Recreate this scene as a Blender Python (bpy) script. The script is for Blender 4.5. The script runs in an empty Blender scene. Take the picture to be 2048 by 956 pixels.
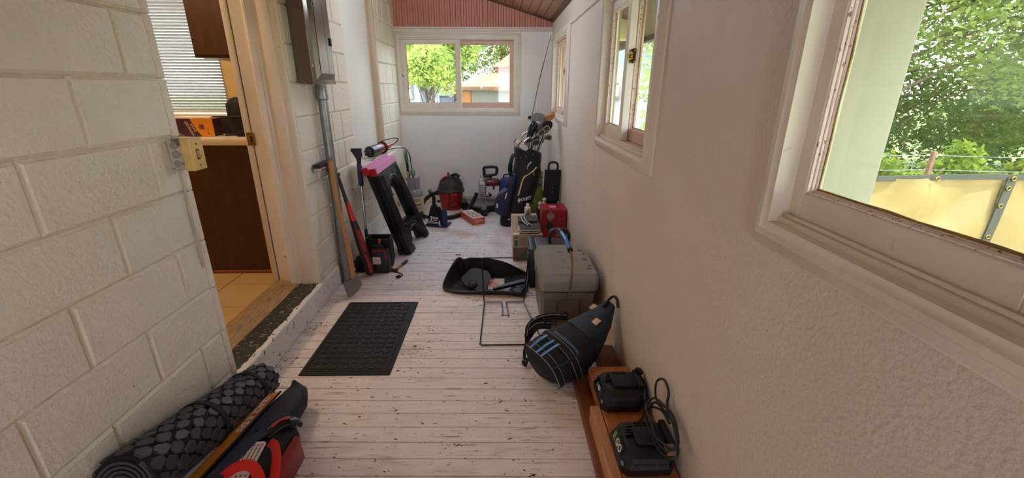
import bpy, bmesh, math, random
from mathutils import Vector, Matrix, noise

random.seed(7)
sc = bpy.context.scene
COL = sc.collection
PI = math.pi

# ---------------------------------------------------------------- camera
cam_d = bpy.data.cameras.new('camera')
cam_d.sensor_fit = 'HORIZONTAL'
cam_d.sensor_width = 36.0
cam_d.lens = 15.190828
cam_d.clip_start = 0.02
cam_d.clip_end = 500
cam = bpy.data.objects.new('camera', cam_d)
COL.objects.link(cam)
_R = [[0.99957, 0.005284, -0.028832], [-0.028954, 0.331288, -0.943085], [0.004568, 0.943515, 0.331299]]
cam.matrix_world = Matrix(((_R[0][0], _R[0][1], _R[0][2], 0.0),
                           (_R[1][0], _R[1][1], _R[1][2], 0.0),
                           (_R[2][0], _R[2][1], _R[2][2], 1.385),
                           (0, 0, 0, 1)))
sc.camera = cam

# ---------------------------------------------------------------- view, sky, sun
sc.view_settings.view_transform = 'Standard'
sc.view_settings.look = 'None'
sc.view_settings.gamma = 1.0
sc.view_settings.use_curve_mapping = False
sc.view_settings.exposure = 0.76
try:
    sc.cycles.diffuse_bounces = 9
    sc.cycles.max_bounces = 14
    sc.cycles.transparent_max_bounces = 16
    sc.cycles.sample_clamp_indirect = 6.0
    sc.cycles.caustics_reflective = False
    sc.cycles.caustics_refractive = False
except Exception:
    pass
world = bpy.data.worlds.new('sky')
sc.world = world
world.use_nodes = True
wn = world.node_tree.nodes
wl = world.node_tree.links
wn.clear()
wo = wn.new('ShaderNodeOutputWorld')
wb = wn.new('ShaderNodeBackground')
SKY_STRENGTH = 5.0
wb.inputs['Strength'].default_value = SKY_STRENGTH
tc = wn.new('ShaderNodeTexCoord')
sep = wn.new('ShaderNodeSeparateXYZ')
rmp = wn.new('ShaderNodeValToRGB')
rmp.color_ramp.elements[0].position = 0.0
rmp.color_ramp.elements[0].color = (0.92, 0.95, 1.0, 1)
rmp.color_ramp.elements[1].position = 0.7
rmp.color_ramp.elements[1].color = (0.50, 0.68, 1.0, 1)
wl.new(tc.outputs['Generated'], sep.inputs[0])
wl.new(sep.outputs['Z'], rmp.inputs[0])
wl.new(rmp.outputs[0], wb.inputs[0])
wl.new(wb.outputs[0], wo.inputs[0])

SUN_STRENGTH = 6.0
sun_d = bpy.data.lights.new('sun', 'SUN')
sun_d.energy = SUN_STRENGTH
sun_d.angle = 0.012
sun_d.color = (1.0, 0.94, 0.82)
sun = bpy.data.objects.new('sun', sun_d)
COL.objects.link(sun)
sun.location = (8, -6, 14)
sun.rotation_euler = Vector((-0.45, 0.35, -1.0)).to_track_quat('-Z', 'Y').to_euler()

def lamp(name, loc, power, color, radius):
    d = bpy.data.lights.new(name, 'POINT')
    d.energy = power
    d.color = color
    d.shadow_soft_size = radius
    o = bpy.data.objects.new(name, d)
    COL.objects.link(o)
    o.location = loc
    return o

# ---------------------------------------------------------------- object helpers
WM = {}

def I4():
    return Matrix.Identity(4)

def tag(o, label=None, cat=None, group=None, kind=None):
    if label: o['label'] = label
    if cat: o['category'] = cat
    if group: o['group'] = group
    if kind: o['kind'] = kind
    return o

def thing(name, label, cat, loc=(0, 0, 0), rotz=0.0, group=None):
    o = bpy.data.objects.new(name, None)
    o.empty_display_size = 0.05
    COL.objects.link(o)
    o.location = loc
    o.rotation_euler = (0, 0, rotz)
    WM[o.name] = Matrix.Translation(loc) @ Matrix.Rotation(rotz, 4, 'Z')
    return tag(o, label, cat, group)

def sthing(name, loc=(0, 0, 0)):
    o = bpy.data.objects.new(name, None)
    o.empty_display_size = 0.05
    COL.objects.link(o)
    o.location = loc
    WM[o.name] = Matrix.Translation(loc)
    o['kind'] = 'structure'
    return o

class MB:
    """collects shapes into one bmesh; coordinates are world metres (times the optional matrix)"""
    def __init__(s, M=None):
        s.bm = bmesh.new()
        s.M = M or I4()

    def _v(s, p):
        return s.bm.verts.new(s.M @ Vector(p))

    def face(s, pts):
        vs = [s._v(p) for p in pts]
        return s.bm.faces.new(vs)

    def box(s, x0, x1, y0, y1, z0, z1, bev=0.0, seg=2, M=None):
        t = bmesh.new()
        bmesh.ops.create_cube(t, size=1.0)
        for v in t.verts:
            v.co = Vector(((x0 + x1) / 2 + v.co.x * (x1 - x0), (y0 + y1) / 2 + v.co.y * (y1 - y0), (z0 + z1) / 2 + v.co.z * (z1 - z0)))
        if bev > 0:
            bev = min(bev, 0.49 * min(abs(x1 - x0), abs(y1 - y0), abs(z1 - z0)))
            bmesh.ops.bevel(t, geom=t.edges[:] , offset=bev, segments=seg, affect='EDGES', profile=0.5)
        s.add(t, M)
        return s

    def add(s, t, M=None):
        MM = s.M @ M if M is not None else s.M
        bmesh.ops.transform(t, matrix=MM, verts=t.verts[:])
        if MM.determinant() < 0:
            bmesh.ops.reverse_faces(t, faces=t.faces[:])
        me = bpy.data.meshes.new('tmp')
        t.to_mesh(me)
        t.free()
        s.bm.from_mesh(me)
        bpy.data.meshes.remove(me)

    def rings(s, rings, closed=True, cap0=True, cap1=True):
        R = [[s._v(p) for p in r] for r in rings]
        n = len(R[0])
        for a, b in zip(R, R[1:]):
            for i in range(n if closed else n - 1):
                j = (i + 1) % n
                try:
                    s.bm.faces.new((a[i], a[j], b[j], b[i]))
                except ValueError:
                    pass
        if closed and cap0 and n > 2: s.bm.faces.new(list(reversed(R[0])))
        if closed and cap1 and n > 2: s.bm.faces.new(R[-1])
        return s

    def cyl(s, p0, p1, r0, r1=None, seg=16, cap=True):
        p0 = Vector(p0); p1 = Vector(p1)
        r1 = r0 if r1 is None else r1
        return s.lathe(p0, p1 - p0, [(r0, 0), (r1, (p1 - p0).length)], seg, cap)

    def lathe(s, org, axis, prof, seg=20, cap=True, sx=1.0, sy=1.0):
        """prof: (radius, distance along axis)"""
        org = Vector(org); a = Vector(axis).normalized()
        q = a.to_track_quat('Z', 'Y')
        ux = q @ Vector((1, 0, 0)); uy = q @ Vector((0, 1, 0))
        rings = []
        for r, d in prof:
            r = max(r, 1e-4)
            rings.append([org + a * d + ux * (r * sx * math.cos(2 * PI * i / seg)) + uy * (r * sy * math.sin(2 * PI * i / seg)) for i in range(seg)])
        return s.rings(rings, True, cap, cap)

    def tube(s, pts, r, seg=8, smooth=0, closed=False, flat=None):
        pts = [Vector(p) for p in pts]
        if smooth: pts = catmull(pts, smooth, closed)
        n = len(pts)
        rs = r if isinstance(r, (list, tuple)) else [r] * n
        if len(rs) != n:
            rs = [rs[min(int(i * (len(rs) - 1) / max(n - 1, 1) + 0.5), len(rs) - 1)] for i in range(n)]
        rings = []
        prev = None
        for i, p in enumerate(pts):
            if closed:
                t = pts[(i + 1) % n] - pts[i - 1]
            else:
                t = pts[min(i + 1, n - 1)] - pts[max(i - 1, 0)]
            if t.length < 1e-9: t = Vector((0, 0, 1))
            t.normalize()
            if prev is None:
                up = Vector((0, 0, 1)) if abs(t.z) < 0.9 else Vector((1, 0, 0))
                u = t.cross(up).normalized()
            else:
                u = (prev - t * prev.dot(t))
                u = u.normalized() if u.length > 1e-6 else t.orthogonal().normalized()
            prev = u
            w = t.cross(u)
            f = flat or (1, 1)
            rings.append([p + u * (rs[i] * f[0] * math.cos(2 * PI * k / seg)) + w * (rs[i] * f[1] * math.sin(2 * PI * k / seg)) for k in range(seg)])
        if closed:
            rings.append(rings[0])
            return s.rings(rings, True, False, False)
        return s.rings(rings)

    def strap(s, pts, width_dir, w, th, smooth=0):
        """flat band along pts, width along width_dir"""
        pts = [Vector(p) for p in pts]
        if smooth: pts = catmull(pts, smooth, False)
        rings = []
        n = len(pts)
        for i, p in enumerate(pts):
            t = (pts[min(i + 1, n - 1)] - pts[max(i - 1, 0)]).normalized()
            wd = Vector(width_dir)
            wd = (wd - t * wd.dot(t)).normalized()
            nn = t.cross(wd)
            a = wd * (w / 2); b = nn * (th / 2)
            rings.append([p - a - b, p + a - b, p + a + b, p - a + b])
        return s.rings(rings)

    def prism(s, poly, d0, d1, plane='xz', M=None):
        """2-D polygon extruded; plane 'xz' extrudes along y, 'yz' along x, 'xy' along z"""
        def P(a, b, d):
            return {'xz': (a, d, b), 'yz': (d, a, b), 'xy': (a, b, d)}[plane]
        t = bmesh.new()
        lo = [t.verts.new(P(a, b, d0)) for a, b in poly]
        hi = [t.verts.new(P(a, b, d1)) for a, b in poly]
        n = len(poly)
        t.faces.new(lo); t.faces.new(hi)
        for i in range(n):
            t.faces.new((lo[i], lo[(i + 1) % n], hi[(i + 1) % n], hi[i]))
        bmesh.ops.recalc_face_normals(t, faces=t.faces[:])
        s.add(t, M)
        return s

    def ball(s, c, rx, ry=None, rz=None, seg=16, rng=10, M=None):
        ry = rx if ry is None else ry
        rz = rx if rz is None else rz
        t = bmesh.new()
        bmesh.ops.create_uvsphere(t, u_segments=seg, v_segments=rng, radius=1.0)
        for v in t.verts:
            v.co = Vector((v.co.x * rx, v.co.y * ry, v.co.z * rz))
        MM = Matrix.Translation(c) @ (M or I4())
        s.add(t, MM)
        return s

    def torus(s, c, axis, R, r, seg=24, rs=8):
        q = Vector(axis).to_track_quat('Z', 'Y')
        pts = [Vector(c) + q @ Vector((R * math.cos(2 * PI * i / seg), R * math.sin(2 * PI * i / seg), 0)) for i in range(seg)]
        return s.tube(pts, r, rs, 0, True)

    def frus(s, base, top):
        """two quads -> closed hexahedron"""
        return s.rings([base, top])

    def jitter(s, amp, freq):
        for v in s.bm.verts:
            d = noise.noise_vector(v.co * freq)
            v.co += d * amp
        return s

    def subdiv(s, cuts=1):
        bmesh.ops.subdivide_edges(s.bm, edges=s.bm.edges[:], cuts=cuts, use_grid_fill=True)
        return s

    def build(s, name, mat, parent=None, label=None, cat=None, group=None, kind=None, smooth=35, recalc=True):
        bm = s.bm
        if recalc:
            bmesh.ops.recalc_face_normals(bm, faces=bm.faces[:])
        me = bpy.data.meshes.new(name)
        o = bpy.data.objects.new(name, me)
        COL.objects.link(o)
        if parent is not None:
            W = WM[parent.name]
            bmesh.ops.transform(bm, matrix=W.inverted(), verts=bm.verts[:])
            o.parent = parent
            WM[o.name] = W.copy()
        else:
            if kind == 'structure' or not bm.verts:
                org = Vector((0, 0, 0))
            else:
                xs = [v.co for v in bm.verts]
                org = Vector(((min(v.x for v in xs) + max(v.x for v in xs)) / 2,
                              (min(v.y for v in xs) + max(v.y for v in xs)) / 2,
                              min(v.z for v in xs)))
            bmesh.ops.translate(bm, vec=-org, verts=bm.verts[:])
            o.location = org
            WM[o.name] = Matrix.Translation(org)
        bm.to_mesh(me)
        bm.free()
        if mat is not None: me.materials.append(mat)
        if smooth:
            me.shade_smooth()
            me.set_sharp_from_angle(angle=math.radians(smooth))
        tag(o, label, cat, group, kind)
        return o

def catmull(pts, k, closed=False):
    out = []
    n = len(pts)
    rng = range(n) if closed else range(n - 1)
    for i in rng:
        if closed:
            p0, p1, p2, p3 = pts[i - 1], pts[i], pts[(i + 1) % n], pts[(i + 2) % n]
        else:
            p1, p2 = pts[i], pts[i + 1]
            p0 = pts[i - 1] if i > 0 else p1 * 2 - p2
            p3 = pts[i + 2] if i + 2 < n else p2 * 2 - p1
        for j in range(k):
            t = j / k
            out.append(0.5 * ((2 * p1) + (p2 - p0) * t + (2 * p0 - 5 * p1 + 4 * p2 - p3) * t * t + (3 * p1 - p0 - 3 * p2 + p3) * t ** 3))
    if not closed: out.append(pts[-1])
    return out

def frame(org, ux, uy, uz=None):
    """matrix with the given origin and axes"""
    ux = Vector(ux).normalized(); uy = Vector(uy)
    uy = (uy - ux * uy.dot(ux)).normalized()
    uz = ux.cross(uy)
    m = Matrix((ux, uy, uz)).transposed().to_4x4()
    m.translation = Vector(org)
    return m

def lettering(text, size, M, mat, parent, name='lettering', depth=0.0006, label=None, bold=0.0, shear=0.0, spacing=1.0):
    """raised letters: text runs along +x, up is +y, out of the surface is +z of matrix M, centred"""
    cu = bpy.data.curves.new('t', 'FONT')
    cu.body = text
    cu.size = size
    cu.align_x = 'CENTER'
    cu.align_y = 'CENTER'
    cu.extrude = depth
    cu.offset = bold
    cu.shear = shear
    cu.space_character = spacing
    cu.resolution_u = 3
    to = bpy.data.objects.new('t', cu)
    COL.objects.link(to)
    dg = bpy.context.evaluated_depsgraph_get()
    me = bpy.data.meshes.new_from_object(to.evaluated_get(dg))
    bpy.data.objects.remove(to)
    mb = MB()
    t = bmesh.new()
    t.from_mesh(me)
    bpy.data.meshes.remove(me)
    mb.add(t, M)
    return mb.build(name, mat, parent, label, smooth=0)

def strokes(n, size, M, mat, parent, name='faint_print', depth=0.0006, shear=0.25):
    """a row of illegible printed marks, centred on M like lettering()"""
    rnd = random.Random(n * 7 + int(size * 10000))
    mb = MB(M)
    w = size * 0.62
    for k in range(n):
        x = (k - (n - 1) / 2) * w
        h = size * rnd.uniform(0.45, 0.75)
        q = size * 0.09
        for (a, b, c, d) in ((-0.22, -0.10, -0.5, 0.5), (0.10, 0.22, -0.5, rnd.choice((0.1, 0.5))), (-0.10, 0.10, rnd.choice((-0.5, 0.3, -0.1)), None)):
            d = c + 0.2 if d is None else d
            p = [(x + a * size + shear * c * h, c * h), (x + b * size + shear * c * h, c * h), (x + b * size + shear * d * h, d * h), (x + a * size + shear * d * h, d * h)]
            mb.rings([[(u, v, 0) for u, v in p], [(u, v, depth) for u, v in p]])
    return mb.build(name, mat, parent, smooth=0)

# ---------------------------------------------------------------- materials
def srgb(r, g, b):
    def f(c):
        c /= 255.0
        return c / 12.92 if c <= 0.04045 else ((c + 0.055) / 1.055) ** 2.4
    return (f(r), f(g), f(b), 1.0)

_mats = {}
def mat(name, col, rough=0.6, metal=0.0, var=0.12, vscale=8.0, bump=0.0, bscale=40.0, coat=0.0, spec=0.5, stretch=None, detail=4.0):
    """procedural: noise-varied colour and optional noise bump"""
    if name in _mats: return _mats[name]
    m = bpy.data.materials.new(name)
    m.use_nodes = True
    nt = m.node_tree
    N, L = nt.nodes, nt.links
    b = N['Principled BSDF']
    b.inputs['Roughness'].default_value = rough
    b.inputs['Metallic'].default_value = metal
    b.inputs['Specular IOR Level'].default_value = spec
    if coat: b.inputs['Coat Weight'].default_value = coat
    t = N.new('ShaderNodeTexCoord')
    src = t.outputs['Object']
    if stretch:
        mp = N.new('ShaderNodeMapping')
        mp.inputs['Scale'].default_value = stretch
        L.new(src, mp.inputs[0])
        src = mp.outputs[0]
    nz = N.new('ShaderNodeTexNoise')
    nz.inputs['Scale'].default_value = vscale
    nz.inputs['Detail'].default_value = detail
    L.new(src, nz.inputs['Vector'])
    r = N.new('ShaderNodeValToRGB')
    c = col
    r.color_ramp.elements[0].position = 0.3
    r.color_ramp.elements[1].position = 0.7
    r.color_ramp.elements[0].color = (c[0] * (1 - var), c[1] * (1 - var), c[2] * (1 - var), 1)
    r.color_ramp.elements[1].color = (min(c[0] * (1 + var), 1), min(c[1] * (1 + var), 1), min(c[2] * (1 + var), 1), 1)
    L.new(nz.outputs['Fac'], r.inputs[0])
    L.new(r.outputs[0], b.inputs['Base Color'])
    if bump:
        n2 = N.new('ShaderNodeTexNoise')
        n2.inputs['Scale'].default_value = bscale
        n2.inputs['Detail'].default_value = 3.0
        L.new(src, n2.inputs['Vector'])
        bp = N.new('ShaderNodeBump')
        bp.inputs['Strength'].default_value = bump
        bp.inputs['Distance'].default_value = 0.01
        L.new(n2.outputs['Fac'], bp.inputs['Height'])
        L.new(bp.outputs[0], b.inputs['Normal'])
    _mats[name] = m
    return m

def ramp(N, a, b, ca, cb):
    r = N.new('ShaderNodeValToRGB')
    r.color_ramp.elements[0].position = a
    r.color_ramp.elements[1].position = b
    r.color_ramp.elements[0].color = ca
    r.color_ramp.elements[1].color = cb
    return r

def patch(m, colour, scale, lo, hi, detail=6.0, stretch=(1, 1, 1), rough=None):
    """mix worn spots of another colour into a mat() material"""
    nt = m.node_tree
    N, L = nt.nodes, nt.links
    b = N['Principled BSDF']
    old = b.inputs['Base Color'].links[0].from_socket
    t = N.new('ShaderNodeTexCoord')
    mp = N.new('ShaderNodeMapping')
    mp.inputs['Scale'].default_value = stretch
    mp.inputs['Location'].default_value = (random.random() * 9, random.random() * 9, random.random() * 9)
    L.new(t.outputs['Object'], mp.inputs[0])
    nz = N.new('ShaderNodeTexNoise')
    nz.inputs['Scale'].default_value = scale
    nz.inputs['Detail'].default_value = detail
    L.new(mp.outputs[0], nz.inputs['Vector'])
    r = ramp(N, lo, hi, (0, 0, 0, 1), (1, 1, 1, 1))
    L.new(nz.outputs['Fac'], r.inputs[0])
    mx = N.new('ShaderNodeMix')
    mx.data_type = 'RGBA'
    L.new(r.outputs[0], mx.inputs[0])
    L.new(old, mx.inputs[6])
    mx.inputs[7].default_value = colour
    L.new(mx.outputs[2], b.inputs['Base Color'])
    return m

def glassy(name, tint=(1, 1, 1, 1), lo=0.02, hi=0.06, refl=0.05):
    m = bpy.data.materials.new(name)
    m.use_nodes = True
    nt = m.node_tree
    N, L = nt.nodes, nt.links
    N.clear()
    out = N.new('ShaderNodeOutputMaterial')
    tr = N.new('ShaderNodeBsdfTransparent'); tr.inputs[0].default_value = tint
    gl = N.new('ShaderNodeBsdfGlossy'); gl.inputs['Roughness'].default_value = 0.03
    df = N.new('ShaderNodeBsdfDiffuse'); df.inputs[0].default_value = (0.75, 0.76, 0.68, 1)
    m1 = N.new('ShaderNodeMixShader'); m1.inputs[0].default_value = refl
    m2 = N.new('ShaderNodeMixShader')
    t = N.new('ShaderNodeTexCoord')
    nz = N.new('ShaderNodeTexNoise'); nz.inputs['Scale'].default_value = 14; nz.inputs['Detail'].default_value = 8
    L.new(t.outputs['Object'], nz.inputs['Vector'])
    r = ramp(N, 0.35, 0.75, (lo, lo, lo, 1), (hi, hi, hi, 1))
    L.new(nz.outputs['Fac'], r.inputs[0])
    L.new(r.outputs[0], m2.inputs[0])
    L.new(tr.outputs[0], m1.inputs[1]); L.new(gl.outputs[0], m1.inputs[2])
    L.new(m1.outputs[0], m2.inputs[1]); L.new(df.outputs[0], m2.inputs[2])
    L.new(m2.outputs[0], out.inputs[0])
    return m

C = lambda r, g, b: srgb(r, g, b)
M_block = patch(mat('painted block', C(234, 227, 209), 0.42, var=0.04, vscale=3, bump=0.7, bscale=60), C(120, 110, 96), 26, 0.745, 0.77)
M_mortar = mat('dusty mortar groove', C(208, 198, 176), 0.8, var=0.15, vscale=20, bump=0.3, bscale=80)
M_step = patch(mat('painted step', C(226, 224, 222), 0.5, var=0.06, vscale=6, bump=0.4, bscale=60), C(45, 43, 42), 38, 0.645, 0.67)
M_green = patch(mat('dark green step paint', C(38, 44, 38), 0.55, var=0.2, vscale=9, bump=0.4, bscale=60), C(150, 135, 112), 60, 0.60, 0.64, 4.0)
M_plaster = patch(mat('right wall paint', C(226, 212, 199), 0.55, var=0.035, vscale=2.2, bump=0.35, bscale=85), C(120, 105, 95), 34, 0.74, 0.80)
M_farwall = patch(mat('far wall paint', C(238, 236, 234), 0.6, var=0.03, vscale=3, bump=0.25, bscale=80), C(130, 120, 112), 40, 0.75, 0.80)
M_infill = mat('smooth infill', C(238, 235, 226), 0.55, var=0.03, vscale=2, bump=0.08, bscale=60)
M_white = patch(mat('white trim', C(227, 218, 203), 0.4, var=0.05, vscale=7, bump=0.12, bscale=70), C(130, 108, 84), 20, 0.70, 0.80)
M_tan = mat('tan trim', C(205, 186, 158), 0.5, var=0.06, vscale=8, bump=0.2, bscale=60)
M_pink = patch(mat('pinkish sash paint', C(212, 174, 160), 0.5, var=0.06, vscale=10, bump=0.15, bscale=80), C(232, 216, 208), 60, 0.62, 0.72)
M_flake = patch(mat('flaking paint', C(232, 214, 208), 0.5, var=0.07, vscale=14, bump=0.4, bscale=90), C(142, 84, 82), 150, 0.60, 0.66, 5.0, (1, 1, 0.5))
M_grey_wood = patch(mat('weathered stile', C(186, 178, 182), 0.7, var=0.12, vscale=16, bump=0.3, bscale=60), C(120, 100, 100), 40, 0.56, 0.64)
M_bead = mat('beadboard paint', C(206, 140, 118), 0.6, var=0.08, vscale=5, bump=0.2, bscale=60)
M_ceil = mat('ceiling board paint', C(160, 112, 94), 0.55, var=0.12, vscale=5, bump=0.2, bscale=50)
M_dark_trim = mat('dark brown trim', C(92, 58, 44), 0.6, var=0.2, vscale=12)
M_glass = glassy('window glass', (0.97, 0.98, 0.95, 1), 0.02, 0.02, 0.05)
M_glass_dirty = glassy('dusty window glass', (0.94, 0.95, 0.85, 1), 0.05, 0.09, 0.05)
M_putty = mat('old yellow putty', C(150, 124, 62), 0.6, var=0.3, vscale=30, bump=0.4, bscale=90)
M_black = mat('black plastic', C(15, 15, 16), 0.48, var=0.15, vscale=20, bump=0.1, bscale=150)
M_black2 = mat('matte black rubber', C(14, 14, 15), 0.75, var=0.2, vscale=30, bump=0.2, bscale=200)
M_black_gloss = mat('satin black', C(12, 12, 13), 0.28, var=0.1, vscale=20)
M_cloth_black = mat('black nylon', C(13, 13, 15), 0.7, var=0.2, vscale=60, bump=0.35, bscale=260)
M_navy = mat('navy nylon', C(30, 36, 66), 0.7, var=0.2, vscale=30, bump=0.3, bscale=200)
M_navy_dark = mat('dark navy nylon', C(16, 19, 34), 0.65, var=0.2, vscale=30, bump=0.3, bscale=200)
M_chrome = mat('bare steel', C(190, 190, 190), 0.3, 1.0, var=0.06, vscale=20)
M_galv = mat('galvanised steel', C(150, 152, 152), 0.38, 0.85, var=0.16, vscale=26)
M_brass = mat('old brass', C(150, 122, 62), 0.35, 0.9, var=0.25, vscale=40)
M_whiteprint = mat('white print', C(228, 228, 226), 0.5, var=0.03)
M_red = mat('red plastic', C(176, 28, 30), 0.35, var=0.1, vscale=10)
M_orange = mat('orange plastic', C(214, 88, 34), 0.45, var=0.1, vscale=10)
M_cord = mat('black cord', C(16, 16, 17), 0.5, var=0.1, vscale=50)
M_paper = mat('white paper', C(226, 214, 204), 0.6, var=0.05, vscale=20)
# ================================================================ the setting
XL, XR, YF = -1.19, 0.62, 5.45
YB = -2.3                                   # open porch end behind the camera
FAR = Matrix.Translation((-0.3, YF, 0)) @ Matrix.Rotation(math.radians(-1.58), 4, 'Z') @ Matrix.Translation((0.3, 0, 0))   # far wall frame: x, depth, z
CEIL = lambda x: 2.10 + 0.298 * (0.62 - x)

def struct(mb, name, m, smooth=35, parent=None, label=None):
    return mb.build(name, m, parent, label, kind='structure' if parent is None else None, smooth=smooth)

# ---- floor: painted boards running across, each with a thin dark gap
def floor_material():
    m = patch(mat('painted floorboards', C(240, 231, 228), 0.42, var=0.06, vscale=5, bump=0.25, bscale=50, stretch=(0.8, 7, 1)), C(190, 164, 146), 6, 0.60, 0.80, 8.0, (1.0, 8, 1))
    patch(m, C(214, 204, 202), 2.6, 0.57, 0.70, 7.0, (1.0, 2.0, 1))
    patch(m, C(74, 56, 48), 70, 0.665, 0.72, 3.0, (0.5, 1.6, 1))
    patch(m, C(180, 152, 136), 22, 0.63, 0.72, 5.0, (0.25, 2.4, 1))
    patch(m, C(190, 146, 116), 1.8, 0.60, 0.80, 4.0)
    return m
M_floor = floor_material()
M_gap = mat('dark board gap', C(26, 19, 15), 0.9)
FL = Matrix.Rotation(math.radians(-1.58), 4, 'Z')
mb = MB(FL)
y = 0.0
pitch = 0.0835
k = 0
yy = -2.6
while yy < 5.75:
    dz = random.uniform(-0.0008, 0.0004)
    x_cut = random.uniform(-0.9, 0.5)
    g0, g1 = random.uniform(0.0008, 0.0024), random.uniform(0.0008, 0.0024)
    mb.box(-1.75, 1.25, yy + g0, yy + pitch - g1, -0.02, dz, 0.0016, 1)
    yy += pitch
floor = struct(mb, 'floor', M_floor)
floor.location.z = 0.0
mb = MB(FL)
mb.box(-1.75, 1.25, -2.6, 5.8, -0.08, -0.017)
struct(mb, 'floor_underlay', M_gap)

# ---- left wall: painted concrete blocks with pressed joints
ZC = [-0.012 + 0.2033 * i for i in range(0, 15)]
def blocks(mb, x, y0, y1, z0, z1, joints, inset=0.012, bv=0.0095):
    """raised block faces looking towards +x; joints: function course -> list of y"""
    for i in range(len(ZC) - 1):
        a, b = max(ZC[i], z0), min(ZC[i + 1], z1)
        if b - a < 0.02: continue
        js = [y0] + [j for j in joints(i) if y0 + 0.015 < j < y1 - 0.015] + [y1]
        for p, q in zip(js, js[1:]):
            g = 0.0015
            dx = random.uniform(-0.0012, 0.0012)
            base = [(x - inset, p + g, a + g), (x - inset, q - g, a + g), (x - inset, q - g, b - g), (x - inset, p + g, b - g)]
            top = [(x + dx, p + g + bv, a + g + bv), (x + dx, q - g - bv, a + g + bv), (x + dx, q - g - bv, b - g - bv), (x + dx, p + g + bv, b - g - bv)]
            mb.rings([base, top])
def near_joints(i):
    off = 1.105 if i % 2 == 1 else 1.31
    return [off + 0.415 * k for k in range(-10, 3)]
mb = MB()
mb.box(-1.44, XL - 0.011, YB, 1.672, 0, 2.75)
struct(mb, 'wall_left_core', M_mortar)
mb = MB()
blocks(mb, XL, YB, 1.655, 0, 2.75, near_joints)
# rounded end strip of the opening, one bead per course
for i in range(len(ZC) - 1):
    a, b = max(ZC[i], 0.0), ZC[i + 1]
    mb.cyl((XL - 0.016, 1.668, a + 0.004), (XL - 0.016, 1.668, b - 0.004), 0.021, seg=14)
    mb.ball((XL - 0.016, 1.668, a + 0.006), 0.0205, 0.0205, 0.01)
struct(mb, 'wall_left', M_block, 25)

def pier_joints(i):
    return {0: [3.05, 3.30], 1: [3.02, 3.43], 2: [2.86, 3.28, 3.33], 3: [3.07, 3.47], 4: [2.87, 3.27, 3.42], 5: [3.07, 3.23, 3.42],
            6: [2.87, 3.30], 7: [3.07, 3.47], 8: [2.87, 3.38]}.get(i, [3.07, 3.47] if i % 2 else [2.87, 3.28])
mb = MB()
mb.box(-1.46, XL - 0.011, 2.655, 3.675, 0, 2.75)
struct(mb, 'wall_left_pier_core', M_mortar)
mb = MB()
blocks(mb, XL, 2.665, 3.675, 0, 2.75, pier_joints)
mb.box(XL - 0.03, XL - 0.002, 2.645, 2.672, 0.15, 2.75, 0.012, 3)
struct(mb, 'wall_left_pier', M_block, 25)

def low_joints(i):
    return [3.88, 4.29, 4.70, 5.11] if i % 2 == 0 else [4.08, 4.50, 4.91, 5.30]
mb = MB()
mb.box(-1.46, XL - 0.011, 3.675, 4.72, 0, 0.60)
struct(mb, 'wall_left_low_core', M_mortar)
mb = MB()
blocks(mb, XL, 3.675, 4.72, 0, 0.60, low_joints)
struct(mb, 'wall_left_low', M_block, 25)
def far_joints(i):
    return [4.94, 5.22] if i % 2 else [4.78, 4.98, 5.26, 5.30]
mb = MB()
mb.box(-1.46, XL - 0.011, 4.60, 5.60, 0, 2.75)
struct(mb, 'wall_left_far_core', M_mortar)
mb = MB()
blocks(mb, XL, 4.64, 5.56, 0, 2.75, far_joints)
struct(mb, 'wall_left_far', M_block, 25)
# smooth infill of the old window, its reveal and deep sill
mb = MB(); mb.box(-1.40, -1.250, 3.60, 4.62, 0.62, 2.75)
struct(mb, 'wall_left_infill', M_infill)
mb = MB(); mb.box(-1.252, XL - 0.001, 4.590, 4.640, 0.78, 2.75, 0.004)
mb.box(-1.252, -1.240, 4.560, 4.592, 0.78, 2.75, 0.003)
struct(mb, 'trim_1', M_tan)
mb = MB()
mb.box(-1.26, -1.035, 3.50, 4.74, 0.595, 0.785, 0.018, 3)
struct(mb, 'trim_2', M_block)

# ---- step, threshold, door jamb
mb = MB()
mb.box(-1.33, -1.172, 1.55, 2.96, 0.0, 0.150, 0.012, 3)
struct(mb, 'trim_3', M_step)
mb = MB()
gp = [(-1.325, 1.60)]
random.seed(3)
n = 60
edge = []
for i in range(n + 1):
    yv = 1.60 + (2.72 - 1.60) * i / n
    edge.append((-1.205 + 0.010 * noise.noise(Vector((yv * 9, 2.2, 0))) + random.uniform(-0.005, 0.005) - (0.03 if yv > 2.66 else 0), yv))
poly = [(-1.326, 1.60)] + edge + [(-1.326, 2.72)]
mb.prism(poly, 0.149, 0.1525, 'xy')
struct(mb, 'trim_4', M_green, 0)
M_thresh = patch(mat('worn oak threshold', C(168, 136, 96), 0.55, var=0.18, vscale=14, bump=0.25, bscale=60, stretch=(10, 1.2, 1)), C(120, 104, 84), 12, 0.5, 0.7, 5, (8, 1, 1))
mb = MB()
mb.prism([(-1.49, 0.148), (-1.49, 0.158), (-1.47, 0.172), (-1.425, 0.178), (-1.40, 0.176), (-1.385, 0.168), (-1.325, 0.156), (-1.322, 0.148)], 1.4, 2.68, 'xz')
struct(mb, 'trim_5', M_thresh, 20)
mb = MB()
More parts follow.
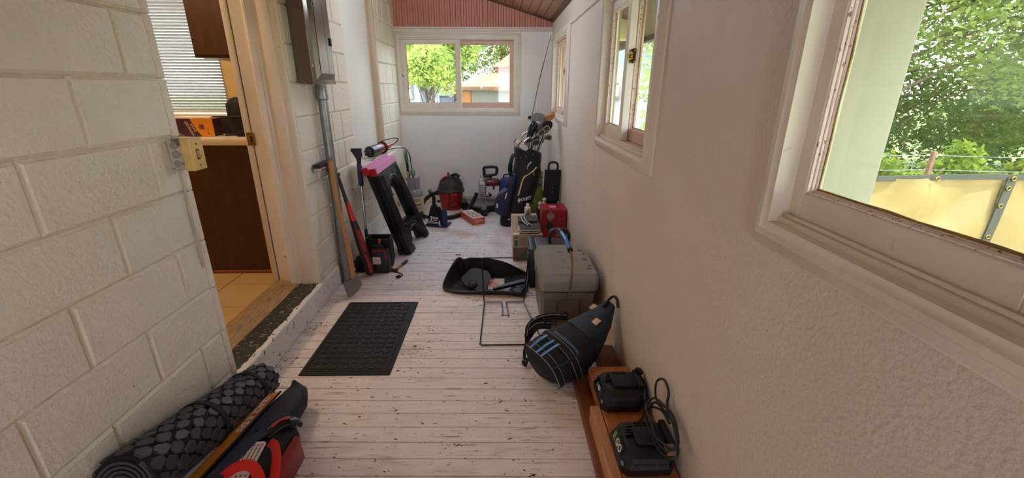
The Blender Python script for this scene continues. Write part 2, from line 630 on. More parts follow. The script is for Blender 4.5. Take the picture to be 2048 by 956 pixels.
# flat jamb lining, stop with shadow gap, moulded bead
mb.box(-1.447, XL - 0.02, 2.640, 2.70, 0.15, 2.3)
mb.prism([(-1.375, 2.642), (-1.372, 2.628), (-1.362, 2.620), (-1.352, 2.620), (-1.345, 2.628), (-1.335, 2.634), (-1.325, 2.632), (-1.318, 2.642)], 0.15, 2.3, 'xy')
mb.box(-1.300, -1.235, 2.632, 2.65, 0.15, 2.3, 0.006)
struct(mb, 'trim_6', M_white)
mb = MB(); mb.box(-1.457, -1.447, 2.650, 2.70, 0.15, 2.3)
struct(mb, 'trim_7', M_dark_trim)
mb = MB(); mb.box(-1.492, -1.457, 2.640, 2.72, 0.15, 2.3, 0.004)
struct(mb, 'trim_8', M_white)
mb = MB(); mb.box(-1.49, XL + 0.0, 1.55, 2.72, 2.12, 2.75)
struct(mb, 'wall_left_header', M_block)
# brass strike plate on the jamb
t = thing('strike_plate', 'small brass strike plate on the white door jamb', 'strike plate', (-1.458, 2.64, 1.05))
mb = MB(); mb.box(-1.482, -1.436, 2.6365, 2.6395, 1.052, 1.128, 0.001); mb.build('plate', M_brass, t)
mb = MB(); mb.box(-1.462, -1.449, 2.6360, 2.6368, 1.072, 1.108); mb.build('latch_slot', M_black2, t)
for zz in (1.060, 1.120):
    mb = MB(); mb.cyl((-1.459, 2.6375, zz), (-1.459, 2.635, zz), 0.004, seg=10); mb.build('screw', M_dark_trim, t)

# ---- far wall with its window hole
def holed(mb, u0, u1, v0, v1, holes, d0, d1, M):
    """wall slab in (u, depth, v) with rectangular holes (all slabs disjoint)"""
    us = sorted({u0, u1} | {h[0] for h in holes} | {h[1] for h in holes})
    vs = sorted({v0, v1} | {h[2] for h in holes} | {h[3] for h in holes})
    for a, b in zip(us, us[1:]):
        run = None
        for c, d in zip(vs, vs[1:]):
            mu, mv = (a + b) / 2, (c + d) / 2
            if any(h[0] < mu < h[1] and h[2] < mv < h[3] for h in holes): continue
            mb.box(a, b, d0, d1, c, d, 0, 1, M)
FW = (-1.14, 0.190, 1.128, 1.915)
mb = MB()
holed(mb, -1.30, 0.74, 0.0, 2.03, [FW], 0.0, 0.12, FAR)
bmesh.ops.remove_doubles(mb.bm, verts=mb.bm.verts[:], dist=1e-4)
struct(mb, 'wall_far', M_farwall, 0)
# beadboard gable above the ledge
mb = MB()
x = -1.30
while x < 0.70:
    w = 0.0605
    for (a, b) in ((x, x + w * 0.48), (x + w * 0.52, x + w)):
        zt = 2.80
        mb.box(a + 0.0012, b - 0.0012, 0.004, 0.03, 1.99, zt, 0.003, 1, FAR)
    x += w
struct(mb, 'wall_far_gable', M_bead)
mb = MB(); mb.box(-1.30, 0.72, 0.02, 0.08, 1.99, 2.9, 0, 1, FAR)
struct(mb, 'wall_far_gable_back', M_dark_trim)
mb = MB()
mb.prism([(0.0, 1.985), (-0.024, 1.985), (-0.034, 1.998), (-0.034, 2.006), (-0.020, 2.014), (0.0, 2.014)], -1.20, 0.62, 'yz', FAR)
struct(mb, 'trim_9', M_white)
mb = MB(); mb.prism([(0.0, 0.0), (-0.018, 0.0), (-0.018, 0.06), (-0.010, 0.075), (0.0, 0.078)], -1.19, 0.62, 'yz', FAR)
struct(mb, 'baseboard_far', M_white)

# ---- ceiling boards (run away from the camera, rise to the left)
mb = MB()
SL = math.atan(0.298)
CM = Matrix.Translation((0.62, 0, 2.10)) @ Matrix.Rotation(SL, 4, 'Y')
s_ = -0.15
while s_ < 2.25:
    mb.box(-s_ - 0.088, -s_ - 0.002, YB, 5.60, 0.0, 0.02, 0.004, 1, CM)
    s_ += 0.09
struct(mb, 'ceiling', M_ceil)
mb = MB(); mb.box(-2.25, 0.90, YB - 0.3, 5.95, 0.022, 0.09, 0, 1, CM); mb.box(0.88, 0.91, YB - 0.3, 5.95, -0.03, 0.09, 0, 1, CM)
struct(mb, 'ceiling_deck', M_dark_trim)
mb = MB()
mb.box(-2.0, 0.02, -0.022, 0.008, -0.018, 0.004, 0.003, 1, Matrix.Translation((0.62, YF - 0.03, 2.10)) @ Matrix.Rotation(math.radians(-1.58), 4, 'Z') @ Matrix.Rotation(SL, 4, 'Y'))
mb.box(-0.03, 0.004, YB, 5.42, -0.022, 0.004, 0.003, 1, Matrix.Translation((0.622, 0, 2.10)))
struct(mb, 'trim_10', M_dark_trim)

# ---- right wall with three sliding windows
M_ext0 = mat('outside wall paint', C(150, 146, 124), 0.6, var=0.06, vscale=4)
RW = Matrix(((0, 1, 0, XR), (-1, 0, 0, 0), (0, 0, 1, 0), (0, 0, 0, 1)))       # (u, depth, v) -> x = XR + depth, y = -u
W1 = (-0.900, 0.05, 1.108, 1.845)
W2 = (-2.690, -1.795, 1.108, 1.845)
W3 = (-5.020, -4.105, 1.108, 1.845)
mb = MB()
holed(mb, -5.62, 2.3, -0.05, 2.35, [(h[0] - 0.03, h[1] + 0.03, h[2], h[3]) for h in (W1, W2, W3)], 0.0, 0.056, RW)
bmesh.ops.remove_doubles(mb.bm, verts=mb.bm.verts[:], dist=1e-4)
struct(mb, 'wall_right', M_plaster, 0)
mb = MB()
holed(mb, -5.62, 2.3, -0.5, 2.35, [(h[0] - 0.14, h[1] + 0.03, h[2] - 0.01, h[3] + 0.02) for h in (W1, W2, W3)], 0.0565, 0.11, RW)
bmesh.ops.remove_doubles(mb.bm, verts=mb.bm.verts[:], dist=1e-4)
struct(mb, 'wall_right_outer', M_ext0, 0)
# continuous head moulding
mb = MB()
mb.prism([(0.0, 1.892), (-0.016, 1.892), (-0.022, 1.902), (-0.022, 1.912), (-0.010, 1.922), (0.0, 1.924)], -5.43, 0.2, 'yz', RW)
struct(mb, 'trim_11', M_white)

def sliding_window(name, hole, T, front_m, rear_m, bead_m, glass1, glass2, latch=True, ov=0.0, moff=0.0, st=0.052, deep=True):
    """two-light horizontal slider in an opening (u0,u1,v0,v1); T maps (u, depth, v); the front sash is the left one"""
    u0, u1, v0, v1 = hole
    c = T @ Vector(((u0 + u1) / 2, 0.0, v0))
    w = sthing(name, c)
    cw, pr = 0.070, [(0.0, -0.008), (0.008, -0.014), (0.030, -0.022), (0.036, -0.030), (0.052, -0.032), (0.060, -0.026), (0.070, -0.026)]
    # mitred casing: profile swept round the four sides
    mb = MB(T)
    bot = 0.068
    def ring(k, d):
        e = 0.070 - k
        eb = bot * e / 0.070
        return [(u0 - e, d, v0 - eb), (u1 + e, d, v0 - eb), (u1 + e, d, v1 + e * 0.85), (u0 - e, d, v1 + e * 0.85)]
    rs = [ring(0.0, 0.0)] + [ring(k, d) for k, d in pr] + [ring(0.070, 0.06)]
    mb.rings(rs, True, False, False)
    mb.build('casing', M_white, w, smooth=40)
    u0 -= ov; u1 += ov
    # inner stop and sill
    mb = MB(T)
    mb.box(u0, u0 + 0.012, 0.0, 0.054 if deep else 0.115, v0, v1)
    mb.box(u1 - 0.012, u1, 0.0, 0.115, v0, v1)
    mb.box(u0 + 0.012, u1 - 0.012, 0.0, 0.115, v1 - 0.012, v1)
    mb.box(u0 + 0.012, u1 - 0.012, -0.004, 0.115, v0 - 0.004, v0 + 0.012)
    mb.box(u0 + 0.012, u1 - 0.012, 0.004, 0.012, v0 + 0.012, v0 + 0.020, 0.002)
    mb.box(u0 + 0.012, u1 - 0.012, 0.066, 0.072, v0 + 0.012, v0 + 0.022, 0.002)
    mb.build('sill', M_white, w)
    um = (u0 + u1) / 2 + moff
    def sash(a, b, d, m, gm, nm):
        mb = MB(T)
        z0, z1 = v0 + 0.014, v1 - 0.014
        mb.box(a, a + st, d, d + 0.036, z0, z1, 0.002, 1)
        mb.box(b - st, b, d, d + 0.036, z0, z1, 0.002, 1)
        mb.box(a + st, b - st, d, d + 0.036, z0, z0 + 0.058, 0.002, 1)
        mb.box(a + st, b - st, d, d + 0.036, z1 - 0.046, z1, 0.002, 1)
        s = mb.build(nm, m, w)
        mb = MB(T)                                   # stepped glazing bead inside the frame
        a2, b2, c2, e2 = a + st, b - st, z0 + 0.058, z1 - 0.046
        for q, dd, dep in ((0.0, d + 0.002, 0.008), (0.002, d + 0.010, 0.007), (0.004, d + 0.017, 0.006)):
            t_ = 0.0025 + q
            mb.box(a2, a2 + t_, dd, dd + dep, c2, e2, 0.0015, 1)
            mb.box(b2 - t_, b2, dd, dd + dep, c2, e2, 0.0015, 1)
            mb.box(a2 + t_, b2 - t_, dd, dd + dep, c2, c2 + t_, 0.0015, 1)
            mb.box(a2 + t_, b2 - t_, dd, dd + dep, e2 - t_, e2, 0.0015, 1)
        mb.build('glazing_bead', bead_m, s)
        mb = MB(T)
        mb.box(a2 + 0.004, a2 + 0.010, d + 0.021, d + 0.0235, c2 + 0.004, e2 - 0.004)
        mb.box(a2 + 0.004, b2 - 0.004, d + 0.021, d + 0.0235, c2 + 0.004, c2 + 0.010)
        mb.subdiv(6).jitter(0.003, 40)
        mb.build('putty', M_putty, s)
        mb = MB(T)
        mb.box(a2 - 0.004, b2 + 0.004, d + 0.024, d + 0.027, c2 - 0.004, e2 + 0.004)
        mb.build('glass', gm, s, smooth=0)
    sash(u0 + 0.006, um + 0.030, 0.016, front_m, glass1, 'sash')
    sash(um - 0.040, u1 - 0.006, 0.060, rear_m, glass2, 'sash')
    if latch:                                        # sweep latch on the edge of the front meeting stile, keeper on the rear sash
        mb = MB(T)
        vm = v0 + 0.425
        ue = um + 0.030
        mb.cyl((ue, 0.034, vm), (ue + 0.005, 0.034, vm), 0.019, seg=18)
        mb.ball((ue + 0.005, 0.034, vm), 0.007, 0.010, 0.010)
        for dv in (-0.024, 0.024): mb.ball((ue + 0.002, 0.034, vm + dv), 0.004, 0.008, 0.008)
        mb.build('latch', M_brass, w)
        mb = MB(T)
        mb.box(ue + 0.004, ue + 0.018, 0.046, 0.060, vm - 0.030, vm + 0.034, 0.006, 3)
        mb.ball((ue + 0.011, 0.044, vm + 0.026), 0.010)
        mb.ball((ue + 0.011, 0.044, vm - 0.024), 0.010)
        mb.build('latch_keeper', mat('dark old brass', C(96, 78, 46), 0.4, 0.8, var=0.25, vscale=40), w)
    return w
sliding_window('window_1', FW, FAR, M_white, M_pink, M_pink, M_glass, M_glass, latch=False, st=0.050, deep=False)
sliding_window('window_2', W2, RW, M_white, M_pink, M_flake, M_glass, M_glass, ov=0.022, moff=-0.085)
sliding_window('window_3', W3, RW, M_pink, M_pink, M_flake, M_glass, M_glass, ov=0.022)
sliding_window('window_4', W1, RW, M_white, M_white, M_flake, M_glass_dirty, M_glass_dirty, ov=0.028, st=0.058)
# small hook latch on the left stile of the far window
t = thing('window_hook', 'tiny dark hook catch on the left stile of the far window', 'hook', FAR @ Vector((-1.125, 0.0, 1.50)))
mb = MB(FAR)
mb.cyl((-1.125, 0.016, 1.50), (-1.125, -0.004, 1.50), 0.007, seg=10)
mb.tube([(-1.125, -0.002, 1.50), (-1.130, -0.008, 1.515), (-1.138, -0.004, 1.53), (-1.142, 0.0, 1.52)], 0.0035, 6, 3)
mb.build('hook', M_dark_trim, t)

# ---- end wall behind the camera with an open doorway
mb = MB()
for (a, b, c, d) in ((-1.46, -0.45, 0, 2.9), (0.10, 0.74, 0, 2.9), (-0.45, 0.10, 1.95, 2.9)): mb.box(a, b, YB - 0.12, YB, c, d)
struct(mb, 'wall_back', M_plaster, 0)

# ---- kitchen beyond the doorway
M_tile = mat('tan floor tile', C(206, 172, 124), 0.35, var=0.05, vscale=6)
M_grout = mat('dark grout', C(62, 48, 36), 0.9)
KZ = 0.150
mb = MB()
x = -1.492 - 0.300
xs = [-4.3] + [-1.795 - 0.31 * k for k in range(7, -1, -1)] + [-1.480]
ys = [0.2] + [0.74 + 0.318 * k for k in range(0, 9)]
for a, b in zip(xs, xs[1:]):
    for c, d in zip(ys, ys[1:]):
        mb.box(a + 0.003, b - 0.003, c + 0.003, d - 0.003, KZ - 0.01, KZ, 0.002, 1)
struct(mb, 'floor_kitchen', M_tile)
mb = MB(); mb.box(-4.3, -1.47, 0.2, 3.6, -0.05, KZ - 0.004)
struct(mb, 'floor_kitchen_bed', M_grout)
M_kwall = mat('cream kitchen wall', C(222, 192, 136), 0.6, var=0.04, vscale=4)
mb = MB()
KH = (-3.05, -2.06, 1.18, 2.25)
def KW(mb, y0, y1):
    us = [-4.3, KH[0], KH[1], -1.46]; vs = [0.1, KH[2], KH[3], 2.75]
    for i in range(3):
        for j in range(3):
            if i == 1 and j == 1: continue
            mb.box(us[i], us[i + 1], y0, y1, vs[j], vs[j + 1])
KW(mb, 3.50, 3.60)
struct(mb, 'wall_kitchen_back', M_kwall, 0)
mb = MB(); mb.box(-4.4, -4.3, 0.1, 3.6, 0.0, 2.75); struct(mb, 'wall_kitchen_left', M_kwall)
mb = MB(); mb.box(-4.4, -1.44, 0.1, 0.2, 0.0, 2.75); struct(mb, 'wall_kitchen_near', M_kwall)
mb = MB(); mb.box(-1.50, -1.46, 2.72, 3.5, 0.148, 2.75); struct(mb, 'wall_kitchen_right', M_kwall)
mb = MB(); mb.box(-4.4, -1.2, 0.1, 3.6, 2.75, 2.85); struct(mb, 'ceiling_kitchen', mat('kitchen ceiling', C(230, 222, 205), 0.7))
w = sthing('window_5', (-2.55, 3.5, 1.18))
mb = MB()
mb.box(-3.05, -2.06, 3.515, 3.53, 2.23, 2.26, 0.004)
mb.box(-3.13, -1.98, 3.43, 3.51, 1.135, 1.165, 0.006)
mb.build('casing', M_white, w)
mb = MB(); mb.box(-3.06, -2.05, 3.555, 3.56, 1.17, 2.26); mb.build('glass', M_glass, w, smooth=0)
def blind_mat():
    m = bpy.data.materials.new('blind slat'); m.use_nodes = True
    N, L = m.node_tree.nodes, m.node_tree.links
    b = N['Principled BSDF']
    tl = N.new('ShaderNodeBsdfTranslucent'); tl.inputs[0].default_value = (0.50, 0.50, 0.50, 1)
    df = N.new('ShaderNodeBsdfDiffuse'); df.inputs[0].default_value = (0.66, 0.64, 0.58, 1)
    mx = N.new('ShaderNodeMixShader'); mx.inputs[0].default_value = 0.5
    L.new(df.outputs[0], mx.inputs[1]); L.new(tl.outputs[0], mx.inputs[2])
    N.remove(b)
    L.new(mx.outputs[0], N['Material Output'].inputs[0])
    return m
t = thing('window_blind', 'white horizontal slat blind lowered over the kitchen window', 'blind', (-2.55, 3.47, 1.20))
mb = MB()
zz = 1.215
while zz < 2.24:
    mb.box(-3.03, -2.045, -0.0125, 0.0125, -0.0006, 0.0006, 0, 1, Matrix.Translation((0, 3.492, zz)) @ Matrix.Rotation(math.radians(-42), 4, 'X'))
    zz += 0.0205
mb.build('slats', blind_mat(), t, smooth=0)
mb = MB(); mb.box(-3.03, -2.045, 3.482, 3.502, 1.192, 1.206, 0.003); mb.build('bottom_rail', M_white, t)
mb = MB()
for xx in (-2.9, -2.55, -2.2): mb.tube([(xx, 3.478, 1.2), (xx, 3.478, 2.25)], 0.0012, 5)
mb.build('ladder_cord', M_whiteprint, t)

M_cab = mat('dark stained cabinet wood', C(66, 39, 21), 0.4, var=0.22, vscale=7, bump=0.05, bscale=40, stretch=(6, 6, 0.7))
t = thing('base_cabinet', 'dark brown wooden base cabinet under the white kitchen counter', 'cabinet', (-2.3, 2.84, KZ))
mb = MB(); mb.box(-3.4, -1.502, 2.835, 3.495, KZ, 1.030, 0.002, 1); mb.build('body', M_cab, t)
mb = MB(); mb.box(-3.4, -1.502, 2.822, 2.835, KZ, KZ + 0.022, 0.003, 1); mb.build('base_strip', mat('reddish base strip', C(140, 74, 36), 0.45, var=0.15), t)
mb = MB()
mb.box(-3.42, -1.501, 2.80, 3.499, 1.032, 1.072, 0.004, 2)
mb.build('kitchen_worktop', mat('cream laminate', C(226, 212, 184), 0.35, var=0.03), None, 'cream laminate worktop on the dark kitchen base cabinet', 'worktop')
t = thing('wall_cabinet', 'dark brown wall cabinet hung beside the kitchen blind', 'cabinet', (-1.74, 3.3, 1.555))
mb = MB(); mb.box(-1.985, -1.502, 3.12, 3.499, 1.558, 2.55, 0.002, 1); mb.build('body', M_cab, t)
mb = MB(); mb.box(-1.975, -1.505, 3.100, 3.118, 1.575, 2.5, 0.004, 1); mb.build('door', M_cab, t)
lamp('kitchen_lamp', (-2.4, 2.35, 2.5), 20, (1.0, 0.78, 0.50), 0.15)

lamp('porch_fill_light', (-0.35, 3.8, 2.22), 14, (0.74, 0.86, 1.0), 0.22)  # unseen fill light added to brighten the far end of the porch

# ---- porch eave and wing wall outside
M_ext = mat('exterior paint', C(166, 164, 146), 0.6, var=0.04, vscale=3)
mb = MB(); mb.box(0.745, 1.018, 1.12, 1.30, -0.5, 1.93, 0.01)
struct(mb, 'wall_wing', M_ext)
mb = MB(); mb.box(0.745, 0.815, 1.085, 1.119, -0.5, 1.93, 0.006)
struct(mb, 'trim_13', mat('olive grey trim', C(112, 112, 94), 0.6, var=0.08))
M_ext2 = mat('exterior beige paint', C(222, 206, 166), 0.6, var=0.04, vscale=3)
mb = MB(); mb.box(0.745, 1.22, 4.30, 4.42, 1.80, 1.98, 0.01)
struct(mb, 'trim_12', M_ext2)
# ================================================================ things along the left wall
V = Vector
# ---- light switch in a surface box on the block end
t = thing('light_switch', 'yellowed toggle light switch on a painted metal box at the near block wall edge', 'light switch', (-1.165, 1.63, 1.15))
mb = MB(); mb.box(XL + 0.001, -1.135, 1.600, 1.660, 1.096, 1.205, 0.008, 3); mb.build('metal_box', patch(mat('painted box', C(196, 190, 178), 0.5, var=0.08, vscale=20, bump=0.2), C(110, 104, 96), 30, 0.55, 0.62), t)
M_ko = mat('knockout grey', C(158, 152, 142), 0.5, 0.3, var=0.15)
for zz in (1.118, 1.150, 1.182):
    mb = MB(); mb.lathe((-1.162, 1.600, zz), (0, -1, 0), [(0.013, -0.002), (0.013, 0.0012), (0.0105, 0.0018), (0.010, 0.0008), (0.0, 0.0008)], 18); mb.build('knockout', M_ko, t)
M_ivory = mat('yellowed ivory plastic', C(222, 190, 116), 0.35, var=0.06, vscale=20)
mb = MB(); mb.box(-1.135, -1.100, 1.592, 1.664, 1.092, 1.208, 0.005, 3)
pl = mb.build('switch_plate', M_ivory, t)
mb = MB(); mb.box(-1.105, -1.0985, 1.620, 1.632, 1.136, 1.162, 0.001)
mb.box(-1.100, -1.088, 1.622, 1.630, 1.137, 1.149, 0.002, 2); mb.build('toggle', mat('darker ivory toggle', C(190, 156, 92), 0.35, var=0.06), pl)  # toggle coloured darker to stand out from the plate
mb = MB(); mb.box(-1.1003, -1.0996, 1.617, 1.635, 1.130, 1.168); mb.build('toggle_slot', M_dark_trim, pl)
for zz in (1.110, 1.186):
    mb = MB(); mb.cyl((-1.1005, 1.626, zz), (-1.0985, 1.626, zz), 0.0035, seg=10); mb.build('screw', M_brass, pl)
mb = MB(); mb.tube([(XL + 0.004, 1.632, 1.098), (XL + 0.004, 1.634, 1.03), (XL + 0.005, 1.630, 0.9), (XL + 0.004, 1.634, 0.7)], 0.0045, 8, 4)
mb.build('wiring', mat('painted cable', C(190, 182, 165), 0.5, var=0.08), t)

# ---- electrical panel
M_pan = mat('grey enamel panel', C(128, 118, 106), 0.26, 0.55, var=0.05, vscale=6)
M_pan2 = mat('grey enamel box', C(112, 98, 86), 0.45, 0.2, var=0.06, vscale=6)
t = thing('breaker_panel', 'grey metal breaker panel mounted high on the white block pier', 'electrical panel', (-1.14, 2.92, 1.40))
mb = MB(); mb.box(XL + 0.001, -1.094, 2.752, 3.088, 1.405, 2.10, 0.004, 1); bd = mb.build('enclosure', M_pan2, t)
for (xx, zz, r) in ((-1.155, 1.465, 0.022), (-1.120, 1.460, 0.014), (-1.155, 1.545, 0.014), (-1.12, 1.56, 0.012), (-1.14, 1.63, 0.012), (-1.155, 1.80, 0.020), (-1.12, 1.81, 0.014)):
    mb = MB(); mb.torus((xx, 2.7515, zz), (0, 1, 0), r, 0.0012, 20, 6); mb.build('knockout', M_pan2, bd)
mb = MB(); mb.box(-1.094, -1.088, 2.735, 3.100, 1.398, 2.11, 0.004, 2); cv = mb.build('cover', M_pan, t)
mb = MB()
base = [(-1.088, 2.790, 1.425), (-1.088, 3.066, 1.425), (-1.088, 3.066, 2.08), (-1.088, 2.790, 2.08)]
top = [(-1.070, 2.815, 1.452), (-1.070, 3.050, 1.452), (-1.070, 3.050, 2.05), (-1.070, 2.815, 2.05)]
mb.rings([base, top])
fr = mb.build('raised_frame', M_pan, cv)
mb = MB(); mb.box(-1.070, -1.066, 2.826, 3.046, 1.458, 2.045, 0.002, 1); mb.box(-1.0662, -1.065, 2.955, 2.957, 1.458, 1.86)
mb.build('door', M_pan, cv)
mb = MB(); mb.box(-1.067, -1.058, 3.010, 3.036, 1.625, 1.672, 0.003, 2); mb.build('door_latch', M_black, cv)
for (yy, zz) in ((2.748, 1.50), (2.748, 1.90), (3.088, 1.49), (3.088, 1.80)):
    mb = MB(); mb.cyl((-1.089, yy, zz), (-1.084, yy, zz), 0.006, seg=10); mb.build('screw', M_chrome, cv)

# ---- conduit pipe
t = thing('conduit_pipe', 'grey galvanised conduit pipe running down the block pier to the floor', 'pipe', (-1.152, 2.995, 0))
mb = MB(); mb.cyl((-1.150, 3.002, 0.0), (-1.145, 2.985, 1.396), 0.0305, seg=24); mb.build('pipe', M_galv, t)
mb = MB(); mb.lathe((-1.1455, 2.986, 1.300), (0, 0, 1), [(0.030, 0), (0.0375, 0.006), (0.0375, 0.080), (0.034, 0.090), (0.034, 0.098)], 24); mb.build('connector', M_galv, t)
def clip(z, nm):
    mb = MB(); mb.lathe((-1.148, 2.995, z), (0, 0, 1), [(0.0300, 0), (0.0345, 0.001), (0.0345, 0.027), (0.0300, 0.028)], 24)
    c = mb.build('pipe_strap', M_galv, t)
    mb = MB(); mb.box(XL + 0.002, -1.150, 3.020, 3.072, z, z + 0.028, 0.003); mb.cyl((-1.182, 3.055, z + 0.014), (-1.142, 3.055, z + 0.014), 0.008, seg=10)
    mb.build('strap_bolt', M_galv, c)
clip(0.835, 'a')
mb = MB(); mb.box(XL + 0.002, -1.180, 3.032, 3.078, 1.255, 1.375, 0.012, 3)
for zz in (1.285, 1.345): mb.cyl((-1.181, 3.055, zz), (-1.168, 3.055, zz), 0.011, seg=6)
mb.build('conduit_bracket', mat('zinc bracket', C(214, 210, 190), 0.3, 0.8, var=0.1), t)

# ---- splitting axe, head down on the floor
M_ash = mat('ash handle', C(186, 132, 74), 0.42, var=0.16, vscale=8, bump=0.06, bscale=40, stretch=(9, 9, 0.9))
M_axe = mat('dull axe steel', C(122, 120, 116), 0.5, 0.6, var=0.15, vscale=18, bump=0.1, bscale=60)
t = thing('splitting_axe', 'long wooden-handled axe standing head down against the conduit pipe', 'axe', (-1.03, 2.80, 0))
hp = [V((-1.020, 2.786, 0.085)), V((-1.022, 2.790, 0.16)), V((-1.040, 2.815, 0.33)), V((-1.070, 2.845, 0.50)), V((-1.092, 2.868, 0.63)), V((-1.108, 2.885, 0.78)), V((-1.118, 2.895, 0.905)), V((-1.119, 2.897, 0.922))]
mb = MB(); mb.tube(catmull(hp, 5), [0.022, 0.0225, 0.021, 0.0185, 0.017, 0.018, 0.022, 0.024, 0.021], 14, 0, False, (1.0, 0.78)); mb.build('handle', M_ash, t)
mb = MB()
fr_q = [V((-1.078, 2.735, 0.108)), V((-1.045, 2.752, 0.120)), V((-0.985, 2.772, 0.146)), V((-0.962, 2.776, 0.082)), V((-0.985, 2.765, 0.040)), V((-1.022, 2.742, 0.008)), V((-1.052, 2.726, 0.001)), V((-1.066, 2.730, 0.050))]
dn_ = V((-0.30, 0.93, -0.12))
wd_ = [0.012, 0.042, 0.040, 0.012, 0.004, 0.003, 0.003, 0.006]
mb.rings([fr_q, [p + dn_ * w for p, w in zip(fr_q, wd_)]]); mb.build('axe_head', M_axe, t, smooth=20)
# ---- scraper whose pole hides behind the axe handle
t = thing('floor_scraper', 'black-headed scraper upside down between axe handle and block pier', 'scraper', (-1.16, 2.93, 0))
mb = MB(); mb.tube([(-1.030, 2.818, 0.002), (-1.052, 2.842, 0.33), (-1.105, 2.892, 0.63), (-1.135, 2.920, 0.80), (-1.150, 2.930, 0.895)], 0.007, 8, 4); mb.build('pole', M_black, t)
mb = MB(); mb.box(-1.180, -1.128, 2.765, 2.960, 0.893, 0.916, 0.004, 2); hd = mb.build('head', M_black, t)
mb = MB(); mb.box(-1.178, -1.130, 2.762, 2.955, 0.872, 0.893, 0.002); mb.build('metal_edge', M_chrome, hd)

# ---- baseball bat
M_bat = patch(mat('dark bat barrel', C(38, 34, 34), 0.3, var=0.1, vscale=10), C(150, 26, 26), 9, 0.58, 0.60, 2, (3, 3, 0.6))
t = thing('baseball_bat', 'black and red baseball bat leaning by the conduit pipe', 'bat', (-1.0, 3.1, 0))
b0, b1 = V((-0.998, 3.108, 0.012)), V((-1.166, 3.120, 0.80))
ax = (b1 - b0)
def along(prof_): return prof_
mb = MB(); mb.lathe(b0, ax, [(0.0, -0.004), (0.026, -0.002), (0.032, 0.006), (0.0345, 0.02), (0.0345, 0.10), (0.034, 0.22), (0.031, 0.32), (0.027, 0.40), (0.0245, 0.44)], 22); mb.build('barrel', M_bat, t)
mb = MB(); mb.lathe(b0, ax, [(0.0246, 0.438), (0.0215, 0.48), (0.0185, 0.53), (0.0155, 0.585)], 20); mb.build('red_taper', mat('bright red enamel', C(214, 40, 32), 0.25, var=0.05), t)
mb = MB(); mb.lathe(b0, ax, [(0.0158, 0.583), (0.0142, 0.62), (0.0130, 0.68), (0.0128, 0.77), (0.014, 0.782), (0.021, 0.788), (0.0215, 0.800), (0.015, 0.804)], 16); mb.build('grip', mat('grey grip tape', C(74, 72, 68), 0.8, var=0.2, vscale=60, bump=0.3), t)
B = frame(b0 + ax.normalized() * 0.23 + V((0.0, -0.0345, 0)), ax, (-1, 0, 0))
B = frame(b0 + ax.normalized() * 0.27, ax, (0.9, -0.4, 0))
B = B @ Matrix.Translation((0, 0, 0.0))
mb = MB()
u_ = ax.normalized()
side = V((0.55, -0.83, 0)); side = (side - u_ * side.dot(u_)).normalized()
w_ = u_.cross(side)
for (a, b, ang) in ((0.02, 0.17, 0.0), (0.19, 0.37, 0.15)):
    pts = [b0 + u_ * (a + (b - a) * i / 8) + (side * math.cos(ang) + w_ * math.sin(ang)) * 0.0345 for i in range(9)]
    mb.strap(pts, w_, 0.017, 0.0016)
mb.build('red_panel', M_red, t)
mb = MB()
for k in range(6):
    a = 0.16 + k * 0.04
    c = b0 + u_ * a + (side * math.cos(-0.85) + w_ * math.sin(-0.85)) * (0.0348 - max(0, (a - 0.24)) * 0.03)
    mb.torus(c, (side * math.cos(-0.85) + w_ * math.sin(-0.85)), 0.011, 0.0013, 10, 5)
mb.build('outline_emblem', M_red, t)

# ---- snow brush
M_blue = mat('dark blue plastic', C(34, 44, 112), 0.4, var=0.1, vscale=20)
t = thing('snow_brush', 'blue snow brush with silver pole and black squeegee head against the sill', 'snow brush', (-1.10, 3.40, 0))
p0, p1 = V((-1.095, 3.395, 0.012)), V((-1.110, 3.462, 0.80))
u_ = (p1 - p0).normalized()
P_ = lambda d: p0 + u_ * d
mb = MB(); mb.cyl(P_(0.22), P_(0.66), 0.0105, seg=14); mb.build('pole', mat('silver pole', C(206, 206, 210), 0.25, 0.9, var=0.04), t)
mb = MB(); mb.lathe(p0, u_, [(0.012, 0.62), (0.018, 0.63), (0.0195, 0.66), (0.018, 0.72), (0.019, 0.79), (0.015, 0.80)], 16); mb.build('foam_grip', M_blue, t)
mb = MB(); mb.lathe(p0, u_, [(0.013, 0.0), (0.013, 0.25), (0.011, 0.27)], 14); mb.build('lower_grip', M_blue, t)
S_ = frame(P_(0.80), (1, 0.15, 0), u_)
mb = MB(S_)
mb.prism([(-0.012, -0.015), (0.014, -0.015), (0.020, 0.035), (0.032, 0.068), (0.026, 0.10), (-0.046, 0.112), (-0.050, 0.100), (-0.030, 0.06), (-0.016, 0.035)], -0.012, 0.012, 'xy')
mb.box(-0.053, 0.030, -0.010 + 0.10, 0.118, -0.006, 0.006, 0.002)
hd = mb.build('squeegee_head', M_black, t)
mb = MB(); mb.box(-0.012, 0.012, -0.013, 0.013, -0.10, 0.02, 0.004, 2, frame(P_(0.66), (1, 0.1, 0), (0, 1, 0)))
mb = MB(); mb.tube([P_(0.64) + V((-0.018, -0.012, 0)), P_(0.60) + V((-0.032, -0.018, 0)), P_(0.56) + V((-0.026, -0.016, 0))], 0.005, 8, 4); mb.build('release_lever', mat('pale lever', C(190, 190, 200), 0.4), t)
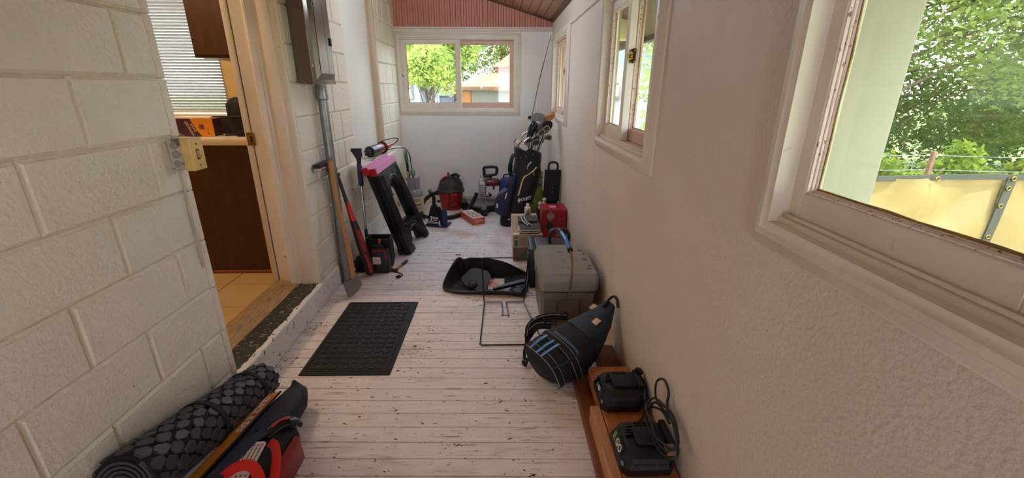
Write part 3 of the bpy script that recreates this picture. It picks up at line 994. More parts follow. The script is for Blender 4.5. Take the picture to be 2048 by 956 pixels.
# brush block near the floor, bristles pointing into the room
mb = MB(frame(P_(0.0), (1, 0, 0), (0, 1, 0)))
mb.box(0.008, 0.062, -0.010, 0.022, 0.03, 0.22, 0.006, 2)
br = mb.build('brush_block', M_blue, t)
mb = MB(frame(P_(0.0), (1, 0, 0), (0, 1, 0)))
random.seed(4)
for i in range(16):
    for j in range(3):
        a = V((0.060, -0.004 + j * 0.009, 0.04 + i * 0.011))
        mb.cyl(a, a + V((0.045, random.uniform(-0.006, 0.006), random.uniform(-0.006, 0.006))), 0.0022, 0.0030, 5)
mb.build('bristles', M_navy, br)

# ---- two folding sawhorses leaning on the sill
M_saw = mat('charcoal plastic', C(27, 28, 32), 0.36, var=0.08, vscale=14, bump=0.05, bscale=90)
M_pinktop = mat('pink grip strip', C(226, 150, 200), 0.5, var=0.05)
M_redcap = mat('red end cap', C(188, 34, 52), 0.4, var=0.06)
def sawhorse(label, BL, BR, TL, TR, nrm):
    BL, BR, TL, TR = V(BL), V(BR), V(TL), V(TR)
    n_ = ((BR - BL).cross(TL - BL)).normalized()
    if n_.x < 0: n_ = -n_
    def P(s, t_, d):
        a = BL.lerp(BR, s); b = TL.lerp(TR, s)
        return a.lerp(b, t_) + n_ * d
    T = thing('sawhorse', label, 'sawhorse', (BL + BR) / 2, 0, 'folding sawhorses leaning on the sill')
    def slab(poly, d0, d1):
        mb = MB()
        mb.rings([[P(s, t_, d0) for s, t_ in poly], [P(s, t_, d1) for s, t_ in poly]])
        return mb
    def leg(s0, s1, s2, s3, inner):
        mb = slab([(s0, 0.0), (s1, 0.0), (s1, 0.10), (s1 + (s2 - s1) * 0.4, 0.35), (s2, 0.94), (s3, 0.94), (s0 + (s3 - s0) * 0.55, 0.60), (s0, 0.58), (s0, 0.3)], -0.018, 0.018)
        lg = mb.build('leg', M_saw, T)
        mb = MB()
        for k in (0.25, 0.5, 0.75):
            a = s0 + (s1 - s0) * k; b = s3 + (s2 - s3) * k
            pts = [P(a + (b - a) * q, 0.04 + 0.86 * q, 0.0195) for q in [i / 8 for i in range(9)]]
            mb.tube(pts, 0.006, 6)
        mb.build('rib', M_saw, lg)
        mb = slab([(s0 - 0.015, -0.006), (s1 + 0.015, -0.006), (s1 + 0.008, 0.06), (s0 - 0.008, 0.06)], -0.024, 0.024)
        mb.build('foot', M_black, lg)
    leg(0.0, 0.215, 0.215, 0.02, 1)
    leg(1.0, 0.82, 0.80, 0.98, -1)
    # top bar with boxed recesses, arched window, lower rail with arch
    arch = [(0.26 + 0.25 + 0.25 * math.cos(a), 0.66 + 0.16 * math.sin(a)) for a in [PI * i / 10 for i in range(11)]]
    poly = [(0.02, 0.94), (0.98, 0.94), (0.98, 0.66)] + [(q[0], q[1]) for q in arch] + [(0.02, 0.66)]
    mb = slab(poly, -0.020, 0.016)
    tb = mb.build('top_bar', M_saw, T)
    for (a, b) in ((0.10, 0.34), (0.62, 0.86)):
        mb = slab([(a, 0.845), (b, 0.845), (b, 0.89), (a, 0.89)], 0.012, 0.019); mb.build('recess', M_black, tb)
    mb = MB()
    rim = [P(0.51 + 0.27 * math.cos(a), 0.66 + 0.185 * math.sin(a), 0.014) for a in [PI * i / 14 for i in range(15)]]
    mb.tube(rim, 0.010, 8); mb.build('arch_rim', M_saw, tb)
    low = [(0.20, 0.30), (0.84, 0.30), (0.84, 0.10), (0.78, 0.10)] + [(0.52 + 0.24 * math.cos(a), 0.10 + 0.12 * math.sin(a)) for a in [PI * i / 10 for i in range(11)]] + [(0.22, 0.10)]
    mb = slab(low, -0.016, 0.012); lb = mb.build('lower_rail', M_saw, T)
    for q in (0.0, 0.035):
        mb = MB(); rim = [P(0.52 + (0.26 + q) * math.cos(a), 0.10 + (0.135 + q * 1.2) * math.sin(a), 0.014) for a in [PI * i / 12 for i in range(13)]]
        mb.tube(rim, 0.009, 8); mb.build('arch_rib', M_saw, lb)
    mb = slab([(0.24, 0.275), (0.80, 0.275), (0.80, 0.305), (0.24, 0.305)], 0.010, 0.026); mb.build('ledge', M_saw, lb)
    # pink grip strip along the top with red caps
    mb = slab([(-0.02, 0.94), (1.02, 0.94), (1.02, 1.0), (-0.02, 1.0)], -0.024, 0.024)
    gs = mb.build('grip_strip', M_pinktop, T)
    mb = slab([(-0.05, 0.925), (-0.02, 0.925), (-0.02, 1.0), (-0.05, 1.0)], -0.025, 0.025); mb.build('end_cap', M_redcap, gs)
    mb = slab([(0.30, 0.52), (0.34, 0.52), (0.34, 0.56), (0.30, 0.56)], 0.016, 0.024); mb.build('hinge', M_chrome, T)
sawhorse('front folding sawhorse of the leaning pair, charcoal with pale pink top strip', (-0.795, 3.545, 0.012), (-0.720, 4.085, 0.012), (-0.972, 3.345, 0.790), (-0.965, 3.945, 0.800), None)
sawhorse('rear folding sawhorse of the leaning pair, half hidden behind the front one', (-0.852, 3.535, 0.012), (-0.778, 4.075, 0.012), (-1.026, 3.325, 0.800), (-1.020, 3.935, 0.810), None)

# ---- black tool bags and the small floor clutter
t = thing('tool_bag', 'open black fabric tool bag between snow brush and sawhorses', 'tool bag', (-0.97, 3.33, 0))
mb = MB()
def rr(x0, x1, y0, y1, z, r=0.02, n=4):
    out = []
    for cx_, cy_, a0 in ((x1 - r, y1 - r, 0), (x0 + r, y1 - r, 90), (x0 + r, y0 + r, 180), (x1 - r, y0 + r, 270)):
        for i in range(n + 1):
            a = math.radians(a0 + 90 * i / n)
            out.append((cx_ + r * math.cos(a), cy_ + r * math.sin(a), z))
    return out
mb.rings([rr(-1.055, -0.875, 3.25, 3.36, 0.0), rr(-1.065, -0.865, 3.24, 3.37, 0.06), rr(-1.06, -0.868, 3.245, 3.365, 0.20), rr(-1.055, -0.872, 3.25, 3.362, 0.245), rr(-1.045, -0.882, 3.258, 3.352, 0.245), rr(-1.04, -0.885, 3.262, 3.348, 0.12)], True, True, True)
mb.jitter(0.004, 22); bg = mb.build('bag_body', M_cloth_black, t)
mb = MB(); mb.tube([p for p in rr(-1.056, -0.871, 3.249, 3.363, 0.247)], 0.0055, 8, 0, True); mb.build('rim_frame', M_black, bg)
mb = MB(); mb.box(-1.03, -0.93, 3.264, 3.275, 0.15, 0.235, 0.002, 1, Matrix.Rotation(0.0, 4, 'X')); mb.build('pale_liner', M_paper, bg)
mb = MB(); mb.strap([(-1.05, 3.31, 0.24), (-1.08, 3.36, 0.25), (-1.07, 3.47, 0.18), (-1.0, 3.52, 0.10), (-0.93, 3.5, 0.02)], (0.3, 0.2, 1), 0.022, 0.003, 5); mb.build('strap', M_cloth_black, t)
CHM = Matrix.Translation((0, 3.146, 0)) @ Matrix.Diagonal((1, 0.66, 1, 1)) @ Matrix.Translation((0, -3.098, 0))
t = thing('battery_charger', 'black and red battery charger with white label on the floor by the bat', 'battery charger', (-0.95, 3.16, 0))
mb = MB(CHM)
mb.rings([rr(-1.015, -0.870, 3.10, 3.235, 0.0, 0.012), rr(-1.015, -0.868, 3.098, 3.237, 0.07, 0.012), rr(-1.002, -0.880, 3.108, 3.232, 0.175, 0.012), rr(-0.995, -0.888, 3.113, 3.227, 0.185, 0.010)])
bd = mb.build('case', M_black, t)
mb = MB(CHM); mb.tube([(-0.880, 3.105, 0.03), (-0.886, 3.108, 0.155), (-0.898, 3.112, 0.183), (-0.985, 3.112, 0.185)], 0.006, 8, 5); mb.build('red_trim', M_red, bd)
mb = MB(CHM); mb.box(-0.985, -0.900, 3.118, 3.20, 0.186, 0.196, 0.004); mb.tube([(-0.985, 3.125, 0.195), (-0.985, 3.125, 0.222), (-0.905, 3.125, 0.222), (-0.905, 3.125, 0.195)], 0.008, 8); mb.build('carry_handle', M_black, bd)
mb = MB(CHM); mb.prism([(-0.985, 0.078), (-0.925, 0.078), (-0.928, 0.135), (-0.988, 0.135)], 3.094, 3.099, 'xz'); lb = mb.build('label_sticker', M_paper, bd)
mb = MB(CHM)
for k in range(5): mb.box(-0.980, -0.932, 3.0928, 3.0940, 0.085 + k * 0.009, 0.087 + k * 0.009)
mb.build('print', M_pan2, lb)
mb = MB(CHM); mb.tube([(-0.885, 3.098, 0.012), (-0.86, 3.13, 0.005), (-0.80, 3.10, 0.004), (-0.765, 3.06, 0.004), (-0.755, 3.01, 0.004), (-0.772, 2.965, 0.008)], 0.0045, 8, 6); cd = mb.build('power_cord', M_cord, t)
mb = MB(CHM); mb.tube([(-0.768, 2.972, 0.012), (-0.776, 2.955, 0.013), (-0.784, 2.938, 0.013)], [0.008, 0.014, 0.012], 10, 2)
for s_ in (-1, 1): mb.box(-0.0035 + s_ * 0.007, 0.0035 + s_ * 0.007, -0.016, 0.0, -0.001, 0.001, 0, 1, frame((-0.784, 2.938, 0.013), (0.9, -0.43, 0), (0.43, 0.9, 0)))
mb.build('plug', M_black, cd)
t = thing('black_pouch', 'low black pouch on the floor left of the bat barrel', 'pouch', (-1.08, 3.2, 0))
mb = MB(); mb.rings([rr(-1.135, -1.030, 3.17, 3.25, 0.0, 0.025), rr(-1.145, -1.025, 3.16, 3.255, 0.05, 0.03), rr(-1.135, -1.03, 3.175, 3.25, 0.11, 0.03), rr(-1.11, -1.05, 3.195, 3.235, 0.125, 0.015)])
mb.jitter(0.008, 16); mb.build('body', M_cloth_black, t)
mb = MB(); mb.tube([(-1.13, 3.165, 0.10), (-1.165, 3.14, 0.05), (-1.15, 3.14, 0.01), (-1.12, 3.16, 0.02)], 0.007, 8, 5); mb.build('loop', M_cloth_black, t)
t = thing('utility_knife', 'orange-handled snap blade knife sticking up from the charger and tool bag', 'knife', (-0.975, 3.17, 0.18))
mb = MB(); mb.box(-0.009, 0.009, -0.005, 0.005, 0, 0.105, 0.003, 2, Matrix.Translation((-0.972, 3.240, 0.150)) @ Matrix.Rotation(0.28, 4, 'Y')); kb = mb.build('handle', mat('bright orange plastic', C(226, 74, 44), 0.4, var=0.05), t)
mb = MB(); mb.box(-0.006, 0.006, -0.0062, -0.005, 0.03, 0.07, 0.0003, 1, Matrix.Translation((-0.972, 3.240, 0.150)) @ Matrix.Rotation(0.28, 4, 'Y')); mb.build('slider', M_black, kb)
t = thing('small_hammer', 'small brown hammer with black grip lying beside the battery charger', 'hammer', (-0.84, 3.27, 0))
mb = MB(Matrix.Translation((0.032, 0.0, 0))); mb.tube([(-0.866, 3.185, 0.010), (-0.845, 3.25, 0.012), (-0.832, 3.295, 0.013)], 0.0085, 10, 3); mb.build('handle', M_ash, t)
mb = MB(Matrix.Translation((0.032, 0.0, 0))); mb.tube([(-0.833, 3.29, 0.013), (-0.818, 3.335, 0.014), (-0.806, 3.372, 0.014)], [0.010, 0.0115, 0.0105], 10, 3); mb.build('grip', M_black, t)
mb = MB(Matrix.Translation((0.032, 0.0, 0))); mb.cyl((-0.892, 3.192, 0.012), (-0.842, 3.172, 0.012), 0.0115, 0.012, 10); mb.build('head', mat('rusty steel', C(110, 66, 42), 0.6, 0.5, var=0.25, vscale=30), t)

# ---- on the sill: rotary tool and card
t = thing('angle_polisher', 'black and red power sander with coiled cord lying on the white sill', 'power tool', (-1.12, 4.1, 0.785))
q0, q1 = V((-1.150, 3.905, 0.838)), V((-1.078, 4.42, 0.838))
u_ = (q1 - q0).normalized()
Q = lambda d: q0 + u_ * d
mb = MB(); mb.lathe(q0, u_, [(0.030, 0), (0.047, 0.004), (0.050, 0.02), (0.046, 0.035), (0.046, 0.05), (0.049, 0.07), (0.047, 0.20), (0.044, 0.22)], 24); mb.build('motor_housing', mat('slate plastic', C(40, 44, 54), 0.3, var=0.06), t)
mb = MB(); mb.lathe(q0, u_, [(0.044, 0.215), (0.046, 0.225), (0.046, 0.262), (0.040, 0.275)], 24); mb.build('red_collar', M_red, t)
mb = MB()
for k in range(3): mb.torus(Q(0.272 + 0.016 * k), u_, 0.047, 0.008, 26, 8)
mb.build('wound_cord', M_cord, t)
mb = MB(); mb.lathe(q0, u_, [(0.020, 0.29), (0.024, 0.34), (0.027, 0.40), (0.024, 0.47), (0.014, 0.49)], 18); mb.build('rear_handle', mat('bright red grip', C(206, 48, 50), 0.35, var=0.06), t)
mb = MB(); mb.box(-0.030, 0.028, -0.055, 0.004, -0.026, 0.022, 0.006, 2, frame(q0, V((1, 0.0, 0)), u_)); ns = mb.build('nose', M_black_gloss, t)
mb = MB(); mb.cyl(q0 - u_ * 0.055, q0 - u_ * 0.10, 0.006, 0.004, 10); mb.build('spindle', M_chrome, ns)
mb = MB(); mb.cyl(q0 - u_ * 0.10, V((-1.118, 3.66, 0.80)), 0.0015, 0.0015, 6); mb.build('wire_probe', M_brass, ns)
mb = MB(); mb.tube([Q(0.28) + V((-0.02, 0, 0.045)), Q(0.36) + V((0, 0, 0.062)), Q(0.56) + V((0.01, 0.05, 0.055)), Q(0.66) + V((0.012, 0.05, 0.03)), Q(0.60) + V((0, 0, 0.0)), Q(0.49)], 0.006, 8, 6); mb.build('loop_cord', M_cord, t)
mb = MB(); mb.tube([Q(0.30) + V((0.045, 0, -0.02)), V((-1.035, 4.45, 0.800)), V((-1.005, 4.70, 0.765)), V((-1.000, 4.90, 0.66)), V((-1.005, 4.97, 0.54)), V((-0.990, 4.99, 0.40)), V((-1.02, 5.05, 0.15)), V((-1.06, 5.15, 0.008)), V((-0.98, 5.22, 0.008))], 0.0055, 8, 6); mb.build('power_cord', M_cord, t)
t = thing('printed_card', 'small printed card lying flat on the near end of the sill', 'card', (-1.12, 3.8, 0.785))
mb = MB(); mb.prism([(-1.150, 3.700), (-1.075, 3.706), (-1.090, 3.920), (-1.155, 3.900)], 0.7855, 0.7868, 'xy'); cdp = mb.build('card', M_paper, t)
mb = MB(); mb.prism([(-1.130, 3.73), (-1.100, 3.733), (-1.105, 3.86), (-1.135, 3.85)], 0.7868, 0.7873, 'xy'); mb.build('picture', mat('grey blue print', C(168, 188, 200), 0.5, var=0.2, vscale=60), cdp)
mb = MB(); mb.prism([(-1.098, 3.735), (-1.080, 3.737), (-1.092, 3.90), (-1.106, 3.895)], 0.7868, 0.7873, 'xy'); mb.build('dark_stripe', mat('maroon print', C(110, 60, 60), 0.5, var=0.3, vscale=70), cdp)
# ================================================================ things against the far wall
# ---- gas cylinder with collar and valve
M_cyl = mat('grey painted cylinder', C(150, 152, 158), 0.35, 0.1, var=0.06)
t = thing('gas_cylinder', 'small grey gas cylinder with cream label in the far left corner', 'gas cylinder', (-0.96, 4.78, 0))
mb = MB(); mb.lathe((-0.955, 4.78, 0), (0, 0, 1), [(0.085, 0.0), (0.098, 0.012), (0.100, 0.05), (0.100, 0.235), (0.096, 0.27), (0.082, 0.300), (0.055, 0.322), (0.028, 0.332), (0.028, 0.36)], 26); mb.build('tank', M_cyl, t)
mb = MB(); mb.lathe((-0.955, 4.78, 0), (0, 0, 1), [(0.1002, 0.055), (0.1012, 0.06), (0.1012, 0.225), (0.1002, 0.23)], 26, False); lb = mb.build('label_wrap', mat('cream label', C(216, 206, 170), 0.5, var=0.06), t)
mb = MB()
for (zz, hw) in ((0.205, 0.6), (0.190, 0.4), (0.15, 0.7), (0.138, 0.5), (0.105, 0.6)):
    pts = [(-0.955 + 0.1022 * math.sin(a), 4.78 - 0.1022 * math.cos(a), zz) for a in [0.35 - hw + 2 * hw * i / 8 for i in range(9)]]
    mb.strap(pts, (0, 0, 1), 0.006, 0.0006)
mb.build('label_print', M_dark_trim, lb)
mb = MB()
arc = [math.radians(a) for a in range(150, 391, 12)]
inner = [(-0.955 + 0.066 * math.cos(a), 4.78 + 0.066 * math.sin(a)) for a in arc]
outer = [(-0.955 + 0.070 * math.cos(a), 4.78 + 0.070 * math.sin(a)) for a in arc]
mb.prism(outer + inner[::-1], 0.31, 0.44, 'xy'); mb.build('collar', M_cyl, t)
mb = MB(); mb.lathe((-0.955, 4.78, 0.355), (0, 0, 1), [(0.014, 0), (0.014, 0.05), (0.02, 0.055), (0.02, 0.075), (0.012, 0.08), (0.012, 0.10), (0.026, 0.105), (0.028, 0.15), (0.020, 0.165)], 14)
mb.cyl((-0.955, 4.78, 0.42), (-1.03, 4.74, 0.425), 0.011, 0.011, 10); mb.cyl((-0.935, 4.72, 0.43), (-0.93, 4.715, 0.30), 0.007, 0.007, 8); mb.build('valve', M_galv, t)
t = thing('green_wand', 'thin green and yellow tipped black wand standing in the far left corner', 'wand', (-1.07, 5.02, 0))
mb = MB(); mb.tube([(-1.020, 4.955, 0.0), (-1.045, 4.99, 0.38), (-1.060, 5.01, 0.56)], 0.016, 10, 4); mb.build('shaft', M_black, t)
mb = MB(); mb.lathe((-1.060, 5.01, 0.555), (-0.02, 0.02, 0.3), [(0.016, 0), (0.024, 0.02), (0.022, 0.08), (0.012, 0.13), (0.004, 0.15)], 12, True, 1, 0.5); mb.build('green_sheath', mat('green plastic', C(40, 110, 60), 0.45, var=0.2), t)
mb = MB(); mb.box(-0.008, 0.008, -0.019, -0.015, 0.40, 0.47, 0.002, 1, Matrix.Translation((-1.048, 4.985, 0.0))); mb.build('yellow_tag', mat('yellow tag', C(216, 186, 66), 0.5, var=0.1), t)

# ---- jack stand with a bottle jack on the same base
M_jk = mat('black enamel', C(18, 19, 22), 0.38, var=0.1)
M_jb = mat('dark blue enamel', C(28, 38, 84), 0.35, var=0.1)
t = thing('jack_stand', 'black three ton jack stand with white lettering on a dark blue base', 'jack stand', (-0.68, 4.36, 0))
JM = frame((-0.668, 4.345, 0), (0.22, -0.055, 0), (0.05, 0.2, 0))
mb = MB(JM); mb.box(-0.115, 0.125, -0.02, 0.14, 0.0, 0.018, 0.004, 2); mb.build('base', M_jb, t)
mb = MB(JM); mb.rings([[(-0.098, -0.01, 0.018), (0.050, -0.01, 0.018), (0.050, 0.12, 0.018), (-0.098, 0.12, 0.018)], [(-0.060, 0.03, 0.20), (0.005, 0.03, 0.20), (0.005, 0.075, 0.20), (-0.060, 0.075, 0.20)], [(-0.048, 0.035, 0.222), (-0.008, 0.035, 0.222), (-0.008, 0.07, 0.222), (-0.048, 0.07, 0.222)]])
mb.build('stand_body', M_jk, t)
mb = MB(JM); mb.box(-0.042, -0.014, 0.036, 0.066, 0.20, 0.345, 0.003, 2); 
for k in range(6): mb.box(-0.015, -0.004, 0.040, 0.062, 0.225 + k * 0.016, 0.232 + k * 0.016, 0.002)
cm = mb.build('ratchet_post', M_jk, t)
mb = MB(JM); mb.prism([(-0.074, 0.385), (-0.066, 0.350), (-0.042, 0.335), (-0.014, 0.335), (0.010, 0.350), (0.022, 0.378), (0.008, 0.376), (-0.008, 0.362), (-0.046, 0.362), (-0.062, 0.378)], 0.026, 0.078, 'xz'); mb.build('saddle', M_jk, cm)
mb = MB(JM); mb.prism([(0.005, 0.20), (0.035, 0.205), (0.052, 0.17), (0.075, 0.10), (0.060, 0.095), (0.03, 0.14)], 0.035, 0.055, 'xz'); mb.build('pawl_lever', M_jk, t)
mb = MB(JM); mb.lathe((0.088, 0.03, 0.015), (0, 0, 1), [(0.032, 0), (0.032, 0.135), (0.028, 0.155), (0.016, 0.168), (0.012, 0.175)], 20); mb.build('jack_cylinder', M_jb, t)
mb = MB(JM); mb.lathe((0.050, -0.012, 0.018), (0, 0, 1), [(0.010, 0), (0.010, 0.045), (0.006, 0.055)], 12); mb.build('release_valve', M_chrome, t)
tilt = math.atan2(0.04, 0.182)
LM = JM @ Matrix.Translation((-0.024, -0.011 + 0.0095, 0.058)) @ Matrix.Rotation(PI / 2 - tilt, 4, 'X')
lettering('3', 0.062, LM @ Matrix.Translation((-0.022, 0.026, 0.003)), M_whiteprint, t, 'numeral', bold=0.002)
lettering('TON', 0.030, LM @ Matrix.Translation((0.022, 0.034, 0.003)), M_whiteprint, t, 'lettering', bold=0.001)
strokes(5, 0.014, LM @ Matrix.Translation((0.022, 0.013, 0.003)), M_whiteprint, t)
lettering('DAYTONA', 0.028, LM @ Matrix.Translation((-0.006, -0.015, 0.003)), M_whiteprint, t, 'lettering', bold=0.0008, shear=0.3, spacing=1.0)
mb = MB(LM); mb.prism([(-0.088, 0.030), (-0.068, 0.020), (-0.050, 0.026), (-0.066, -0.012), (-0.074, -0.018)], 0.002, 0.004, 'xy'); mb.build('emblem', M_whiteprint, t)

# ---- red shop vacuum
M_vred = mat('dark red plastic tub', C(168, 30, 34), 0.32, var=0.06)
M_vlid = mat('charcoal lid plastic', C(42, 42, 44), 0.5, var=0.08, bump=0.05, bscale=120)
t = thing('shop_vacuum', 'red shop vacuum with charcoal domed lid by the far wall', 'vacuum cleaner', (-0.585, 5.08, 0))
vc = V((-0.580, 5.09, 0))
mb = MB(); mb.lathe(vc, (0, 0, 1), [(0.112, 0.0), (0.118, 0.006), (0.150, 0.215)], 32); mb.build('tub', M_vred, t)
mb = MB(); mb.lathe(vc, (0, 0, 1), [(0.152, 0.208), (0.166, 0.212), (0.166, 0.232), (0.158, 0.240), (0.150, 0.262), (0.132, 0.315), (0.104, 0.352), (0.060, 0.374), (0.0, 0.380)], 32); ld = mb.build('lid', M_vlid, t)
mb = MB(); mb.tube([vc + V((-0.118, -0.03, 0.315)), vc + V((-0.10, -0.035, 0.355)), vc + V((-0.05, -0.03, 0.392)), vc + V((0.01, -0.02, 0.405)), vc + V((0.03, -0.01, 0.385))], 0.014, 10, 5, False, (1.6, 0.8)); mb.build('carry_handle', mat('red handle', C(206, 30, 32), 0.3, var=0.05), t)
mb = MB(); mb.box(vc.x + 0.028, vc.x + 0.088, vc.y - 0.158, vc.y - 0.138, 0.186, 0.214, 0.004, 2); lt = mb.build('lid_latch', M_red, t)
mb = MB(); mb.tube([vc + V((0.04, -0.07, 0.40)), vc + V((0.09, -0.06, 0.385)), vc + V((0.13, -0.05, 0.34)), vc + V((0.145, -0.05, 0.30)), vc + V((0.12, -0.07, 0.33)), vc + V((0.05, -0.08, 0.39)), vc + V((0.0, -0.09, 0.37)), vc + V((-0.005, -0.155, 0.23)), vc + V((0.0, -0.150, 0.13)), vc + V((-0.02, -0.142, 0.08)), vc + V((0.03, -0.135, 0.04)), vc + V((0.10, -0.110, 0.06)), vc + V((0.115, -0.105, 0.11)), vc + V((0.04, -0.142, 0.105)), vc + V((0.0, -0.145, 0.08))], 0.005, 8, 6); mb.build('wrapped_cord', M_cord, t)
mb = MB(); mb.tube([vc + V((0.0, -0.04, 0.39)), vc + V((-0.02, -0.03, 0.425)), vc + V((-0.01, -0.025, 0.435))], [0.010, 0.012, 0.008], 8, 3); mb.tube([vc + V((0.02, -0.03, 0.40)), vc + V((0.07, -0.045, 0.42)), vc + V((0.115, -0.05, 0.39))], 0.018, 8, 4); mb.build('plug', M_cord, t)
mb = MB(); mb.box(vc.x - 0.160, vc.x - 0.130, vc.y - 0.075, vc.y - 0.03, 0.085, 0.110, 0.005, 2); mb.build('side_clip', M_black, t)
# corrugated hose: from behind the tub, round the jack stand, along the floor to the saw
hp = [V((-0.70, 5.16, 0.16)), V((-0.80, 5.14, 0.165)), V((-0.88, 5.02, 0.12)), V((-0.90, 4.85, 0.07)), V((-0.86, 4.66, 0.035)), V((-0.74, 4.58, 0.026)), V((-0.60, 4.58, 0.026)), V((-0.48, 4.66, 0.026)), V((-0.38, 4.83, 0.030)), V((-0.33, 4.93, 0.08)), V((-0.29, 4.99, 0.15)), V((-0.265, 5.02, 0.20))]
hp = catmull(hp, 16)
mb = MB(); mb.tube(hp, [0.0235 if i % 2 else 0.0205 for i in range(len(hp))], 12); mb.build('hose', M_black, t)
# ---- miter saw
M_alu = mat('cast aluminium', C(170, 168, 162), 0.42, 0.7, var=0.12, vscale=20)
M_motor = mat('maroon motor housing', C(112, 26, 34), 0.35, var=0.06)
t = thing('miter_saw', 'miter saw with maroon motor and black D handle on the floor', 'miter saw', (-0.20, 5.02, 0))
sc_ = V((-0.205, 5.04, 0))
mb = MB(); mb.lathe(sc_, (0, 0, 1), [(0.175, 0.012), (0.190, 0.02), (0.190, 0.065), (0.175, 0.075)], 32)
mb.box(sc_.x - 0.27, sc_.x + 0.27, sc_.y + 0.03, sc_.y + 0.20, 0.0, 0.075, 0.012, 3)
for dx in (-0.2, 0.2): mb.box(sc_.x + dx - 0.04, sc_.x + dx + 0.04, sc_.y - 0.05, sc_.y + 0.2, 0, 0.04, 0.01, 2)
mb.build('base', M_black, t)
mb = MB(); mb.lathe(sc_ + V((0, 0, 0.075)), (0, 0, 1), [(0.172, 0.0), (0.172, 0.008)], 32); mb.box(sc_.x - 0.268, sc_.x + 0.268, sc_.y + 0.035, sc_.y + 0.195, 0.074, 0.084, 0.003); mb.build('table', M_alu, t)
mb = MB(); mb.box(sc_.x - 0.26, sc_.x - 0.045, sc_.y + 0.07, sc_.y + 0.09, 0.084, 0.135, 0.004); mb.box(sc_.x + 0.045, sc_.x + 0.26, sc_.y + 0.07, sc_.y + 0.09, 0.084, 0.135, 0.004); mb.build('fence', M_alu, t)
mb = MB(); mb.box(sc_.x - 0.010, sc_.x + 0.070, sc_.y - 0.31, sc_.y - 0.10, 0.002, 0.075, 0.01, 2); mb.box(sc_.x + 0.015, sc_.x + 0.045, sc_.y - 0.33, sc_.y - 0.30, 0.01, 0.06, 0.008, 2); arm = mb.build('miter_arm', M_black, t)
mb = MB(); mb.box(sc_.x + 0.005, sc_.x + 0.055, sc_.y - 0.295, sc_.y - 0.08, 0.075, 0.082, 0.002); mb.build('kerf_plate', M_alu, arm)
# saw head: blade guard (disc across x), motor to the right, handle above
hc = V((-0.205, 4.955, 0.285))
mb = MB(); mb.lathe(hc + V((-0.022, 0, 0)), (1, 0, 0), [(0.0, 0), (0.105, 0.001), (0.118, 0.008), (0.118, 0.046), (0.105, 0.056), (0.0, 0.056)], 32, True, 1.0, 1.0)
mb.box(hc.x - 0.016, hc.x + 0.030, hc.y - 0.02, hc.y + 0.05, hc.z + 0.08, hc.z + 0.150, 0.01, 2)
mb.box(hc.x - 0.030, hc.x + 0.052, hc.y - 0.118, hc.y - 0.02, hc.z - 0.105, hc.z + 0.085, 0.014, 3)
mb.build('blade_guard', M_alu, t)
mb = MB(); mb.lathe(hc + V((0.004, 0, -0.02)), (1, 0, 0), [(0.0, 0), (0.122, 0.0), (0.122, 0.0025), (0.0, 0.0025)], 40); mb.build('saw_blade', M_chrome, t)
mb = MB()
for k in range(7): mb.box(hc.x - 0.015, hc.x + 0.030, hc.y - 0.1205, hc.y - 0.116, hc.z - 0.08 + k * 0.020, hc.z - 0.072 + k * 0.020, 0.001)
mb.build('vent_slots', M_black, t)
mb = MB(); mb.lathe((-0.160, 4.955, 0.345), (1, 0, 0), [(0.030, 0.0), (0.046, 0.010), (0.048, 0.03), (0.048, 0.115), (0.042, 0.150), (0.030, 0.160)], 24); mt = mb.build('motor', M_motor, t)
strokes(7, 0.016, frame((-0.095, 4.906, 0.365), (1, 0, 0), (0, 0, 1)), M_whiteprint, mt, depth=0.002)
mb = MB(); mb.cyl((-0.065, 4.93, 0.30), (-0.065, 4.925, 0.265), 0.012, 0.010, 12); mb.build('brush_cap', M_black, mt)
mb = MB(); pts = [(-0.165, 4.94, 0.425), (-0.172, 4.925, 0.46), (-0.172, 4.92, 0.515), (-0.150, 4.915, 0.527), (-0.06, 4.91, 0.530), (-0.030, 4.91, 0.517), (-0.028, 4.915, 0.470), (-0.045, 4.92, 0.443), (-0.10, 4.93, 0.432)]
mb.tube([V(p) for p in pts], 0.017, 10, 5, True); mb.box(-0.175, -0.10, 4.90, 4.95, 0.405, 0.445, 0.012, 2); mb.build('D_handle', M_black, t)
mb = MB(); mb.box(-0.110, -0.085, 4.92, 4.95, 0.385, 0.44, 0.006, 2); mb.build('linkage', M_black, t)
mb = MB(); mb.rings([[(-0.24, 5.07, 0.08), (-0.17, 5.07, 0.08), (-0.17, 5.14, 0.08), (-0.24, 5.14, 0.08)], [(-0.235, 5.06, 0.25), (-0.175, 5.06, 0.25), (-0.175, 5.12, 0.25), (-0.235, 5.12, 0.25)], [(-0.235, 5.00, 0.33), (-0.175, 5.00, 0.33), (-0.175, 5.04, 0.36), (-0.235, 5.04, 0.36)]]); mb.build('pivot_arm', M_alu, t)
mb = MB(); mb.cyl((-0.12, 4.99, 0.20), (-0.10, 4.95, 0.19), 0.012, 0.016, 10); mb.cyl((-0.15, 5.04, 0.16), (-0.11, 5.03, 0.16), 0.007, 0.007, 8); mb.build('adjust_knob', M_black, t)
mb = MB(); mb.tube([(-0.235, 5.20, 0.12), (-0.33, 5.18, 0.11), (-0.42, 5.12, 0.10), (-0.40, 5.04, 0.085), (-0.46, 5.10, 0.02), (-0.43, 5.22, 0.008), (-0.38, 5.26, 0.008)], 0.005, 8, 5); mb.build('power_cord', M_cord, t)

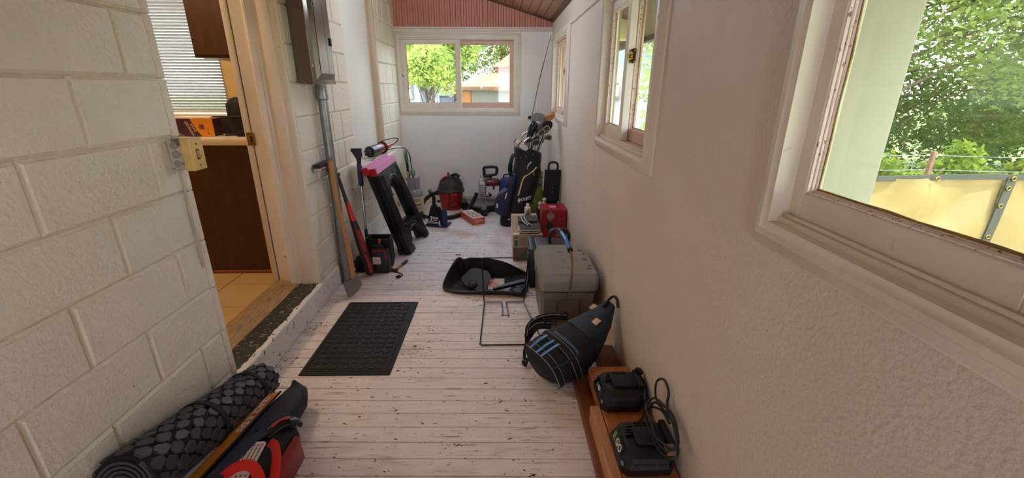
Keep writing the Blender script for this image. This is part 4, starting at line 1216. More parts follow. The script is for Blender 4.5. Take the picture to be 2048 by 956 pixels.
# ---- orange and white box
M_obox = mat('orange carton', C(208, 88, 44), 0.5, var=0.06)
t = thing('blade_carton', 'low orange and white carton on the floor in front of the miter saw', 'carton', (-0.285, 4.56, 0))
OM = frame((-0.286, 4.385, 0), (0.866, 0.42, 0), (-0.35, 0.94, 0))
mb = MB(OM); mb.box(0.0, 0.146, 0.0, 0.362, 0.0, 0.070, 0.002, 1); ob = mb.build('carton', M_obox, t)
mb = MB(OM); mb.box(0.012, 0.140, 0.014, 0.352, 0.070, 0.0708); tp = mb.build('top_label', M_paper, ob)
mb = MB(OM)
for (a, b, c, d) in ((0.03, 0.055, 0.05, 0.30), (0.065, 0.080, 0.03, 0.32), (0.088, 0.112, 0.06, 0.26), (0.118, 0.128, 0.04, 0.20)):
    n = int((d - c) / 0.022)
    for k in range(n):
        if (k * 7) % 5 == 3: continue
        mb.box(a, b, c + k * 0.022, c + k * 0.022 + 0.015, 0.0709, 0.0713)
mb.build('top_print', mat('brown print', C(98, 62, 50), 0.5, var=0.2), tp)
mb = MB(OM); mb.box(-0.0006, 0.0, 0.03, 0.14, 0.014, 0.055); mb.build('side_picture', mat('grey photo print', C(122, 112, 112), 0.5, var=0.4, vscale=60), ob)
mb = MB(OM)
for (a, b, z_) in ((0.02, 0.12, 0.048), (0.03, 0.13, 0.034), (0.02, 0.08, 0.018)): mb.box(a, b, -0.0006, 0.0, z_, z_ + 0.006)
mb.build('front_print', M_paper, ob)

# ---- golf bag
M_gb = mat('black golf nylon', C(14, 16, 24), 0.62, var=0.15, vscale=30, bump=0.25, bscale=180)
M_gbn = mat('navy golf nylon', C(32, 40, 72), 0.6, var=0.15, vscale=30, bump=0.3, bscale=160)
M_zip = mat('cream zip tape', C(222, 196, 140), 0.5, var=0.06)
t = thing('golf_bag', 'tall black and navy golf bag with clubs leaning in the far right corner', 'golf bag', (0.12, 4.45, 0))
GR = [(0.0, 0.115, 4.43, 0.098, 0.095), (0.02, 0.118, 4.43, 0.108, 0.102), (0.07, 0.125, 4.435, 0.112, 0.105), (0.10, 0.142, 4.445, 0.128, 0.112), (0.24, 0.205, 4.475, 0.146, 0.122), (0.40, 0.262, 4.51, 0.152, 0.126), (0.54, 0.292, 4.54, 0.150, 0.126), (0.63, 0.300, 4.56, 0.140, 0.122), (0.66, 0.302, 4.567, 0.134, 0.120), (0.745, 0.302, 4.585, 0.140, 0.124), (0.765, 0.303, 4.59, 0.138, 0.122), (0.768, 0.303, 4.59, 0.118, 0.104), (0.62, 0.298, 4.56, 0.112, 0.098)]
def gring(z, cx_, cy_, rx, ry, n=28):
    out = []
    for i in range(n):
        a = 2 * PI * i / n
        ca, sa = math.cos(a), math.sin(a)
        f = lambda v: math.copysign(abs(v) ** 0.85, v)
        out.append((cx_ + rx * f(ca), cy_ + ry * f(sa), z + (0.035 * ca if z > 0.6 else 0) * -1))
    return out
mb = MB(); mb.rings([gring(*g) for g in GR]); mb.jitter(0.004, 14); bag = mb.build('bag_body', M_gb, t, smooth=50)
mb = MB(); mb.rings([gring(z, a, b, c + 0.004, d + 0.004) for z, a, b, c, d in GR[0:3]], True, False, False); mb.build('rubber_foot', M_black2, t)
mb = MB(); mb.rings([gring(z, a, b, c + 0.005, d + 0.005) for z, a, b, c, d in GR[8:11]], True, False, False); cf = mb.build('top_cuff', M_gb, t)
def gpos(th, z, off=0.006):
    """point on the bag surface, th = angle (270 faces the camera)"""
    a = math.radians(th)
    for g0, g1 in zip(GR, GR[1:]):
        if g0[0] <= z <= g1[0]:
            f = (z - g0[0]) / (g1[0] - g0[0]); break
    m_ = [g0[i] + (g1[i] - g0[i]) * f for i in range(5)]
    k = lambda v: math.copysign(abs(v) ** 0.85, v)
    return V((m_[1] + (m_[3] + off) * k(math.cos(a)), m_[2] + (m_[4] + off) * k(math.sin(a)), z))
# side pockets
mb = MB()
PR = [(0.115, 0.055, 4.385, 0.050, 0.055), (0.15, 0.030, 4.375, 0.080, 0.080), (0.24, 0.032, 4.375, 0.090, 0.085), (0.33, 0.058, 4.385, 0.082, 0.080), (0.37, 0.080, 4.40, 0.060, 0.065), (0.40, 0.10, 4.42, 0.03, 0.05)]
mb.rings([gring(z, a, b, c, d, 20) for z, a, b, c, d in PR]); mb.jitter(0.007, 18); pk = mb.build('side_pocket', M_gbn, t, smooth=50)
mb = MB(); mb.tube([(-0.026, 4.31, 0.31), (0.02, 4.297, 0.352), (0.06, 4.31, 0.375), (0.105, 4.34, 0.39)], 0.006, 8, 5); mb.build('pocket_seam', M_navy_dark, pk)
mb = MB(); mb.strap([(0.075, 4.31, 0.37), (0.068, 4.298, 0.34), (0.060, 4.294, 0.31)], (1, 0, 0), 0.010, 0.004); mb.build('zip_pull', M_whiteprint, pk)
mb = MB(); mb.box(-0.030, -0.014, 4.292, 4.298, 0.215, 0.262, 0.003); mb.build('small_emblem', M_whiteprint, pk)
mb = MB(); mb.rings([gring(0.38, 0.125, 4.43, 0.045, 0.05, 16), gring(0.42, 0.115, 4.43, 0.055, 0.055, 16), gring(0.50, 0.135, 4.44, 0.05, 0.05, 16), gring(0.535, 0.15, 4.45, 0.03, 0.03, 16)]); mb.jitter(0.006, 20); mb.build('upper_pocket', M_gbn, t, smooth=50)
mb = MB(); mb.strap([(0.155, 4.47, 0.74), (0.130, 4.445, 0.70), (0.118, 4.43, 0.62), (0.122, 4.42, 0.52), (0.150, 4.41, 0.44), (0.155, 4.395, 0.40)], (0.7, -0.7, 0), 0.040, 0.014, 5); mb.build('shoulder_strap', M_cloth_black, t)
mb = MB(); mb.tube([(0.138, 4.455, 0.665), (0.108, 4.43, 0.65), (0.100, 4.425, 0.58), (0.118, 4.43, 0.52)], 0.012, 8, 5); mb.build('side_handle', M_cloth_black, t)
# zips
zp = [gpos(258, 0.325), gpos(257, 0.40), gpos(258, 0.47), gpos(263, 0.515), gpos(275, 0.545), gpos(290, 0.578), gpos(303, 0.608)]
mb = MB(); mb.strap(catmull(zp, 5), (1, 0, 0.5), 0.014, 0.004); zz_ = mb.build('long_zip', M_zip, t)
mb = MB(); p = gpos(290, 0.565, 0.012); mb.tube([p, p + V((0.0, -0.004, -0.035))], 0.004, 8); mb.build('zip_pull', M_zip, zz_)
mb = MB(); mb.strap(catmull([gpos(268, 0.615, 0.010), gpos(272, 0.645, 0.010), gpos(279, 0.664, 0.010)], 4), (1, 0, -0.6), 0.010, 0.004); mb.build('short_zip', M_whiteprint, t)
mb = MB(); mb.box(-0.004, 0.004, -0.003, 0.003, -0.024, 0.0, 0.002, 1, Matrix.Translation(gpos(268, 0.612, 0.012))); mb.build('zip_pull', M_chrome, t)
p = gpos(268, 0.285, 0.014)
LM = frame(p + V((0.062, 0.004, 0.012)), (1, 0.06, 0.26), (-0.26, 0.10, 1))
lettering('OUJET', 0.038, LM, M_whiteprint, t, 'lettering', bold=0.001, shear=0.3, depth=0.003)
lettering('9', 0.058, LM @ Matrix.Translation((-0.078, -0.004, 0)), M_whiteprint, t, 'emblem', bold=0.003, shear=0.3, depth=0.003)
mb = MB(); mb.box(0.090, 0.108, 4.316, 4.322, 0.078, 0.090, 0.002); mb.box(0.122, 0.132, 4.314, 4.320, 0.066, 0.092, 0.002); mb.build('foot_emblem', M_whiteprint, t)
for th, z in ((262, 0.72), (285, 0.735), (240, 0.70)):
    mb = MB(); mb.ball(gpos(th, z, 0.008), 0.006); mb.build('stud', M_chrome, cf)

# clubs: each its own thing standing in the bag
M_iron = mat('satin iron', C(176, 172, 164), 0.3, 0.85, var=0.1, vscale=30)
M_ironface = mat('dark iron face', C(92, 88, 82), 0.4, 0.7, var=0.15, vscale=30)
def iron(base, top, ang, label, flip=1, size=1.0):
    base, top = V(base), V(top)
    T = thing('golf_iron', label, 'golf club', base, 0, 'irons in the golf bag')
    mb = MB(); mb.cyl(base, top, 0.0048, 0.0058, 8); mb.build('shaft', M_chrome, T)
    u = (top - base).normalized()
    mb = MB(); mb.cyl(top - u * 0.05, top + u * 0.004, 0.0075, 0.0075, 10); mb.build('ferrule', M_black, T)
    F = frame(top, (math.cos(ang) * flip, 0.15, math.sin(ang)), u * 0.8 + V((0, 0, 0.3)))
    s = size
    poly = [(-0.010, -0.008), (0.012, -0.012), (0.048 * s, -0.014), (0.078 * s, -0.006), (0.086 * s, 0.018), (0.076 * s, 0.044 * s), (0.052 * s, 0.050 * s), (0.020, 0.036), (-0.006, 0.022)]
    mb = MB(F); mb.rings([[(a, b, -0.007) for a, b in poly], [(a, b, 0.007) for a, b in poly]]); h = mb.build('club_head', M_iron, T)
    cx_ = sum(a for a, b in poly) / len(poly); cy_ = sum(b for a, b in poly) / len(poly)
    mb = MB(F); ip = [(cx_ + (a - cx_) * 0.72 + 0.004, cy_ + (b - cy_) * 0.66) for a, b in poly]
    mb.rings([[(a, b, -0.0085) for a, b in ip], [(a, b, 0.0085) for a, b in ip]]); mb.build('club_face', M_ironface, h)
iron((0.280, 4.585, 0.62), (0.268, 4.50, 0.845), 0.3, 'iron at the left of the golf bag opening, head tipped over the rim', 1, 1.0)
iron((0.315, 4.575, 0.62), (0.335, 4.505, 0.830), 0.12, 'lowest iron at the front middle of the golf bag', 1, 1.05)
iron((0.335, 4.590, 0.62), (0.345, 4.530, 0.872), 0.25, 'dark iron just above the lowest front one in the golf bag', 1, 1.0)
iron((0.350, 4.600, 0.62), (0.395, 4.540, 0.905), 0.5, 'broad silver iron standing right of centre in the golf bag', 1, 1.15)
iron((0.365, 4.605, 0.62), (0.440, 4.560, 0.960), 0.15, 'highest pale iron at the right of the golf bag', 1, 1.05)
iron((0.370, 4.620, 0.62), (0.470, 4.590, 0.885), -0.2, 'rightmost iron hanging low beside the golf bag', 1, 0.95)
T = thing('golf_wedge', 'curved silver wedge at the back left of the golf bag opening', 'golf club', (0.262, 4.63, 0.62))
mb = MB(); mb.cyl((0.262, 4.63, 0.62), (0.240, 4.62, 0.875), 0.005, 0.006, 8); mb.build('shaft', M_chrome, T)
mb = MB(); mb.tube([(0.240, 4.62, 0.872), (0.242, 4.618, 0.905), (0.265, 4.615, 0.930), (0.300, 4.61, 0.945)], [0.008, 0.011, 0.014, 0.012], 10, 5, False, (1, 0.6)); mb.build('club_head', M_iron, T)
T = thing('golf_putter', 'white and silver putter head lying over the left rim of the golf bag', 'golf club', (0.235, 4.53, 0.62))
mb = MB(); mb.cyl((0.262, 4.56, 0.62), (0.245, 4.49, 0.815), 0.005, 0.006, 8); mb.build('shaft', M_chrome, T)
PM = frame((0.220, 4.455, 0.832), (0.80, -0.12, -0.58), (0.25, 0.9, 0.15))
mb = MB(PM); mb.rings([[(-0.072 + 0.0, 0.030 * math.cos(a), 0.020 * math.sin(a)) for a in [2 * PI * i / 14 for i in range(14)]], [(-0.055, 0.036 * math.cos(a), 0.026 * math.sin(a)) for a in [2 * PI * i / 14 for i in range(14)]], [(0.0, 0.042 * math.cos(a), 0.030 * math.sin(a)) for a in [2 * PI * i / 14 for i in range(14)]], [(0.055, 0.038 * math.cos(a), 0.026 * math.sin(a)) for a in [2 * PI * i / 14 for i in range(14)]], [(0.085, 0.020 * math.cos(a), 0.012 * math.sin(a)) for a in [2 * PI * i / 14 for i in range(14)]]])
h = mb.build('club_head', mat('white club enamel', C(224, 222, 216), 0.3, var=0.04), T)
mb = MB(PM); mb.box(-0.026, -0.010, -0.043, 0.043, -0.0285, 0.0305, 0.01, 2); mb.build('orange_band', mat('orange band', C(196, 92, 52), 0.4), h)
mb = MB(PM); mb.lathe((-0.078, 0, 0), (1, 0, 0), [(0.018, 0.0), (0.030, 0.004), (0.032, 0.012)], 16, True, 1, 0.8); mb.build('dark_toe', M_black, h)
# driver in a black head cover, fuzzy grey animal cover, black cover
T = thing('golf_driver', 'driver in a glossy black head cover above the golf bag', 'golf club', (0.30, 4.60, 0.62))
mb = MB(); mb.cyl((0.298, 4.60, 0.62), (0.325, 4.62, 0.90), 0.006, 0.007, 8); mb.build('shaft', M_black, T)
mb = MB(); mb.lathe((0.305, 4.60, 0.855), (0.30, 0.10, 0.92), [(0.020, 0.0), (0.030, 0.03), (0.040, 0.08), (0.052, 0.13), (0.054, 0.165), (0.044, 0.19), (0.02, 0.205)], 20, True, 1.0, 0.85); h = mb.build('head_cover', M_black_gloss, T)
mb = MB(); mb.ball((0.405, 4.575, 1.045), 0.022, 0.008, 0.010, 12, 8, Matrix.Rotation(0.4, 4, 'Y')); mb.build('emblem', M_whiteprint, h)
T = thing('furry_club_cover', 'grey furry animal club cover with curled tan horns above the golf bag', 'head cover', (0.40, 4.70, 0.95))
mb = MB(); mb.cyl((0.32, 4.62, 0.62), (0.40, 4.68, 0.98), 0.006, 0.007, 8); mb.build('shaft', M_black, T)
M_fur = mat('grey fur', C(122, 122, 122), 0.95, var=0.35, vscale=60, bump=1.0, bscale=120)
FA = V((0.385, 4.66, 0.94)); FD = V((0.22, 0.08, 0.95)).normalized()
mb = MB(); mb.lathe(FA, FD, [(0.045, 0.0), (0.065, 0.03), (0.078, 0.08), (0.082, 0.125), (0.070, 0.165), (0.045, 0.19), (0.0, 0.20)], 24); hd = mb.build('fur_head', M_fur, T)
mb = MB()
random.seed(11)
for i in range(1500):
    d = random.uniform(0.0, 0.2); a = random.uniform(0, 2 * PI)
    r = 0.076 * math.sqrt(max(0.02, 1 - ((d - 0.11) / 0.105) ** 2))
    q = FD.to_track_quat('Z', 'Y')
    o_ = q @ V((math.cos(a), math.sin(a), 0))
    p = FA + FD * d + o_ * r
    e = p + (o_ * 0.012 + V((random.uniform(-.006, .006), random.uniform(-.006, .006), random.uniform(-.004, .008))))
    s_ = o_.cross(FD) * 0.0016
    mb.face([p - s_, p + s_, e])
mb.build('fur_tufts', M_fur, hd, smooth=0, kind='stuff')
M_horn = mat('tan felt', C(196, 130, 72), 0.8, var=0.15, vscale=30, bump=0.3, bscale=100)
mb = MB(); mb.tube([(0.465, 4.66, 1.065), (0.510, 4.64, 1.085), (0.548, 4.64, 1.102), (0.560, 4.65, 1.130), (0.552, 4.66, 1.150)], [0.016, 0.014, 0.013, 0.012, 0.009], 10, 5); mb.build('horn', M_horn, T)
mb = MB(); mb.tube([(0.465, 4.655, 1.075), (0.50, 4.635, 1.100), (0.528, 4.63, 1.112), (0.538, 4.64, 1.135)], [0.014, 0.013, 0.012, 0.008], 10, 5); mb.build('horn', M_horn, T)
mb = MB(); mb.tube([(0.460, 4.65, 1.050), (0.51, 4.63, 1.063), (0.545, 4.635, 1.078), (0.572, 4.65, 1.11), (0.578, 4.66, 1.14)], [0.013, 0.013, 0.012, 0.012, 0.008], 10, 5); mb.build('horn', M_horn, T)
mb = MB(); mb.ball((0.325, 4.70, 1.085), 0.022, 0.014, 0.020); mb.build('ear', mat('brown felt', C(84, 48, 30), 0.8, var=0.2), T)
T = thing('black_club_cover', 'black fabric head cover at the far right of the golf bag by the wall', 'head cover', (0.50, 4.68, 0.9))
mb = MB(); mb.cyl((0.36, 4.63, 0.62), (0.49, 4.68, 0.96), 0.006, 0.007, 8); mb.build('shaft', M_black, T)
mb = MB(); mb.lathe((0.455, 4.665, 0.935), (0.42, 0.0, 0.75), [(0.030, 0.0), (0.050, 0.03), (0.062, 0.07), (0.062, 0.11), (0.046, 0.14), (0.0, 0.15)], 20); h = mb.build('cover', M_cloth_black, T)
mb = MB(); mb.ball((0.470, 4.625, 1.035), 0.040, 0.014, 0.028, 14, 10, Matrix.Rotation(-0.3, 4, 'Y')); mb.build('brown_patch', mat('brown leather', C(66, 38, 28), 0.6, var=0.2), h)

# ---- navy bag behind, green sack, ball trolley
t = thing('navy_carry_bag', 'plain navy carry bag standing behind the golf bag at the far wall', 'bag', (0.12, 5.05, 0))
mb = MB(); mb.rings([rr(0.0, 0.20, 4.90, 5.03, 0.0, 0.04), rr(-0.005, 0.22, 4.89, 5.045, 0.10, 0.05), rr(0.0, 0.21, 4.90, 5.04, 0.36, 0.05), rr(0.03, 0.18, 4.93, 5.01, 0.395, 0.03)])
mb.jitter(0.008, 10); b_ = mb.build('body', mat('navy canvas', C(44, 56, 128), 0.7, var=0.1, vscale=20, bump=0.2), t, smooth=50)
mb = MB(); mb.tube([(0.05, 4.97, 0.39), (0.06, 4.96, 0.43), (0.14, 4.96, 0.43), (0.15, 4.97, 0.39)], 0.008, 8, 5); mb.build('handle', M_navy, t)
t = thing('green_sack', 'lime green sack standing between golf bag and black trolley', 'sack', (0.43, 4.95, 0))
M_lime = patch(mat('lime sack film', C(128, 140, 34), 0.4, var=0.25, vscale=14, bump=0.5, bscale=24), C(52, 64, 30), 10, 0.58, 0.66)
mb = MB()
for_ = [rr(0.335, 0.500, 4.86, 5.08, 0.0, 0.03), rr(0.325, 0.505, 4.85, 5.09, 0.12, 0.04), rr(0.33, 0.50, 4.86, 5.08, 0.25, 0.04), rr(0.345, 0.50, 4.87, 5.07, 0.33, 0.04), rr(0.36, 0.505, 4.90, 5.05, 0.42, 0.03), rr(0.37, 0.505, 4.95, 5.01, 0.475, 0.015)]
mb.rings(for_); mb.subdiv(2).jitter(0.012, 14); sk = mb.build('sack_body', M_lime, t, smooth=50)
mb = MB(); mb.prism([(0.36, 0.34), (0.49, 0.345), (0.488, 0.40), (0.37, 0.395)], 4.862, 4.872, 'xz'); mb.build('printed_panel', mat('grey green print', C(120, 136, 110), 0.4, var=0.3, vscale=40), sk)
mb = MB(); mb.tube([(0.35, 4.89, 0.405), (0.42, 4.875, 0.41), (0.50, 4.89, 0.415)], 0.006, 8, 4); mb.build('black_tie', M_black, sk)
t = thing('push_trolley', 'black fabric caddy with loop handle leaning on the right wall in the corner', 'caddy', (0.53, 4.28, 0))
def leanbox(mb, x0, x1, z0, z1, xo0, xo1, y0, y1):
    mb.rings([[(x0, y0, z0), (x1, y0, z0), (x1, y1, z0), (x0, y1, z0)], [(x0 + xo0, y0 + 0.02, z1), (x1 + xo1, y0 + 0.02, z1), (x1 + xo1, y1 + 0.02, z1), (x0 + xo0, y1 + 0.02, z1)]])
mb = MB(); leanbox(mb, 0.455, 0.590, 0.0, 0.38, -0.012, 0.006, 4.275, 4.345); mb.build('lower_body', M_black2, t)
mb = MB(); leanbox(mb, 0.440, 0.600, 0.30, 0.612, 0.016, 0.012, 4.225, 4.270); mb.subdiv(1); bd = mb.build('front_panel', M_cloth_black, t)
mb = MB(); mb.tube([(0.497, 4.268, 0.60), (0.490, 4.27, 0.640), (0.502, 4.27, 0.678), (0.540, 4.27, 0.688), (0.574, 4.27, 0.675), (0.582, 4.27, 0.640), (0.572, 4.268, 0.60)], 0.011, 10, 5); mb.build('loop_handle', M_black, t)
for zz in (0.44, 0.40):
    mb = MB(); mb.ball((0.53, 4.228, zz), 0.005); mb.build('rivet', M_chrome, bd)
t = thing('ball_caddy', 'black mesh tube behind the red box holding golf balls', 'ball caddy', (0.425, 4.12, 0))
mb = MB(); mb.lathe((0.427, 4.12, 0.0), (0, 0, 1), [(0.056, 0.0), (0.060, 0.01), (0.062, 0.255), (0.058, 0.255), (0.058, 0.249), (0.0, 0.248)], 20); mb.build('tube', M_black2, t)
M_ball = mat('golf ball white', C(206, 200, 190), 0.4, var=0.03, bump=0.4, bscale=300)
M_bally = mat('golf ball yellow', C(206, 190, 70), 0.4, var=0.03, bump=0.4, bscale=300)
for (x, y, z, m_, lb) in ((0.435, 4.475, 0.2265, M_ball, 'white golf ball low at the left of the caddy'), (0.478, 4.47, 0.2265, M_ball, 'white golf ball low at the right of the caddy'), (0.457, 4.515, 0.2265, M_ball, 'white golf ball hidden low at the back of the caddy'),
                          (0.437, 4.492, 0.2655, M_ball, 'white golf ball upper left on the ball caddy'), (0.474, 4.485, 0.2665, M_bally, 'yellow golf ball on the ball caddy'), (0.478, 4.513, 0.299, M_ball, 'topmost white golf ball on the ball caddy')):
    mb = MB(); mb.ball((x - 0.035, y - 0.382, z + 0.0435), 0.0213, None, None, 16, 12)
    o = mb.build('golf_ball', m_, None, lb, 'golf ball', 'golf balls in the caddy', smooth=60)

# ---- fishing rod
t = thing('fishing_rod', 'thin dark fishing rod leaning from the golf bag into the far right corner', 'fishing rod', (0.27, 4.63, 0.6))
mb = MB(); mb.tube([(0.275, 4.655, 0.60), (0.318, 4.73, 0.90), (0.44, 5.06, 1.42), (0.597, 5.38, 1.945)], [0.0052, 0.0048, 0.0042, 0.0028], 8, 8); mb.build('rod_blank', M_black, t)
for f, r in ((0.35, 0.007), (0.6, 0.006), (0.82, 0.005)):
    a = V((0.318, 4.73, 0.90)).lerp(V((0.597, 5.38, 1.945)), f)
    mb = MB(); mb.torus(a + V((0.008, 0, 0)), (0, 0.5, 1), r * 0.7, 0.0012, 12, 6); mb.build('line_guide', M_chrome, t)
# ================================================================ things along the right wall
# ---- printed cardboard box with a towel and glue bottle
M_kraft = mat('brown cardboard', C(186, 152, 116), 0.75, var=0.08, vscale=12, bump=0.08, bscale=120)
M_kraft_d = mat('brown printed cardboard', C(120, 88, 66), 0.6, var=0.15, vscale=16)
t = thing('printed_carton', 'brown cardboard carton with printed front holding a folded towel and glue bottle', 'carton', (0.245, 3.68, 0))
CX0, CX1, CY0, CY1, CZ = 0.112, 0.358, 3.385, 4.02, 0.232
mb = MB(); mb.box(CX0, CX1, CY0, CY1, 0, CZ, 0.003, 1); cb = mb.build('carton', M_kraft, t)
mb = MB(); mb.box(CX0 + 0.01, CX1 - 0.005, CY0 - 0.0012, CY0, 0.122, CZ - 0.010); lb = mb.build('front_label', mat('grey carton print', C(176, 160, 146), 0.6, var=0.06), cb)
mb = MB()
for k in range(9): mb.box(0.165, 0.222, CY0 - 0.0020, CY0 - 0.0012, 0.135 + k * 0.0075, 0.138 + k * 0.0075)
for k in range(8): mb.box(0.232, 0.262, CY0 - 0.0020, CY0 - 0.0012, 0.135 + k * 0.0075, 0.138 + k * 0.0075)
for k in range(5): mb.box(0.170 + k * 0.016, 0.176 + k * 0.016, CY0 - 0.0020, CY0 - 0.0012, 0.205, 0.211)
mb.box(0.122, 0.140, CY0 - 0.0020, CY0 - 0.0012, 0.200, 0.214); mb.box(0.143, 0.150, CY0 - 0.0020, CY0 - 0.0012, 0.196, 0.216)
mb.build('print', M_kraft_d, lb)
mb = MB(); mb.box(0.126, 0.150, CY0 - 0.0018, CY0 - 0.0012, 0.132, 0.184, 0); mb.build('icon_panel', mat('dark green print', C(74, 76, 56), 0.6, var=0.2), lb)
mb = MB(); mb.torus((0.320, CY0 - 0.0016, 0.160), (0, 1, 0), 0.016, 0.003, 20, 6); mb.box(-0.002, 0.002, CY0 - 0.0022, CY0 - 0.0012, -0.014, 0.014, 0, 1, Matrix.Translation((0.320, 0, 0.160)) @ Matrix.Rotation(0.8, 4, 'Y')); mb.ball((0.320, CY0 - 0.001, 0.160), 0.008, 0.001, 0.008); mb.build('round_symbol', M_black, lb)
mb = MB(); mb.box(CX0 + 0.002, CX1 - 0.002, CY0 - 0.0012, CY0, 0.004, 0.118); pic = mb.build('front_picture', patch(mat('brown photo print', C(112, 86, 62), 0.55, var=0.35, vscale=14), C(72, 92, 44), 11, 0.50, 0.56, 5), cb)
mb = MB(); mb.box(CX0, CX1, CY0 + 0.002, CY0 + 0.05, CZ, CZ + 0.0008); mb.box(CX0 - 0.0005, CX0 + 0.0, CY0 + 0.02, CY1 - 0.02, 0.02, 0.21); mb.build('tape', M_paper, cb)
mb = MB(); mb.box(CX0 + 0.004, CX1 - 0.003, CY1 - 0.055, CY1 - 0.004, CZ, CZ + 0.0015); fl = mb.build('flap_edge', mat('pale cardboard edge', C(216, 194, 160), 0.7, var=0.06), cb)
mb = MB(); mb.tube([(0.24, 3.96, CZ + 0.001), (0.25, 3.92, CZ + 0.001), (0.30, 3.91, CZ + 0.001), (0.33, 3.93, CZ + 0.001)], 0.0022, 6, 4); mb.tube([(0.27, 3.80, CZ + 0.001), (0.30, 3.79, CZ + 0.001)], 0.006, 6, 4); mb.build('top_print', M_kraft_d, cb)
t = thing('folded_towel', 'grey towel with white striped edge folded on the cardboard carton', 'towel', (0.24, 3.55, CZ))
M_tow = mat('grey towel', C(88, 84, 88), 0.9, var=0.15, vscale=50, bump=0.6, bscale=200)
def sheet(mb, path, w0, w1, th):
    """folded cloth: path in (y,z), extruded along x between w0 and w1"""
    pts = catmull([V((0, a, b)) for a, b in path], 5)
    n = len(pts)
    nor = []
    for i in range(n):
        tt = (pts[min(i + 1, n - 1)] - pts[max(i - 1, 0)]).normalized()
        nor.append(V((0, -tt.z, tt.y)))
    up = [p + nn * th / 2 for p, nn in zip(pts, nor)]
    dn = [p - nn * th / 2 for p, nn in zip(pts, nor)]
    prof = up + dn[::-1]
    xs_ = [w0 + (w1 - w0) * i / 10 for i in range(11)]
    mb.rings([[(x, p.y + 0.0, p.z) for p in prof] for x in xs_])
mb = MB(); z0 = CZ + 0.006
path = [(3.70, z0), (3.55, z0), (3.435, z0 + 0.002), (3.410, z0 + 0.018), (3.435, z0 + 0.034), (3.52, z0 + 0.032), (3.64, z0 + 0.030), (3.72, z0 + 0.036), (3.735, z0 + 0.05), (3.70, z0 + 0.062), (3.58, z0 + 0.050)]
sheet(mb, path, 0.165, 0.338, 0.011); mb.jitter(0.003, 18); tw = mb.build('cloth', M_tow, t, smooth=60)
mb = MB(); mb.strap(catmull([V((0.170, 3.72, z0 + 0.060)), V((0.20, 3.66, z0 + 0.066)), V((0.215, 3.56, z0 + 0.056)), V((0.255, 3.47, z0 + 0.046))], 6), (1, 0.4, 0), 0.020, 0.010); mb.build('black_stripe', M_cloth_black, t)
mb = MB()
for dx in (-0.013, 0.013):
    mb.strap(catmull([V((0.170 + dx, 3.72, z0 + 0.063)), V((0.20 + dx, 3.66, z0 + 0.069)), V((0.215 + dx, 3.56, z0 + 0.060)), V((0.255 + dx, 3.47, z0 + 0.049))], 6), (1, 0.4, 0), 0.006, 0.009)
mb.build('white_stripes', M_whiteprint, t)
mb = MB()
mb.tube([(0.163, 3.56, z0 + 0.004), (0.166, 3.42, z0 + 0.006), (0.172, 3.404, z0 + 0.018), (0.166, 3.42, z0 + 0.037), (0.163, 3.50, z0 + 0.038)], 0.004, 8, 5)
mb.tube([(0.170, 3.4025, z0 + 0.012), (0.25, 3.401, z0 + 0.010), (0.334, 3.403, z0 + 0.012)], 0.004, 8, 4)
mb.tube([(0.170, 3.4025, z0 + 0.028), (0.25, 3.402, z0 + 0.026), (0.334, 3.404, z0 + 0.028)], 0.004, 8, 4)
mb.build('white_hem', M_paper, t)
t = thing('glue_bottle', 'white plastic glue bottle with black lettering on the back of the carton', 'bottle', (0.262, 3.88, CZ))
bc = V((0.262, 3.88, CZ + 0.002))
mb = MB(); mb.lathe(bc, (0, 0, 1), [(0.026, 0.0), (0.029, 0.004), (0.029, 0.075), (0.027, 0.085), (0.029, 0.09), (0.028, 0.10), (0.014, 0.112), (0.0125, 0.116)], 24); bt = mb.build('bottle_body', mat('white bottle plastic', C(226, 218, 204), 0.35, var=0.03), t)
mb = MB(); mb.lathe(bc, (0, 0, 1), [(0.0145, 0.116), (0.0145, 0.134), (0.012, 0.136)], 18); mb.build('cap', M_whiteprint, t)
mb = MB()
for (zz, hw) in ((0.070, 0.5), (0.052, 0.75), (0.036, 0.8)):
    pts = [(bc.x + 0.0296 * math.sin(a), bc.y - 0.0296 * math.cos(a), bc.z + zz + 0.006 * math.sin(a * 3)) for a in [-hw + 2 * hw * i / 8 for i in range(9)]]
    mb.strap(pts, (0, 0, 1), 0.008, 0.0008)
mb.build('black_lettering', M_black, bt)

# ---- red box with round spots
M_rbox = mat('red gift carton', C(164, 28, 36), 0.42, var=0.06, vscale=10)
t = thing('red_carton', 'tall red carton with grey and green round spots against the right wall', 'carton', (0.50, 3.88, 0))
RX0, RX1, RY0, RY1, RZ = 0.388, 0.612, 3.765, 3.995, 0.340
mb = MB(); mb.box(RX0, RX1, RY0, RY1, 0, RZ, 0.003, 1); rb = mb.build('carton', M_rbox, t)
for nm, x, z, m_ in (('grey_spot', 0.466, 0.278, mat('grey spot', C(160, 140, 140), 0.5)), ('green_spot', 0.463, 0.188, mat('dark green spot', C(46, 56, 44), 0.5)), ('grey_spot', 0.552, 0.125, mat('grey spot', C(160, 140, 140), 0.5)), ('green_spot', 0.580, 0.045, mat('dark green spot', C(46, 56, 44), 0.5))):
    mb = MB(); mb.lathe((x, RY0, z), (0, -1, 0), [(0.036, 0.0), (0.036, 0.0012), (0.0, 0.0013)], 28); mb.build(nm, m_, rb)
mb = MB()
for x, z in ((0.552, 0.246), (0.468, 0.232), (0.462, 0.120), (0.470, 0.324), (0.545, 0.172)): mb.ball((x, RY0 - 0.0005, z), 0.004, 0.001, 0.006, 8, 6)
mb.build('small_print', mat('pinkish print', C(196, 140, 138), 0.5), rb)
